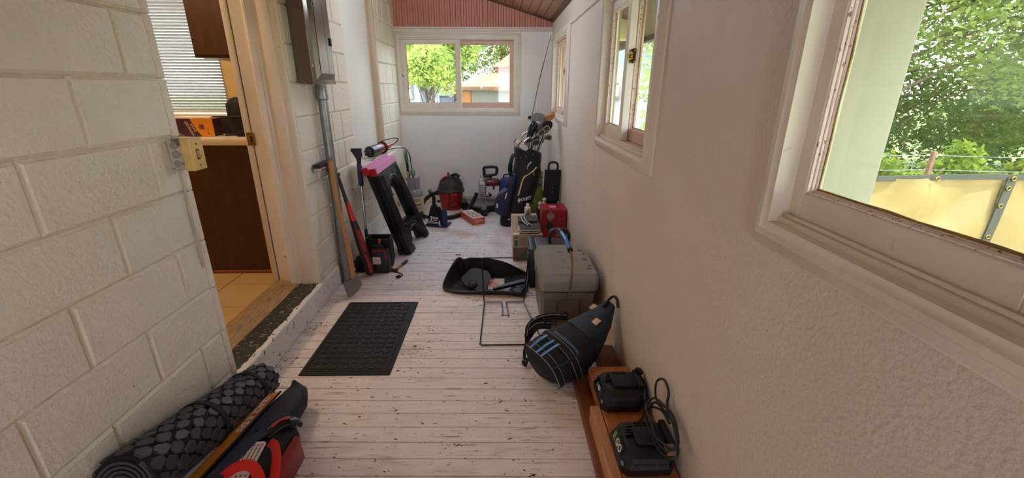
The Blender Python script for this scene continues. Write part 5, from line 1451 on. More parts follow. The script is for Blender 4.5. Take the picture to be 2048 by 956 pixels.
mb = MB(); mb.lathe((0.500, 3.875, RZ), (0, 0, 1), [(0.026, 0.0), (0.026, 0.001), (0.0, 0.0011)], 24, True, 1.0, 1.6); mb.box(0.458, 0.464, 3.85, 3.93, RZ, RZ + 0.001); mb.box(0.470, 0.476, 3.84, 3.92, RZ, RZ + 0.001); lid = mb.build('top_print', mat('pale pink print', C(214, 180, 178), 0.5), rb)
strokes(3, 0.014, frame((0.500, 3.872, RZ + 0.0015), (1, 0, 0), (0, 1, 0)), M_rbox, rb, depth=0.0004)
mb = MB()
for (y, z, w_) in ((3.80, 0.31, 0.03), (3.83, 0.27, 0.05), (3.80, 0.25, 0.03), (3.85, 0.29, 0.04)): mb.box(RX0 - 0.001, RX0, y, y + w_, z, z + 0.012)
mb.build('side_print', mat('pinkish print', C(196, 140, 138), 0.5), rb)

# ---- black tool case with arched handle behind the cooler
t = thing('tool_case', 'black plastic tool case with arched handle standing behind the grey cooler', 'tool case', (0.36, 3.0, 0))
mb = MB(); mb.box(0.216, 0.262, 2.86, 3.17, 0.0, 0.300, 0.010, 2); mb.box(0.262, 0.52, 2.87, 3.16, 0.0, 0.290, 0.012, 2); bd = mb.build('case_body', M_black, t)
mb = MB()
for zz in (0.06, 0.12, 0.18, 0.24): mb.box(0.2135, 0.218, 2.90, 3.13, zz, zz + 0.02, 0.002)
mb.box(0.209, 0.218, 2.94, 2.99, 0.225, 0.275, 0.003); mb.build('ribs', M_black_gloss, bd)
mb = MB(); mb.box(0.205, 0.216, 2.885, 2.905, 0.02, 0.26, 0.003); mb.build('latch_rail', M_black, bd)
mb = MB(); mb.tube([(0.375, 3.02, 0.28), (0.372, 3.02, 0.355), (0.392, 3.02, 0.392), (0.430, 3.02, 0.398), (0.472, 3.02, 0.396), (0.50, 3.02, 0.385), (0.515, 3.02, 0.35), (0.512, 3.02, 0.28)], 0.016, 10, 5, False, (1, 0.8)); mb.build('arched_handle', mat('dark grey handle', C(46, 47, 48), 0.4, var=0.06), t)

# ---- grey hard cooler
M_cool = mat('taupe cooler plastic', C(118, 116, 110), 0.45, var=0.05, vscale=12, bump=0.12, bscale=160)
M_coolid = mat('grey cooler lid plastic', C(138, 135, 131), 0.36, var=0.05, vscale=12, bump=0.12, bscale=160)
t = thing('hard_cooler', 'grey hard-sided cooler with steel bail handle and blue grip by the right wall', 'cooler', (0.40, 2.53, 0))
def crect(x0, x1, y0, y1, z, c):
    return [(x0 + c, y0, z), (x1 - c, y0, z), (x1, y0 + c, z), (x1, y1 - c, z), (x1 - c, y1, z), (x0 + c, y1, z), (x0, y1 - c, z), (x0, y0 + c, z)]
mb = MB(); mb.rings([crect(0.256, 0.548, 2.325, 2.755, 0.0, 0.03), crect(0.250, 0.554, 2.315, 2.765, 0.012, 0.032), crect(0.247, 0.566, 2.300, 2.785, 0.18, 0.03), crect(0.247, 0.572, 2.292, 2.792, 0.240, 0.028), crect(0.256, 0.563, 2.302, 2.782, 0.242, 0.028), crect(0.256, 0.563, 2.302, 2.782, 0.255, 0.028)])
cb = mb.build('body', M_cool, t, smooth=20)
mb = MB()
mb.prism([(0.345, 0.02), (0.475, 0.02), (0.468, 0.175), (0.455, 0.190), (0.365, 0.190), (0.352, 0.175)], 2.288, 2.312, 'xz', Matrix.Identity(4))
mb.build('front_panel', M_cool, cb)
mb = MB(); mb.prism([(0.360, 0.035), (0.460, 0.035), (0.454, 0.165), (0.446, 0.175), (0.374, 0.175), (0.366, 0.165)], 2.2855, 2.2895, 'xz'); mb.build('inner_panel', mat('deep taupe', C(112, 106, 95), 0.55, var=0.05), cb)  # inner panel in a slightly deeper taupe than the body
mb = MB()
mb.prism([(0.262, 0.236), (0.338, 0.236), (0.338, 0.10), (0.300, 0.03), (0.262, 0.03)], 2.293, 2.318, 'xz')
mb.build('corner_panel', M_cool, cb)
mb = MB(); mb.prism([(0.555, 0.236), (0.485, 0.236), (0.485, 0.10), (0.520, 0.03), (0.545, 0.03)], 2.293, 2.318, 'xz'); mb.build('corner_panel', M_cool, cb)
mb = MB(); mb.rings([crect(0.247, 0.574, 2.290, 2.794, 0.252, 0.022), crect(0.240, 0.580, 2.280, 2.802, 0.257, 0.022), crect(0.238, 0.580, 2.276, 2.804, 0.318, 0.022), crect(0.262, 0.574, 2.284, 2.796, 0.356, 0.018), crect(0.266, 0.570, 2.289, 2.791, 0.361, 0.018)])
ldd = mb.build('lid', M_coolid, t, smooth=12)
mb = MB(); mb.tube([(0.388 + 0.0, 2.40, 0.3625), (0.372, 2.42, 0.3625), (0.368, 2.53, 0.3625), (0.376, 2.64, 0.3625), (0.428, 2.645, 0.3625), (0.432, 2.53, 0.3625), (0.428, 2.41, 0.3625), (0.405, 2.395, 0.3625)], 0.0022, 6, 5, True); em = mb.build('lid_emblem', mat('pale emblem line', C(178, 172, 162), 0.5), ldd)
strokes(5, 0.026, frame((0.402, 2.52, 0.3622), (0, -1, 0), (1, 0, 0)), mat('pale emblem line', C(178, 172, 162), 0.5), ldd)
for y in (2.42, 2.62):
    mb = MB(); mb.ball((0.548, y, 0.352), 0.016, 0.020, 0.012, 14, 8); mb.build('hinge_cap', M_black_gloss, ldd)
mb = MB(); mb.box(0.519, 0.552, 2.36, 2.39, 0.356, 0.362, 0.003); mb.box(0.519, 0.552, 2.50, 2.54, 0.356, 0.362, 0.003); mb.box(0.519, 0.552, 2.66, 2.70, 0.356, 0.362, 0.003); mb.build('hinge_recess', mat('dark taupe', C(92, 88, 82), 0.5), ldd)
mb = MB()
for y in (2.40, 2.66): mb.box(0.2375, 0.246, y, y + 0.05, 0.215, 0.29, 0.004, 2)
mb.build('side_latch', M_coolid, cb)
pts = [V((0.408, 2.268, 0.222)), V((0.410, 2.262, 0.30)), V((0.413, 2.262, 0.39)), V((0.414, 2.272, 0.445)), V((0.412, 2.300, 0.478)), V((0.408, 2.36, 0.500)), V((0.402, 2.50, 0.512)), V((0.395, 2.66, 0.505)), V((0.392, 2.76, 0.485)), V((0.392, 2.812, 0.44)), V((0.396, 2.822, 0.36)), V((0.400, 2.818, 0.225))]
mb = MB(); mb.tube(catmull(pts, 6), 0.0062, 10); bl = mb.build('bail', mat('bronze steel', C(150, 124, 98), 0.3, 0.85, var=0.06), t)
gp = [V((0.4095, 2.345, 0.4965)), V((0.406, 2.42, 0.507)), V((0.402, 2.50, 0.512)), V((0.3965, 2.62, 0.5075))]
mb = MB(); mb.tube(catmull(gp, 6), 0.0125, 14); gr_ = mb.build('foam_grip', mat('blue anodised grip', C(34, 120, 190), 0.28, 0.3, var=0.04), t)
mb = MB(); a = V((0.4102, 2.330, 0.4935)); mb.cyl(a, V((0.4092, 2.352, 0.4975)), 0.0165, 0.0165, 14); a = V((0.396, 2.622, 0.5075)); mb.cyl(a, V((0.3955, 2.640, 0.5065)), 0.0155, 0.0155, 14); mb.build('grip_collar', M_black, gr_)
mb = MB(); mb.lathe((0.408, 2.292, 0.222), (0, -1, 0), [(0.013, 0.0), (0.012, 0.016), (0.008, 0.028)], 14); mb.build('pivot', M_cool, cb)

# ---- grass catcher fabric bag with discharge plate and booklet
t = thing('mower_grass_bag', 'black fabric mower grass bag lying open on the floor', 'grass bag', (-0.1, 2.87, 0))
rim = [V(p) for p in ((-0.405, 2.84, 0.015), (-0.385, 2.93, 0.075), (-0.320, 3.060, 0.150), (-0.268, 3.035, 0.150), (-0.225, 3.050, 0.155), (-0.10, 3.075, 0.140), (0.03, 3.075, 0.110), (0.14, 3.075, 0.055), (0.213, 3.045, 0.018), (0.200, 2.90, 0.018), (0.168, 2.715, 0.020), (0.06, 2.725, 0.030), (-0.09, 2.740, 0.030), (-0.245, 2.752, 0.020), (-0.345, 2.785, 0.016))]
rimc = catmull(rim, 4, True)
def toward(p, f, z):
    c = V((-0.09, 2.90, 0)); q = c.lerp(V((p.x, p.y, 0)), f); q.z = z; return q
mb = MB()
outer = [[toward(p, 0.90, 0.003) for p in rimc], [toward(p, 1.0, p.z * 0.5) for p in rimc], [p + V((0, 0, 0.004)) for p in rimc], [toward(p, 0.975, p.z + 0.002) for p in rimc], [toward(p, 0.93, p.z * 0.45 + 0.006) for p in rimc], [toward(p, 0.80, 0.008) for p in rimc]]
mb.rings(outer); mb.jitter(0.004, 12); gbag = mb.build('fabric_bag', M_cloth_black, t, smooth=50)
mb = MB(); mb.tube([p + V((0, 0, 0.003)) for p in rimc], 0.0085, 8, 0, True); mb.build('rim_piping', M_black, gbag)
M_sheen = mat('dark grey coated fabric', C(58, 60, 66), 0.38, var=0.1, vscale=20, bump=0.1, bscale=60)
mb = MB(); ins = [toward(p, 0.80, 0.010) for p in rimc]
mb.rings([ins, [toward(p, 0.4, 0.009) for p in rimc]], True, False, True); mb.jitter(0.002, 14); mb.build('coated_lining', M_sheen, gbag, smooth=60)
mb = MB(frame((-0.17, 2.885, 0.055), (0.93, -0.36, -0.12), (0.30, 0.85, 0.42)))
mb.prism([(-0.115, -0.02), (-0.085, 0.085), (-0.055, 0.105), (0.045, 0.105), (0.085, 0.07), (0.105, -0.09), (0.0, -0.085), (-0.06, -0.07)], -0.003, 0.003, 'xy'); mb.build('deflector_plate', M_black, t)
mb = MB(frame((-0.195, 2.85, 0.03), (1, 0, 0), (0, 1, 0.3))); mb.lathe((0, 0, -0.015), (0, 0, 1), [(0.035, 0), (0.035, 0.03), (0.02, 0.04)], 16); mb.build('mount_knob', M_black, t)
mb = MB(frame((0.075, 2.815, 0.045), (0.95, 0.32, 0.08), (-0.32, 0.94, 0.1)))
mb.prism([(-0.13, -0.010), (0.11, -0.010), (0.125, 0.012), (0.10, 0.030), (-0.13, 0.012)], -0.010, 0.010, 'xy'); mb.build('discharge_bar', M_black_gloss, t)
mb = MB(frame((0.12, 2.77, 0.028), (0.8, -0.5, 0), (0.5, 0.8, 0.2))); mb.box(-0.05, 0.05, -0.03, 0.03, -0.008, 0.008, 0.006, 2); mb.build('clip_plate', M_black, t)
mb = MB(); mb.cyl((0.165, 2.745, 0.02), (0.235, 2.742, 0.012), 0.006, 0.005, 10); mb.build('steel_pin', M_chrome, t)
bk = thing('instruction_booklet', 'white and orange printed leaflet lying inside the black grass bag', 'leaflet', (-0.03, 2.86, 0.02))
BM = frame((-0.018, 2.875, 0.024), (0.98, -0.10, -0.02), (0.12, 0.96, 0.12))
mb = MB(BM); mb.prism([(-0.06, -0.075), (0.055, -0.08), (0.045, 0.08), (-0.075, 0.075)], -0.0015, 0.0015, 'xy'); pg = mb.build('leaflet', M_paper, bk)
mb = MB(BM); mb.prism([(-0.058, -0.07), (0.035, -0.076), (0.040, -0.03), (0.015, 0.0), (-0.02, 0.02), (-0.045, 0.055), (-0.070, 0.06)], 0.0015, 0.0022, 'xy'); mb.build('orange_print', patch(mat('orange print', C(226, 118, 78), 0.5, var=0.15, vscale=40), C(236, 214, 200), 40, 0.52, 0.56), pg)
mb = MB(BM); mb.box(-0.075, -0.03, 0.060, 0.073, 0.0015, 0.0023); mb.box(-0.005, 0.02, -0.045, -0.02, 0.0022, 0.003); mb.build('dark_print', mat('dark red print', C(96, 30, 26), 0.5, var=0.2), pg)
# ---- cream lid on the floor behind the bag
t = thing('cream_lid', 'shallow cream plastic lid lying behind the black grass bag', 'lid', (0.13, 3.14, 0))
mb = MB(); mb.lathe((0.125, 3.135, 0.0), (0, 0, 1), [(0.078, 0.0), (0.085, 0.004), (0.085, 0.012), (0.078, 0.014), (0.074, 0.008), (0.0, 0.007)], 32); mb.build('lid', mat('cream plastic', C(222, 204, 180), 0.4, var=0.04), t)

# ---- bent wire frame
t = thing('wire_stand', 'bent black wire frame standing on the floor in front of the grass bag', 'wire frame', (0.05, 2.4, 0))
r_ = 0.0042
mb = MB()
loop = [V((-0.114, 2.128, r_)), V((-0.109, 2.40, r_)), V((-0.105, 2.625, r_)), V((-0.108, 2.640, 0.02)), V((-0.1185, 2.650, 0.308)), V((-0.114, 2.650, 0.318)), V((-0.106, 2.650, 0.323)), V((0.174, 2.650, 0.322)), V((0.184, 2.650, 0.317)), V((0.188, 2.650, 0.307)), V((0.164, 2.640, 0.02)), V((0.163, 2.625, r_)), V((0.20, 2.40, r_)), V((0.249, 2.128, r_)), V((0.24, 2.118, r_)), V((-0.106, 2.118, r_))]
mb.tube(loop, r_, 8, 0, True); mb.build('outer_loop', M_black_gloss, t)
mb = MB(); mb.tube([V(p) for p in ((-0.105, 2.630, r_ + 0.004), (0.004, 2.630, r_ + 0.004), (0.012, 2.622, r_ + 0.003), (0.018, 2.50, r_), (0.012, 2.452, r_), (0.058, 2.450, r_), (0.052, 2.50, r_), (0.042, 2.622, r_ + 0.003), (0.050, 2.630, r_ + 0.004), (0.162, 2.630, r_ + 0.004))], r_, 8); mb.build('cross_wire', M_black_gloss, t)

# ---- timber planks on the floor by the right wall
M_tim = mat('orange brown timber', C(176, 106, 60), 0.55, var=0.2, vscale=9, bump=0.1, bscale=60, stretch=(9, 0.8, 9))
M_tim2 = mat('pale sawn timber', C(194, 138, 92), 0.6, var=0.2, vscale=9, bump=0.12, bscale=60, stretch=(9, 0.8, 9))
M_tim3 = mat('dark stained timber', C(126, 72, 42), 0.6, var=0.2, vscale=9, bump=0.1, bscale=60, stretch=(9, 0.8, 9))
def plank(lb, m_, x0, x1, y0, y1, z0, z1):
    mb = MB(); mb.box(x0, x1, y0, y1, z0, z1, 0.003, 1)
    return mb.build('timber_plank', m_, None, lb, 'plank', 'timber planks by the right wall')
plank('lowest timber plank lying on the floorboards under the others', M_tim3, 0.358, 0.500, -0.4, 1.80, 0.0, 0.042)
plank('timber plank against the right wall under the backpack', M_tim3, 0.506, 0.612, -0.3, 2.02, 0.0, 0.060)
plank('narrow pale sawn plank along the left of the upper timber', M_tim2, 0.378, 0.418, -0.4, 1.475, 0.0425, 0.122)
plank('thick orange timber on top carrying the two black chargers', M_tim, 0.420, 0.612, -0.4, 1.73, 0.0605, 0.130)

# ---- battery chargers
M_lime2 = mat('lime logo', C(128, 190, 60), 0.4)
def charger(name, label, cx_, cy_, z, logo_size, sx=1.0, cordside=True):
    T = thing(name, label, 'charger', (cx_, cy_, z), 0, 'black battery chargers on the timber')
    Mx = Matrix.Translation((cx_, cy_, z)) @ Matrix.Diagonal((sx, sx, sx, 1))
    mb = MB(Mx)
    mb.rings([crect(-0.098, 0.090, -0.096, 0.096, 0.0, 0.020), crect(-0.104, 0.094, -0.104, 0.104, 0.012, 0.030), crect(-0.104, 0.094, -0.104, 0.104, 0.036, 0.030), crect(-0.088, 0.090, -0.088, 0.090, 0.070, 0.026), crect(-0.070, 0.086, -0.060, 0.072, 0.088, 0.020)])
    bd = mb.build('housing', M_black, T, smooth=20)
    mb = MB(Mx); mb.box(-0.040, 0.072, -0.046, 0.034, 0.086, 0.104, 0.008, 2); mb.box(0.070, 0.096, -0.062, 0.060, 0.060, 0.112, 0.006, 2); mb.build('battery_rail', M_black2, bd)
    for k in range(4):
        mb = MB(Mx); mb.box(-0.068 + 0.004 * k, -0.044 + 0.004 * k, 0.000 + k * 0.013, 0.007 + k * 0.013, 0.088, 0.098, 0.002); mb.build('rib', M_black_gloss, bd)
    mb = MB(Mx)
    for r in range(6):
        for c in range(2): mb.box(-0.02 + c * 0.034, 0.008 + c * 0.034, 0.044 + r * 0.005, 0.047 + r * 0.005, 0.0875, 0.0895)
    mb.build('vent_grille', M_black2, bd)
    mb = MB(Mx)
    for k in range(14): mb.box(-0.06 + k * 0.010, -0.055 + k * 0.010, -0.0985, -0.090, 0.02, 0.055, 0.001)
    mb.build('side_vents', M_black2, bd)
    PMx = Mx @ frame((-0.0925, 0.0, 0.060), (0, -1, 0), (0.36, 0, 0.93))
    mb = MB(PMx); mb.box(-0.052, 0.052, -0.020, 0.024, -0.006, 0.004, 0.004, 2); bz = mb.build('badge_panel', M_black_gloss, bd)
    s = logo_size
    lettering('E', s, PMx @ Matrix.Translation((-s * 0.95, 0, 0.0045)), M_lime2, bz, 'lettering', bold=0.0006, label='lime green letter')
    lettering('GO', s, PMx @ Matrix.Translation((s * 0.38, 0, 0.0045)), M_whiteprint, bz, 'lettering', bold=0.0006)
    mb = MB(Mx); mb.box(-0.102, -0.094, -0.086, -0.070, 0.040, 0.050, 0.002, 1, Matrix.Identity(4)); mb.build('indicator_lens', mat('blue grey lens', C(130, 150, 190), 0.2), bd)
    return T
ch1 = charger('battery_charger', 'smaller black battery charger at the far end of the orange timber', 0.506, 1.512, 0.1305, 0.022, 0.92)
ch2 = charger('battery_charger', 'nearer black battery charger with coiled cord on the orange timber', 0.510, 1.205, 0.1305, 0.038, 0.96)
mb = MB(); mb.lathe((0.585, 1.548, 0.215), (0.25, 0, 0.5), [(0.014, 0), (0.018, 0.012), (0.018, 0.03), (0.010, 0.036)], 14); mb.build('plug', M_black_gloss, ch1)
mb = MB(); mb.tube([(0.592, 1.545, 0.225), (0.608, 1.50, 0.21), (0.606, 1.45, 0.17), (0.585, 1.405, 0.142), (0.55, 1.36, 0.137), (0.52, 1.335, 0.137)], 0.0045, 8, 6); mb.build('power_cord', M_cord, ch1)
random.seed(5)
mb = MB()
pts = []
for k in range(34):
    a = 2 * PI * k / 11.0
    pts.append(V((0.560 + 0.030 * math.cos(a) + random.uniform(-.004, .004), 1.19 + 0.115 * math.sin(a) + random.uniform(-.012, .012), 0.246 + 0.030 * math.cos(a) + 0.0016 * k + random.uniform(-.004, .004))))
pts += [V((0.575, 1.29, 0.30)), V((0.590, 1.345, 0.335)), V((0.600, 1.31, 0.375)), V((0.602, 1.26, 0.36)), V((0.598, 1.25, 0.32)), V((0.585, 1.20, 0.30))]
mb.tube(pts, 0.0045, 8, 5); mb.build('coiled_cord', M_cord, ch2)
mb = MB(); mb.box(0.552, 0.585, 1.098, 1.135, 0.232, 0.250, 0.003); mb.build('warning_tag', mat('tan tag', C(150, 120, 96), 0.5, var=0.3, vscale=60), ch2)

# ---- backpack cooler lying on the floor against the wall
M_teal = mat('dark teal nylon', C(22, 44, 56), 0.6, var=0.15, vscale=30, bump=0.3, bscale=160)
M_lb = mat('light blue webbing', C(96, 150, 214), 0.45, var=0.05)
M_pipe = mat('pale piping', C(160, 158, 160), 0.5, var=0.05)
M_beige = mat('beige patch', C(214, 178, 148), 0.7, var=0.06)
t = thing('backpack', 'black and teal backpack slumped on the floor between cooler and timber', 'backpack', (0.32, 1.90, 0))
# spine of the bag: from the bottom (nearest the room centre) up to the top at the wall
SP = [(V((0.188, 1.778, 0.088)), 0.080, 0.062), (V((0.206, 1.786, 0.102)), 0.118, 0.095), (V((0.262, 1.812, 0.116)), 0.132, 0.112), (V((0.335, 1.852, 0.132)), 0.128, 0.114), (V((0.408, 1.898, 0.162)), 0.110, 0.100), (V((0.474, 1.942, 0.202)), 0.084, 0.074), (V((0.535, 1.984, 0.254)), 0.056, 0.046), (V((0.578, 2.010, 0.302)), 0.028, 0.020)]
axd = (SP[-1][0] - SP[0][0]).normalized()
sd = V((-0.45, 0.89, 0.05)); sd = (sd - axd * sd.dot(axd)).normalized()
un = axd.cross(sd)
if un.z < 0: un = -un
def bring(c, a, b, n=24):
    k = lambda v: math.copysign(abs(v) ** 0.62, v)
    return [c + sd * (a * k(math.cos(2 * PI * i / n))) + un * (b * k(math.sin(2 * PI * i / n))) for i in range(n)]
mb = MB()
fine = []
for i in range(7):
    for q in (0, 0.33, 0.67):
        a_, b_ = SP[i], SP[i + 1]
        fine.append(bring(a_[0].lerp(b_[0], q), a_[1] + (b_[1] - a_[1]) * q, a_[2] + (b_[2] - a_[2]) * q, 36))
fine.append(bring(*SP[7], 36))
mb.rings(fine); mb.jitter(0.011, 11); mb.jitter(0.004, 32)
for v in mb.bm.verts:
    v.co.z = max(v.co.z, 0.045 if v.co.x > 0.345 else 0.004)
    if v.co.x > 0.495: v.co.z = max(v.co.z, 0.064)
    v.co.x = min(v.co.x, 0.612)
bp = mb.build('pack_body', M_cloth_black, t, smooth=50)
def bpt(f, th, off=0.004):
    """surface point: f along the spine 0..7, th angle: 0 = far side, 90 = up, 180 = near side"""
    i = min(int(f), 6); q = f - i
    c = SP[i][0].lerp(SP[i + 1][0], q); a = SP[i][1] + (SP[i + 1][1] - SP[i][1]) * q; b = SP[i][2] + (SP[i + 1][2] - SP[i][2]) * q
    k = lambda v: math.copysign(abs(v) ** 0.62, v)
    r = math.radians(th)
    return c + sd * ((a + off) * k(math.cos(r))) + un * ((b + off) * k(math.sin(r)))
mb = MB(); mb.rings([bring(SP[i][0] + un * 0.004 + axd * 0.01, SP[i][1] * 1.0, SP[i][2] * 0.98) for i in (4, 5, 6, 7)])
for v in mb.bm.verts: v.co.z = max(v.co.z, 0.064); v.co.x = min(v.co.x, 0.613)
mb.build('teal_top', M_teal, t, smooth=50)
for f0 in (1.15, 2.45):
    band = [bpt(f0 + 0.12 * math.sin(math.radians(a)), a, 0.006) for a in range(60, 221, 10)]
    mb = MB(); mb.strap(band, axd, 0.036, 0.008); wb_ = mb.build('webbing_strap', M_black2, bp)
    for s_ in (-1, 1):
        mb = MB(); mb.tube([p + axd * 0.016 * s_ + (p - SP[2][0]).normalized() * 0.003 for p in band], 0.0019, 6); mb.build('piping', M_pipe, wb_)
mb = MB(); mb.strap([bpt(0.95 + k * 0.3, 150, 0.010) for k in range(8)], sd.cross(axd), 0.016, 0.004); mb.build('teal_band', M_teal, bp)
for k in range(3):
    mb = MB(); mb.strap([bpt(1.0 + q * 0.30, 100 - k * 9, 0.013) for q in range(6)], sd, 0.012, 0.004); mb.build('blue_stripe', M_lb, bp)
mb = MB(); mb.strap([bpt(3.0, 150 - q * 14, 0.009) for q in range(6)], axd, 0.014, 0.004); mb.build('blue_trim', mat('slate blue trim', C(58, 84, 112), 0.5, var=0.08), bp)
for f, th in ((5.2, 110), (6.0, 45)):
    c = bpt(f, th, 0.006)
    mb = MB(); mb.strap([c - axd * 0.018, c + axd * 0.018], sd, 0.034, 0.006); mb.build('beige_patch', M_beige, bp)
mb = MB(); mb.torus(bpt(4.0, 80, 0.004), un, 0.018, 0.002, 20, 6); mb.build('round_emblem', mat('faint emblem', C(58, 60, 64), 0.5), bp)
mb = MB(); mb.tube([bpt(6.4, 90, 0.01), V((0.590, 2.03, 0.345)), V((0.607, 2.00, 0.35)), V((0.606, 1.96, 0.32))], 0.007, 8, 5); mb.build('grab_loop', M_cloth_black, t)
def pstrap(pts, w_, nm):
    mb = MB(); mb.strap([V(p) for p in pts], (0.1, 0.4, 1), w_, 0.010, 6); s = mb.build(nm, M_cloth_black, t)
    mb = MB(); cp = catmull([V(p) for p in pts], 6); mb.tube([p + V((0, 0, w_ * 0.32)) + V((-0.006, -0.004, 0)) for p in cp], 0.0018, 6); mb.build('piping', M_pipe, s)
pstrap([(0.27, 2.00, 0.20), (0.20, 2.02, 0.185), (0.155, 2.02, 0.13), (0.135, 1.97, 0.07), (0.125, 1.93, 0.035), (0.14, 1.905, 0.03)], 0.045, 'shoulder_strap')
pstrap([(0.36, 2.02, 0.235), (0.28, 2.045, 0.225), (0.20, 2.05, 0.20), (0.16, 2.03, 0.17), (0.15, 2.01, 0.12)], 0.040, 'shoulder_strap')
mb = MB()
for k in range(5):
    c = V((0.235 + k * 0.03, 2.01 + 0.006 * k, 0.215 + 0.008 * k)); mb.torus(c, (1, 0.3, 0.2), 0.014, 0.0045, 12, 6)
mb.build('daisy_loops', M_black2, t)
mb = MB(); mb.box(0.180, 0.205, 2.02, 2.04, 0.195, 0.225, 0.005, 2); mb.build('buckle', M_black_gloss, t)
# ================================================================ near left floor things and the mat
# ---- door mat
M_mat = mat('black rubber mat', C(24, 22, 21), 0.7, var=0.15, vscale=20, bump=0.2, bscale=160)
t = thing('doormat', 'black rubber doormat with raised square pattern in front of the kitchen step', 'doormat', (-0.79, 2.26, 0))
DM = frame((-1.024, 1.864, 0.0), (1, -0.010, 0), (0.0, 1, 0))
mb = MB(DM); mb.rings([crect(0, 0.463, 0, 0.790, 0.0, 0.004), crect(0.002, 0.461, 0.002, 0.788, 0.006, 0.004), crect(0.014, 0.449, 0.014, 0.776, 0.010, 0.004)]); bs = mb.build('rubber_backing', M_mat, t, smooth=20)
mb = MB(DM)
random.seed(9)
nx, ny = 8, 15
for i in range(nx):
    for j in range(ny):
        x0 = 0.036 + i * 0.0490; y0 = 0.036 + j * 0.0482
        dx, dy = random.uniform(-0.003, 0.003), random.uniform(-0.003, 0.003)
        base = crect(x0 + dx, x0 + 0.040 + dx, y0 + dy, y0 + 0.038 + dy, 0.0095, 0.008)
        top = crect(x0 + 0.004 + dx, x0 + 0.036 + dx, y0 + 0.004 + dy, y0 + 0.034 + dy, 0.0138, 0.008)
        mb.rings([base, top])
mb.build('square_pads', M_mat, bs, smooth=20)
mb = MB(DM)
fr_ = [(0.022, 0.028), ]
mb.box(0.020, 0.027, 0.020, 0.770, 0.0095, 0.0135, 0.002); mb.box(0.436, 0.443, 0.020, 0.770, 0.0095, 0.0135, 0.002); mb.box(0.027, 0.436, 0.020, 0.027, 0.0095, 0.0135, 0.002); mb.box(0.027, 0.436, 0.763, 0.770, 0.0095, 0.0135, 0.002)
mb.build('border_rib', M_mat, bs)
mb = MB(DM)
for k in range(42):
    x, y = random.uniform(0.05, 0.42), random.uniform(0.05, 0.75); s_ = random.choice((0.0012, 0.0018, 0.0022, 0.003 if k < 4 else 0.0015))
    mb.box(x, x + s_ * 2, y, y + s_, 0.0138, 0.0150)
mb.build('lint_specks', M_whiteprint, t, kind='stuff')

# ---- rolled tread mat with two straps
M_tread = mat('charcoal tread rubber', C(58, 59, 63), 0.45, var=0.12, vscale=24, bump=0.25, bscale=140)
M_treadg = mat('black tread groove', C(18, 18, 19), 0.8, var=0.1)
t = thing('rolled_mat', 'rolled black rubber tread mat bound by two straps against the near block wall', 'rolled mat', (-1.10, 1.4, 0))
RA, RB = V((-1.108, 1.712, 0.094)), V((-1.094, 0.985, 0.286))
rax = (RB - RA).normalized(); rl = (RB - RA).length
ru = rax.cross(V((0, 0, 1))).normalized(); rw = ru.cross(rax)
if rw.z < 0: rw = -rw
def rrad(d): return 0.077 + 0.014 * d / rl
def rpt(d, a, off=0.0):
    r = rrad(d) + off
    return RA + rax * d + ru * (r * math.cos(a)) + rw * (r * math.sin(a))
mb = MB()
mb.rings([[rpt(d, 2 * PI * i / 36, o_) for i in range(36)] for d, o_ in ((0.0, -0.022), (0.0, -0.004), (0.006, 0.0), (rl - 0.006, 0.0), (rl, -0.004), (rl, -0.014))]); core = mb.build('rolled_sheet', M_treadg, t)
mb = MB()
na = 11
row = 0.0415
nd = int(rl / row)
for i in range(nd):
    for j in range(na):
        a0 = 2 * PI * (j + 0.5 * (i % 2)) / na
        dc = (i + 0.5) * rl / nd
        ha, hd_ = PI / na * 0.86, row * 0.60
        hexa = [(-ha, 0), (-ha * 0.45, -hd_), (ha * 0.45, -hd_), (ha, 0), (ha * 0.45, hd_), (-ha * 0.45, hd_)]
        jt = [(random.uniform(-.16, .16), random.uniform(-.006, .006)) for _ in hexa]
        def hp_(k, off): return [rpt(min(max(dc + (q[1] + g[1]) * k, 0.0), rl), a0 + (q[0] + g[0] * ha) * k, off) for q, g in zip(hexa, jt)]
        mb.rings([hp_(1.0, -0.001), hp_(0.96, 0.0045), hp_(0.84, 0.0065)])
mb.build('tread_pads', M_tread, core, smooth=25)
mb = MB()
sp = []
for k in range(110):
    a = 2 * PI * k / 24
    r = rrad(rl) - 0.008 - 0.0135 * k / 24
    if r < 0.016: break
    sp.append(RB + rax * 0.004 + ru * (r * math.cos(a + 2.2)) + rw * (r * math.sin(a + 2.2)))
mb.strap(sp, rax, 0.012, 0.008); mb.build('spiral_end', M_tread, core)
for d in (0.125, 0.415):
    mb = MB()
    ring = [rpt(d + 0.010 * math.sin(2 * PI * i / 30), 2 * PI * i / 30, 0.0085) for i in range(31)]
    mb.strap(ring, rax, 0.022, 0.004); st_ = mb.build('elastic_strap', M_black2, t)
mb = MB(); mb.box(-0.02, 0.02, -0.014, 0.014, -0.004, 0.006, 0.004, 2, frame(rpt(0.42, -0.35, 0.011), rax, ru)); mb.build('strap_buckle', M_black, t)

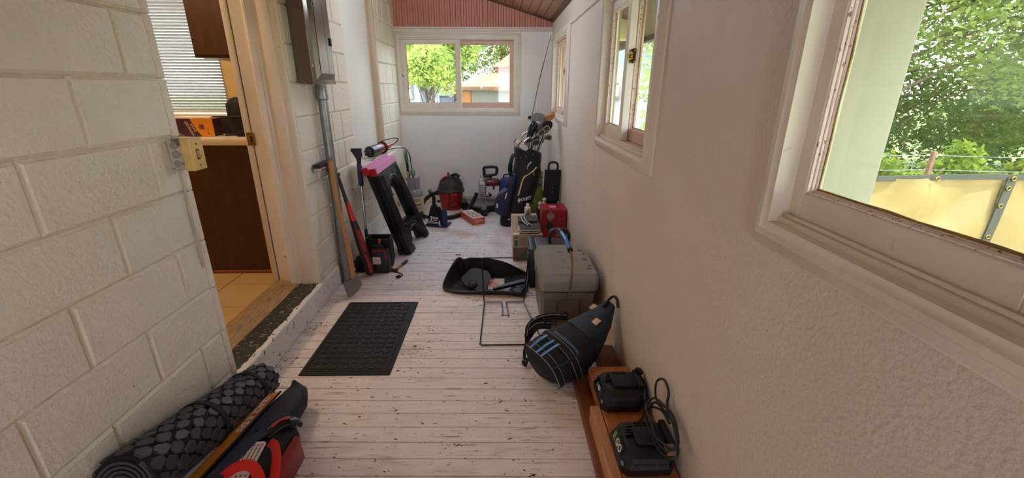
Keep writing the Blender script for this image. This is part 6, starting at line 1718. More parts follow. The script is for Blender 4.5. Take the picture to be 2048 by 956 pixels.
# ---- canopy bag with orange strip
t = thing('canopy_bag', 'navy canopy carry bag with orange lettered strip beside the rolled mat', 'carry bag', (-0.96, 1.4, 0))
CA, CB = V((-0.915, 1.650, 0.066)), V((-0.940, 0.98, 0.105))
cax = (CB - CA).normalized(); cl = (CB - CA).length
cu_ = V((1, 0, 0)); cu_ = (cu_ - cax * cu_.dot(cax)).normalized(); cw_ = cax.cross(cu_)
if cw_.z < 0: cw_ = -cw_
def cring(d, a, b, dx=0.0, dz=0.0, n=24):
    k = lambda v: math.copysign(abs(v) ** 0.8, v)
    return [CA + cax * d + cu_ * (a * k(math.cos(2 * PI * i / n)) + dx) + cw_ * (b * k(math.sin(2 * PI * i / n)) + dz) for i in range(n)]
mb = MB(); mb.rings([cring(-0.012, 0.014, 0.030, -0.018, 0.030), cring(0.0, 0.040, 0.036, 0.002, 0.012), cring(0.05, 0.058, 0.050), cring(0.16, 0.068, 0.060), cring(0.30, 0.074, 0.066), cring(0.50, 0.078, 0.072), cring(cl, 0.078, 0.075)])
mb.jitter(0.007, 9)
for v in mb.bm.verts: v.co.z = max(v.co.z, 0.002)
cbg = mb.build('bag_body', M_navy_dark, t, smooth=60)
M_ostrip = mat('orange nylon strip', C(222, 132, 38), 0.55, var=0.06, vscale=10)
mb = MB()
c0, c1 = V((-0.986, 1.585, 0.120)), V((-1.008, 0.98, 0.184))
wdir = (cu_ * 0.97 + cw_ * 0.25).normalized()
mb.strap([c0.lerp(c1, i / 10) for i in range(11)], wdir, 0.056, 0.003); os_ = mb.build('orange_strip', M_ostrip, t)
nrm_ = (-cu_ * 0.25 + cw_ * 0.97).normalized()
TMx = frame(c0.lerp(c1, 0.36) + nrm_ * 0.0022, cax, cax.cross(nrm_) * -1)
if (TMx.to_3x3() @ V((0, 0, 1))).dot(nrm_) < 0: TMx = frame(c0.lerp(c1, 0.36) + nrm_ * 0.0022, cax, nrm_.cross(cax))
lettering('QUICK & EASY SET UP', 0.036, TMx, M_whiteprint, os_, 'lettering', bold=0.0007, depth=0.001)
mb = MB(); mb.tube([p + nrm_ * 0.002 + wdir * 0.030 for p in [c0.lerp(c1, i / 10) for i in range(11)]], 0.0045, 8); mb.build('black_binding', M_cloth_black, t)
mb = MB(); mb.strap(catmull([CA + cax * 0.30 + cw_ * 0.078 + cu_ * 0.01, CA + cax * 0.33 + cw_ * 0.075 + cu_ * 0.05, CA + cax * 0.40 + cw_ * 0.088 + cu_ * 0.03, CA + cax * 0.55 + cw_ * 0.092 + cu_ * 0.015, CA + cax * cl + cw_ * 0.095], 5), cu_, 0.05, 0.006); mb.build('navy_strap', M_navy, t)

# ---- black and red tool tote
M_reds = mat('red vinyl side', C(146, 24, 30), 0.4, var=0.08)
t = thing('red_tool_tote', 'black tool tote with red straps, red side panel and white paper tag', 'tool tote', (-0.83, 1.22, 0))
mb = MB(); mb.rings([[(-0.868, 0.98, 0.0), (-0.790, 0.98, 0.0), (-0.790, 1.355, 0.0), (-0.850, 1.355, 0.0)], [(-0.866, 0.98, 0.12), (-0.800, 0.98, 0.10), (-0.785, 1.365, 0.10), (-0.845, 1.36, 0.13)], [(-0.862, 0.98, 0.17), (-0.820, 0.98, 0.16), (-0.785, 1.350, 0.150), (-0.830, 1.335, 0.165)]])
mb.subdiv(3).jitter(0.005, 13); td = mb.build('tote_body', M_cloth_black, t, smooth=50)
mb = MB(); mb.rings([[(-0.788, 0.99, 0.004), (-0.774, 0.99, 0.004), (-0.772, 1.345, 0.004), (-0.786, 1.36, 0.004)], [(-0.792, 0.99, 0.09), (-0.776, 0.99, 0.09), (-0.768, 1.33, 0.105), (-0.782, 1.345, 0.11)], [(-0.798, 0.99, 0.115), (-0.790, 0.99, 0.115), (-0.780, 1.30, 0.130), (-0.786, 1.32, 0.132)]])
mb.subdiv(2).jitter(0.003, 12); rs_ = mb.build('red_side', M_reds, t, smooth=50)
SMx = frame((-0.7685, 1.235, 0.062), (0, -1, 0.02), (-0.10, 0, 1))
strokes(9, 0.036, SMx @ Matrix.Translation((0, 0, 0.004)), M_whiteprint, rs_, depth=0.002)
mb = MB(); mb.tube([(-0.868, 1.30, 0.155), (-0.84, 1.34, 0.175), (-0.80, 1.368, 0.165), (-0.775, 1.372, 0.140)], [0.020, 0.024, 0.022, 0.012], 12, 5, False, (1.2, 0.55)); fl_ = mb.build('top_flap', M_black_gloss, t)
mb = MB(); mb.strap([(-0.858, 1.318, 0.182), (-0.832, 1.345, 0.192), (-0.806, 1.362, 0.186)], (0.6, -0.6, 0.2), 0.012, 0.006, 4); mb.build('red_emblem', mat('red emblem', C(176, 70, 70), 0.4), fl_)
mb = MB(); mb.strap([(-0.872, 1.315, 0.172), (-0.850, 1.345, 0.184), (-0.832, 1.358, 0.184)], (0.6, -0.6, 0.2), 0.004, 0.004, 4); mb.build('silver_edge', M_chrome, fl_)
LMx = frame((-0.862, 1.185, 0.182), (0.975, 0.12, -0.04), (-0.22, 0.95, -0.05))
mb = MB(LMx); mb.prism([(-0.034, -0.10), (0.030, -0.10), (0.030, 0.055), (0.020, 0.065), (-0.024, 0.065), (-0.034, 0.055)], -0.001, 0.001, 'xy'); tg = mb.build('paper_tag', M_paper, t)
mb = MB(LMx)
for k in range(4): mb.box(-0.022 + k * 0.013, -0.019 + k * 0.013, -0.02 - 0.008 * (k % 2), 0.040, 0.001, 0.0014)
for k in range(4): mb.box(-0.024 + k * 0.013, -0.016 + k * 0.013, 0.045, 0.050, 0.001, 0.0014)
for k in range(3): mb.box(-0.012 + k * 0.014, -0.006 + k * 0.014, -0.095, -0.088, 0.001, 0.0014)
mb.build('tag_print', M_dark_trim, tg)
M_rstrap = mat('bright red webbing', C(214, 36, 24), 0.5, var=0.05)
mb = MB(); mb.strap([(-0.828, 1.245, 0.180), (-0.800, 1.225, 0.182), (-0.778, 1.185, 0.165), (-0.768, 1.13, 0.125), (-0.768, 1.08, 0.08)], (0.3, 0.8, 0.5), 0.030, 0.004, 6); mb.build('red_strap', M_rstrap, t)
mb = MB(); mb.strap([(-0.905, 1.09, 0.186), (-0.865, 1.115, 0.206), (-0.82, 1.118, 0.205), (-0.785, 1.09, 0.18), (-0.772, 1.05, 0.14)], (0.0, 0.8, 0.5), 0.034, 0.004, 6); mb.build('red_strap', M_rstrap, t)
t = thing('black_dome', 'small glossy black dome on the floor beside the red tool tote', 'dome', (-0.70, 1.2, 0))
mb = MB(); mb.lathe((-0.702, 1.185, 0.0), (0, 0, 1), [(0.040, 0.0), (0.042, 0.006), (0.040, 0.022), (0.030, 0.036), (0.014, 0.043), (0.0, 0.044)], 24); mb.build('dome', M_black_gloss, t)
mb = MB(); mb.lathe((-0.702, 1.185, 0.0), (0, 0, 1), [(0.044, 0.0), (0.046, 0.004), (0.043, 0.008)], 24); mb.build('rim', M_black, t)

# ---- litter on the boards
random.seed(21)
mb = MB()
def chip(x, y, s_):
    a = random.uniform(-0.6, 0.6) + (PI / 2 if random.random() < 0.15 else 0)
    ln, wd = s_ * random.uniform(0.8, 2.6), s_ * random.uniform(0.25, 0.6)
    M_ = Matrix.Translation((x, y, 0.0006)) @ Matrix.Rotation(a, 4, 'Z')
    pts = [(-ln, 0, 0), (-ln * 0.3, -wd, 0), (ln * 0.6, -wd * 0.7, 0.0), (ln, 0, 0.0), (ln * 0.4, wd, 0), (-ln * 0.5, wd * 0.8, 0)]
    lo = [M_ @ V(p) for p in pts]
    hi = [M_ @ V((p[0] * 0.8, p[1] * 0.8, 0.0008 + s_ * 0.18)) for p in pts]
    mb.rings([lo, hi])
for k in range(620):
    x = random.uniform(-1.12, 0.34); y = random.uniform(1.0, 5.3)
    if -1.03 < x < -0.56 and 1.85 < y < 2.67: continue
    chip(x, y, random.choice((0.0015, 0.002, 0.003, 0.003, 0.005)))
for cx_, cy_, n, sp_ in ((-0.46, 2.08, 26, 0.05), (-1.10, 2.35, 40, 0.07), (-1.13, 2.0, 30, 0.05), (-0.42, 2.28, 14, 0.04), (-0.2, 1.36, 12, 0.05), (-0.35, 3.4, 20, 0.10), (-0.05, 3.55, 14, 0.08), (0.10, 1.25, 10, 0.05), (-0.55, 1.9, 12, 0.05)):
    for k in range(n): chip(random.gauss(cx_, sp_), random.gauss(cy_, sp_ * 0.6), random.choice((0.002, 0.003, 0.005)))
mb.build('floor_litter', mat('dark wood chips', C(70, 48, 38), 0.8, var=0.4, vscale=30), None, 'dark specks of bark and dirt scattered over the painted floorboards', 'litter', kind='stuff', smooth=0)
t_leaf = MB(); t_leaf.rings([[V((-0.36 + 0.03 * math.cos(a), 3.53 + 0.012 * math.sin(a), 0.0008)) for a in [2 * PI * i / 10 for i in range(10)]], [V((-0.36 + 0.022 * math.cos(a), 3.53 + 0.007 * math.sin(a), 0.006)) for a in [2 * PI * i / 10 for i in range(10)]]])
t_leaf.build('dry_leaf', mat('brown dry leaf', C(150, 108, 90), 0.8, var=0.3, vscale=40), None, 'curled brown dry leaf lying alone on the boards beyond the grass bag', 'leaf')
# ================================================================ outside
M_grass = patch(mat('sunny grass', C(96, 110, 48), 0.9, var=0.3, vscale=3), C(150, 138, 84), 1.2, 0.5, 0.65)
mb = MB()
mb.box(-60, 80, 5.75, 120, -0.62, -0.5)
mb.box(0.80, 80, -40, 5.75, -0.62, -0.5)
struct(mb, 'ground', M_grass)
def leafmat(name, col, trans=0.45):
    m = bpy.data.materials.new(name); m.use_nodes = True
    N, L = m.node_tree.nodes, m.node_tree.links
    N.remove(N['Principled BSDF'])
    t = N.new('ShaderNodeTexCoord'); nz = N.new('ShaderNodeTexNoise'); nz.inputs['Scale'].default_value = 1.6; nz.inputs['Detail'].default_value = 5
    L.new(t.outputs['Object'], nz.inputs['Vector'])
    r = ramp(N, 0.35, 0.68, (col[0] * 0.55, col[1] * 0.62, col[2] * 0.6, 1), (min(1, col[0] * 1.35), min(1, col[1] * 1.25), min(1, col[2] * 1.2), 1))
    L.new(nz.outputs['Fac'], r.inputs[0])
    df = N.new('ShaderNodeBsdfDiffuse'); tl = N.new('ShaderNodeBsdfTranslucent'); mx = N.new('ShaderNodeMixShader'); mx.inputs[0].default_value = trans
    L.new(r.outputs[0], df.inputs[0]); L.new(r.outputs[0], tl.inputs[0])
    L.new(df.outputs[0], mx.inputs[1]); L.new(tl.outputs[0], mx.inputs[2]); L.new(mx.outputs[0], N['Material Output'].inputs[0])
    return m
M_leaf = leafmat('bright leaves', C(182, 200, 108))
M_leafm = leafmat('light green leaves', C(140, 158, 88))  # leaf tone between the bright and the mid green
M_leaf2 = leafmat('mid green leaves', C(92, 116, 62))
M_leaf3 = leafmat('yellow green shrub leaves', C(128, 148, 60))
M_bark = mat('grey brown bark', C(86, 72, 60), 0.9, var=0.3, vscale=8, bump=0.5, bscale=20)
def foliage(mb, blobs, n, size, rnd):
    """many small folded leaves scattered through ellipsoid clumps: (centre, rx, ry, rz)"""
    bm = mb.bm
    vol = [b[1] * b[2] * b[3] for b in blobs]
    tot = sum(vol)
    for b, v_ in zip(blobs, vol):
        c = V(b[0])
        for k in range(int(n * v_ / tot)):
            while True:
                p = V((rnd.uniform(-1, 1), rnd.uniform(-1, 1), rnd.uniform(-1, 1)))
                if p.length < 1: break
            p = p * (0.55 + 0.45 * p.length)
            q = c + V((p.x * b[1], p.y * b[2], p.z * b[3]))
            q += noise.noise_vector(q * 1.3) * 0.25
            d = V((rnd.uniform(-1, 1), rnd.uniform(-1, 1), rnd.uniform(-0.9, 0.5))).normalized()
            w_ = d.cross(V((rnd.uniform(-1, 1), rnd.uniform(-1, 1), rnd.uniform(-1, 1)))).normalized()
            s_ = size * rnd.uniform(0.6, 1.4)
            a = bm.verts.new(q - d * s_); e = bm.verts.new(q + d * s_)
            m1 = bm.verts.new(q + w_ * s_ * 0.45 + V((0, 0, s_ * 0.12))); m2 = bm.verts.new(q - w_ * s_ * 0.45 + V((0, 0, s_ * 0.12)))
            bm.faces.new((a, m1, e, m2))
def tree(label, base, h, blobs, n, size, m_, seed, limbs, group='trees outside', r0=0.12):
    rnd = random.Random(seed)
    T = thing('tree', label, 'tree', base, 0, group)
    mb = MB()
    B_ = V(base)
    mb.tube([B_, B_ + V((0.05, 0.02, h * 0.4)), B_ + V((-0.03, 0.0, h * 0.75)), B_ + V((0.02, 0, h))], [r0, r0 * 0.85, r0 * 0.6, r0 * 0.3], 10, 4)
    tr = mb.build('trunk', M_bark, T, smooth=60)
    for k in range(limbs):
        b = blobs[k % len(blobs)]
        s0 = B_ + V((0, 0, h * rnd.uniform(0.3, 0.8))); e = V(b[0]) + V((rnd.uniform(-.5, .5) * b[1], rnd.uniform(-.5, .5) * b[2], rnd.uniform(-.3, .5) * b[3]))
        mb = MB(); mb.tube([s0, s0.lerp(e, 0.5) + V((rnd.uniform(-.15, .15), rnd.uniform(-.15, .15), 0.12)), e], [r0 * 0.26, r0 * 0.16, r0 * 0.06], 7, 4)
        mb.build('branch', M_bark, tr, smooth=60)
    mb = MB(); foliage(mb, blobs, n, size, rnd); mb.build('foliage', m_, T, smooth=0, kind='stuff', recalc=False)
    return T
# beyond the far window
tree('feathery bright green tree seen through the left pane of the far window', (-2.05, 13.0, -0.5), 2.6, [((-2.1, 13.0, 2.3), 1.0, 0.9, 1.0), ((-1.4, 13.2, 2.6), 0.9, 0.8, 1.0), ((-2.3, 13.0, 3.2), 0.9, 0.9, 0.8), ((-1.6, 13.0, 1.6), 0.7, 0.6, 0.45), ((-1.0, 13.3, 3.1), 0.9, 0.8, 0.9)], 13000, 0.065, M_leaf, 1, 12, r0=0.07)
tree('slim young tree standing left of the feathery one beyond the far window', (-1.60, 11.4, -0.5), 2.1, [((-1.63, 11.4, 1.95), 0.50, 0.4, 0.50), ((-2.0, 11.4, 1.75), 0.45, 0.4, 0.35)], 3000, 0.06, M_leaf, 2, 5, r0=0.05)
tree('large tree rising behind the orange roofed pavilion', (0.2, 23.0, -0.5), 4.6, [((-0.4, 23, 3.2), 1.6, 1.4, 1.5), ((1.0, 23, 4.3), 2.0, 1.6, 1.8), ((-0.2, 22.5, 4.9), 1.6, 1.5, 1.2), ((3.2, 23.5, 4.0), 2.0, 1.8, 2.0)], 13000, 0.09, M_leafm, 3, 14, r0=0.16)
tree('distant round tree left of the white gabled house edge', (-3.0, 26.0, -0.5), 3.5, [((-2.6, 26, 3.0), 1.6, 1.5, 1.6), ((-4.2, 26, 3.0), 1.4, 1.4, 1.4)], 2600, 0.15, M_leaf2, 4, 6, r0=0.15)
# pavilion
M_oroof = patch(mat('orange metal roof', C(150, 92, 52), 0.6, var=0.08, vscale=3), C(176, 170, 166), 1.3, 0.58, 0.61, 6)
t = thing('pavilion', 'orange roofed pavilion with a small upper roof beyond the far window', 'pavilion', (1.1, 17.6, -0.5))
pc = V((1.1, 17.6, 0))
def octa(r, z, n=8): return [pc + V((r * math.cos(2 * PI * (i + 0.5) / n), r * math.sin(2 * PI * (i + 0.5) / n), z)) for i in range(n)]
mb = MB(); mb.rings([octa(3.20, 1.32), octa(3.20, 1.40), octa(1.35, 1.90), octa(1.3, 1.88)]); rf = mb.build('lower_roof', M_oroof, t, smooth=0)
mb = MB(); mb.rings([octa(3.24, 1.28), octa(3.24, 1.345)]); mb.build('eave_board', mat('pale brown eave', C(124, 92, 68), 0.6, var=0.1), rf, smooth=0)
mb = MB(); mb.rings([octa(1.28, 1.85), octa(1.28, 2.08)]); mb.build('drum', mat('pinkish drum', C(150, 104, 90), 0.6, var=0.1), t, smooth=0)
mb = MB(); mb.rings([octa(1.42, 2.06), octa(1.42, 2.09), octa(0.05, 3.05)]); mb.build('upper_roof', mat('orange upper roof', C(150, 94, 56), 0.55, var=0.08, vscale=3), t, smooth=0)
mb = MB(); mb.rings([octa(2.95, -0.5), octa(2.95, 1.33)]); wl_ = mb.build('wall', mat('grey board wall', C(128, 124, 116), 0.7, var=0.15, vscale=6, stretch=(6, 6, 0.8)), t, smooth=0)
fy = pc.y - 2.95 * math.cos(PI / 8)
fx0 = pc.x - 2.95 * math.sin(PI / 8)
M_ply = mat('orange plywood', C(176, 112, 58), 0.6, var=0.15, vscale=5)
M_dkwin = patch(mat('dark window pane', C(48, 46, 50), 0.3, var=0.3, vscale=10), C(170, 166, 160), 14, 0.60, 0.64, 3)
mb = MB(); mb.box(fx0 + 0.55, fx0 + 1.10, fy - 0.03, fy, -0.4, 1.25); mb.build('plywood_panel', M_ply, wl_)
mb = MB(); mb.box(fx0 + 1.16, fx0 + 2.25, fy - 0.03, fy, 0.55, 1.25); mb.build('dark_window', M_dkwin, wl_)
for x in (0.50, 1.13, 1.34, 1.85): 
    mb = MB(); mb.box(fx0 + x - 0.03, fx0 + x + 0.03, fy - 0.06, fy - 0.02, -0.5, 1.28); mb.build('post', mat('pale post', C(206, 186, 154), 0.6), wl_)
e0 = pc + V((2.95 * math.cos(PI * 1.125), 2.95 * math.sin(PI * 1.125), 0)); e1 = V((fx0, fy, 0))
dv = (e1 - e0).normalized(); nv = V((dv.y, -dv.x, 0))
PMx = frame(e0 + nv * 0.01, dv, (0, 0, 1))
mb = MB(PMx); mb.box(0.35, 0.95, -0.45, 1.25, -0.02, 0.02); mb.build('plywood_panel', M_ply, wl_)
mb = MB(PMx); mb.box(0.05, 0.28, -0.45, 1.25, -0.02, 0.02); mb.build('dark_door', M_dkwin, wl_)
# white shed, white gabled house
t = thing('white_shed', 'small white shed between the young trees and the pavilion', 'shed', (-2.05, 19.0, -0.5))
M_wh = mat('white siding', C(176, 180, 190), 0.6, var=0.04, vscale=5)
mb = MB(); mb.box(-2.45, -1.75, 18.8, 19.8, -0.5, 1.05); mb.build('wall', M_wh, t)
mb = MB(); mb.prism([(-2.55, 1.05), (-1.65, 1.05), (-1.80, 1.22), (-2.40, 1.22)], 18.7, 19.9, 'xz'); mb.build('roof', M_wh, t)
def gable_house(label, x0, x1, xr, y0, y1, ze, zr, wm, rm, wins, brick=False):
    T = thing('house', label, 'house', ((x0 + x1) / 2, (y0 + y1) / 2, -0.5))
    mb = MB(); mb.prism([(x0, -0.5), (x1, -0.5), (x1, ze), (xr, zr), (x0, ze)], y0, y1, 'xz'); wl2 = mb.build('wall', wm, T, smooth=0)
    for (a, b) in (((x1 + 0.22, ze - 0.28), (xr, zr + 0.08)), ((x0 - 0.22, ze - 0.28), (xr, zr + 0.08))):
        mb = MB(); mb.prism([a, (a[0], a[1] + 0.12), (b[0], b[1] + 0.12), b], y0 - 0.25, y1 + 0.25, 'xz'); mb.build('roof_slope', rm, T, smooth=0)
    for (a, b, c, d) in wins:
        mb = MB(); mb.box(a, b, y0 - 0.05, y0 + 0.02, c, d, 0.01); wf = mb.build('window', mat('grey window frame', C(150, 136, 128), 0.6), wl2)
        mb = MB(); mb.box(a + 0.07, b - 0.07, y0 - 0.065, y0 - 0.045, c + 0.07, (c + d) / 2 - 0.03); mb.box(a + 0.07, b - 0.07, y0 - 0.065, y0 - 0.045, (c + d) / 2 + 0.03, d - 0.07); mb.build('pane', mat('pale blue pane', C(180, 204, 214), 0.25), wf)
    return T
M_groof = mat('grey shingles', C(140, 134, 130), 0.8, var=0.15, vscale=8)
gable_house('white gabled house at the left edge of the far window view', -7.5, -2.75, -5.1, 16.0, 22.0, 1.6, 5.4, M_wh, M_groof, [(-3.30, -2.98, 0.95, 1.72)])
M_wbrick = mat('white painted brick', C(168, 168, 170), 0.6, var=0.08, vscale=14, bump=0.4, bscale=16)
gable_house('white brick house with grey gable seen through the middle right window', 2.2, 6.2, 2.9, 12.2, 13.9, 2.0, 2.75, M_wbrick, M_groof, [(3.02, 3.28, 1.1, 1.85)])
# low garden wall and pale road edge beyond the far window
mb = MB(); mb.box(-9.0, -1.2, 14.4, 14.5, -0.5, 0.30); mb.build('garden_fence', mat('pale fence boards', C(196, 186, 172), 0.8, var=0.2, vscale=6), None, 'low pale fence below the young trees beyond the far window', 'fence')
# trees to the right
tree('bright leafy tree seen through the near pane of the middle right window', (3.4, 8.2, -0.5), 4.0, [((3.45, 8.0, 3.0), 1.05, 1.0, 1.4), ((3.6, 8.4, 1.7), 1.1, 1.0, 1.1), ((3.7, 8.6, 0.6), 1.0, 0.8, 0.7)], 9000, 0.055, M_leaf, 5, 10, r0=0.09)
tree('broad dense tree filling the nearest right window, dark trunk at its left', (5.05, 6.3, -0.5), 4.5, [((6.0, 6.3, 2.9), 1.6, 0.9, 1.3), ((7.7, 6.2, 2.5), 1.6, 0.9, 1.5), ((5.3, 6.4, 4.2), 1.6, 0.9, 1.2), ((7.2, 6.3, 4.4), 1.9, 0.9, 1.2), ((9.5, 6.0, 3.1), 1.7, 0.9, 1.8)], 34000, 0.050, M_leafm, 6, 12, r0=0.10)
tree('dark green bushy tree behind the wire fence at the right', (7.4, 8.3, -0.5), 3.4, [((6.6, 8.3, 1.6), 1.7, 0.8, 1.2), ((8.9, 8.3, 1.5), 1.8, 0.8, 1.4), ((11.2, 8.1, 1.6), 1.8, 0.8, 1.6), ((8.0, 8.4, 0.5), 2.6, 0.7, 0.8)], 20000, 0.046, M_leaf2, 7, 10, r0=0.10)
for k, (x, y, lb) in enumerate(((4.1, 4.95, 'low yellow green shrub just above the tarp at the left'), (5.3, 5.0, 'low yellow green shrub above the middle of the tarp by the rusty post'), (6.5, 4.95, 'low yellow green shrub above the right end of the tarp'))):
    T = thing('shrub', lb, 'shrub', (x, y, -0.5), 0, 'shrubs behind the tarp')
    rnd = random.Random(40 + k)
    mb = MB(); foliage(mb, [((x, y, 0.15), 0.55, 0.34, 0.52), ((x + 0.25, y, 0.50), 0.35, 0.3, 0.28)], 2600, 0.045, rnd); mb.build('leaves', M_leaf3, T, smooth=0, kind='stuff', recalc=False)
    for j in range(5):
        mb = MB(); a = V((x + rnd.uniform(-.2, .2), y, -0.5)); mb.tube([a, a + V((rnd.uniform(-.1, .1), 0, 0.5)), a + V((rnd.uniform(-.3, .3), 0, 1.0))], [0.012, 0.009, 0.005], 6, 3); mb.build('stem', M_bark, T)
# hedge and grass bank that close the view low down
for k, (x, y, rx) in enumerate(((5.2, 10.3, 1.2), (8.6, 11.6, 1.8), (12.5, 10.4, 2.4))):
    T = thing('hedge', ('rough hedge clump far behind the middle right window', 'rough hedge clump behind the dark bushy tree', 'rough hedge clump at the far right end of the garden')[k], 'hedge', (x, y, -0.5), 0, 'hedge clumps')
    mb = MB(); foliage(mb, [((x, y, 0.4), rx, 0.9, 0.95), ((x, y + 0.3, 1.4), rx * 0.9, 0.8, 0.9)], 4500, 0.085, random.Random(60 + k)); mb.build('leaves', M_leaf2, T, smooth=0, kind='stuff', recalc=False)
# wire fence with rusty posts
t = thing('wire_fence', 'barbed wire fence with rusty posts behind the cream tarp', 'fence', (5.0, 4.25, -0.5))
M_rust = mat('rusty post', C(122, 86, 66), 0.8, var=0.3, vscale=30)
for x in (3.05, 4.36, 5.8, 7.3):
    mb = MB(); mb.box(x - 0.018, x + 0.018, 4.232, 4.268, -0.5, 0.80, 0.004); mb.build('post', M_rust, t)
for z in (0.745, 0.60):
    mb = MB(); mb.tube([(x * 0.5 + 1.2, 4.25, z + 0.012 * math.sin(x * 1.3)) for x in range(2, 15)], 0.0032, 6, 2)
    mb.build('wire', M_galv, t)
# cream tarp screen
M_tarp = mat('cream tarp', C(198, 172, 124), 0.34, var=0.06, vscale=3, bump=0.5, bscale=4)
t = thing('tarp_screen', 'cream tarp screen with black webbing edge and brass grommets outside the near window', 'tarp', (4.3, 3.4, -0.5))
def tarp_panel(x0, x1, nm):
    mb = MB()
    nx_, nz_ = 26, 18
    rows = []
    for j in range(nz_ + 1):
        z = -0.5 + 1.20 * j / nz_
        rows.append([V((x0 + (x1 - x0) * i / nx_, 3.40 + 0.075 * noise.noise(V((i * 0.22 + x0, z * 2.6, 1.0))) + 0.04 * noise.noise(V((i * 0.5 - z * 3, z * 1.1 + x0, 4))), z)) for i in range(nx_ + 1)])
    V_ = [[mb._v(p) for p in r] for r in rows]
    for a, b in zip(V_, V_[1:]):
        for i in range(nx_): mb.bm.faces.new((a[i], a[i + 1], b[i + 1], b[i]))
    bmesh.ops.solidify(mb.bm, geom=mb.bm.faces[:], thickness=0.004)
    return mb.build(nm, M_tarp, t, smooth=60)
p1 = tarp_panel(1.75, 4.16, 'tarp_panel'); p2 = tarp_panel(4.20, 6.8, 'tarp_panel')
M_web = mat('dark grey webbing', C(66, 66, 62), 0.6, var=0.15, vscale=30)
mb = MB(); mb.strap([(x * 0.25 + 1.75, 3.385 + 0.012 * math.sin(x), 0.705 + 0.006 * math.sin(x * 0.9)) for x in range(0, 21)], (0, 0, 1), 0.045, 0.01); mb.build('edge_webbing', M_web, t)
mb = MB(); mb.strap([(4.19, 3.375, 0.71), (4.175, 3.37, 0.4), (4.16, 3.37, 0.0), (4.17, 3.37, -0.48)], (1, 0, 0), 0.075, 0.012, 5); mb.build('seam_webbing', M_web, t)
for (x, z) in ((2.2, 0.70), (2.85, 0.70), (3.55, 0.70), (4.19, 0.70), (4.175, 0.62), (4.165, 0.47), (4.9, 0.70), (4.16, 0.2)):
    mb = MB(); mb.torus((x, 3.362, z), (0, 1, 0), 0.016, 0.006, 16, 6); mb.build('grommet', M_brass, t)
for x in (1.9, 4.18, 6.6):
    mb = MB(); mb.cyl((x, 3.44, -0.5), (x, 3.44, 0.72), 0.022, seg=10); mb.build('pole', M_galv, t)
# ================================================================ on the kitchen counter
WT = 1.0722
t = thing('snack_box', 'purple and orange printed box lying on the cream kitchen worktop', 'box', (-1.98, 3.0, WT))
mb = MB(); mb.box(-2.14, -1.845, 2.93, 3.02, WT, 1.186, 0.002, 1); bx = mb.build('box', mat('dark purple print', C(70, 38, 62), 0.35, var=0.1), t)
mb = MB(); mb.prism([(-1.985, 1.185), (-1.845, 1.185), (-1.845, WT + 0.002), (-1.925, WT + 0.002), (-1.945, 1.10), (-1.965, 1.14)], 2.9288, 2.930, 'xz'); op = mb.build('orange_panel', mat('golden orange print', C(220, 140, 40), 0.35, var=0.08), bx)
mb = MB(); mb.box(-2.141, -1.844, 2.931, 3.019, 1.186, 1.1875, 0.0005); mb.build('pale_top', mat('pale box top', C(224, 178, 128), 0.4), bx)
mb = MB(); mb.torus((-1.918, 2.9285, 1.135), (0, 1, 0), 0.015, 0.003, 18, 6); mb.ball((-1.918, 2.9288, 1.135), 0.009, 0.001, 0.009, 10, 6); mb.build('round_emblem', mat('brown purple print', C(90, 44, 40), 0.4), op)
mb = MB(); mb.prism([(-2.10, WT + 0.002), (-2.03, WT + 0.002), (-2.07, 1.10), (-2.13, 1.17), (-2.139, 1.17), (-2.139, 1.13)], 2.9289, 2.930, 'xz'); mb.build('teal_wave', mat('grey teal print', C(96, 112, 122), 0.4), bx)
M_cream = mat('cream print', C(222, 196, 150), 0.4)
BX = frame((-1.985, 2.9285, 1.128), (0.40, 0, -0.92), (0.92, 0, 0.40))
strokes(6, 0.026, BX @ Matrix.Translation((0, -0.013, 0)), M_cream, bx)
strokes(4, 0.022, BX @ Matrix.Translation((0.004, 0.012, 0)), M_cream, bx)
mb = MB()
for zz in (1.118, 1.102, 1.088): mb.box(-1.886, -1.878, 2.9282, 2.9288, zz, zz + 0.006)
mb.build('small_icons', mat('brown purple print', C(90, 44, 40), 0.4), op)
t = thing('black_camera_pouch', 'flat black zip pouch on the kitchen worktop behind the printed box', 'pouch', (-1.85, 3.18, WT))
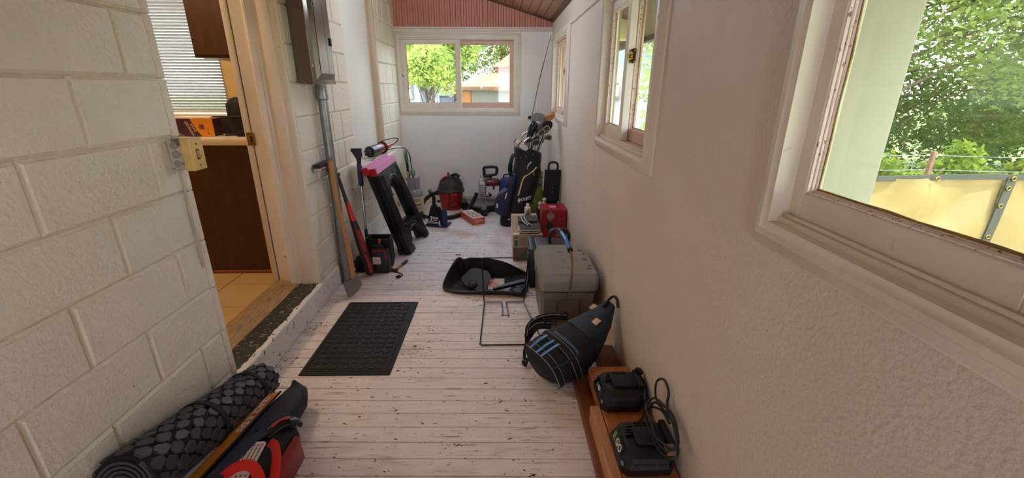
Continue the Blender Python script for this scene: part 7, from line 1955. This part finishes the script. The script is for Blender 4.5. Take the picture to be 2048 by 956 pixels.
mb = MB(); mb.rings([rr(-2.02, -1.70, 3.12, 3.27, WT, 0.02), rr(-2.025, -1.695, 3.115, 3.275, WT + 0.04, 0.03), rr(-2.005, -1.70, 3.13, 3.265, WT + 0.105, 0.03), rr(-1.98, -1.72, 3.15, 3.25, WT + 0.115, 0.02)]); mb.build('body', M_cloth_black, t, smooth=50)
mb = MB(); mb.tube([(-1.97, 3.15, WT + 0.117), (-1.85, 3.145, WT + 0.119), (-1.72, 3.15, WT + 0.117)], 0.004, 6, 3); mb.build('zip', M_chrome, t)
t = thing('black_zip_case', 'tall rounded black case on the kitchen worktop beside the door jamb', 'case', (-1.64, 3.0, WT))
mb = MB(); mb.rings([rr(-1.715, -1.540, 2.93, 3.04, WT, 0.025), rr(-1.735, -1.535, 2.92, 3.05, WT + 0.03, 0.03), rr(-1.75, -1.535, 2.92, 3.05, WT + 0.13, 0.03), rr(-1.748, -1.535, 2.92, 3.05, WT + 0.20, 0.03), rr(-1.725, -1.545, 2.935, 3.035, WT + 0.235, 0.03), rr(-1.70, -1.56, 2.95, 3.02, WT + 0.245, 0.02)]); cs = mb.build('case_body', M_cloth_black, t, smooth=50)
mb = MB(); mb.tube([V((p[0], p[1], WT + 0.128)) for p in rr(-1.752, -1.533, 2.918, 3.052, 0, 0.03)], 0.003, 6, 0, True); mb.build('zip_line', M_black, cs)
t = thing('kitchen_knife', 'small dark handled knife lying on the worktop between box and case', 'knife', (-1.81, 2.98, WT))
mb = MB(); mb.tube([(-1.80, 2.965, WT + 0.008), (-1.765, 2.985, WT + 0.009), (-1.735, 3.0, WT + 0.008)], 0.0075, 8, 3); mb.build('handle', mat('dark red wood', C(70, 34, 26), 0.4), t)
mb = MB(); mb.prism([(-1.835, 2.935), (-1.795, 2.955), (-1.802, 2.972), (-1.838, 2.95)], WT + 0.005, WT + 0.007, 'xy'); mb.build('blade', M_chrome, t)
t = thing('paper_sheet', 'white sheet of paper on the worktop under the knife', 'paper', (-1.78, 2.95, WT))
mb = MB(); mb.prism([(-1.843, 2.82), (-1.735, 2.82), (-1.758, 3.10), (-1.86, 3.10)], WT + 0.0004, WT + 0.0012, 'xy'); mb.build('sheet', M_whiteprint, t)
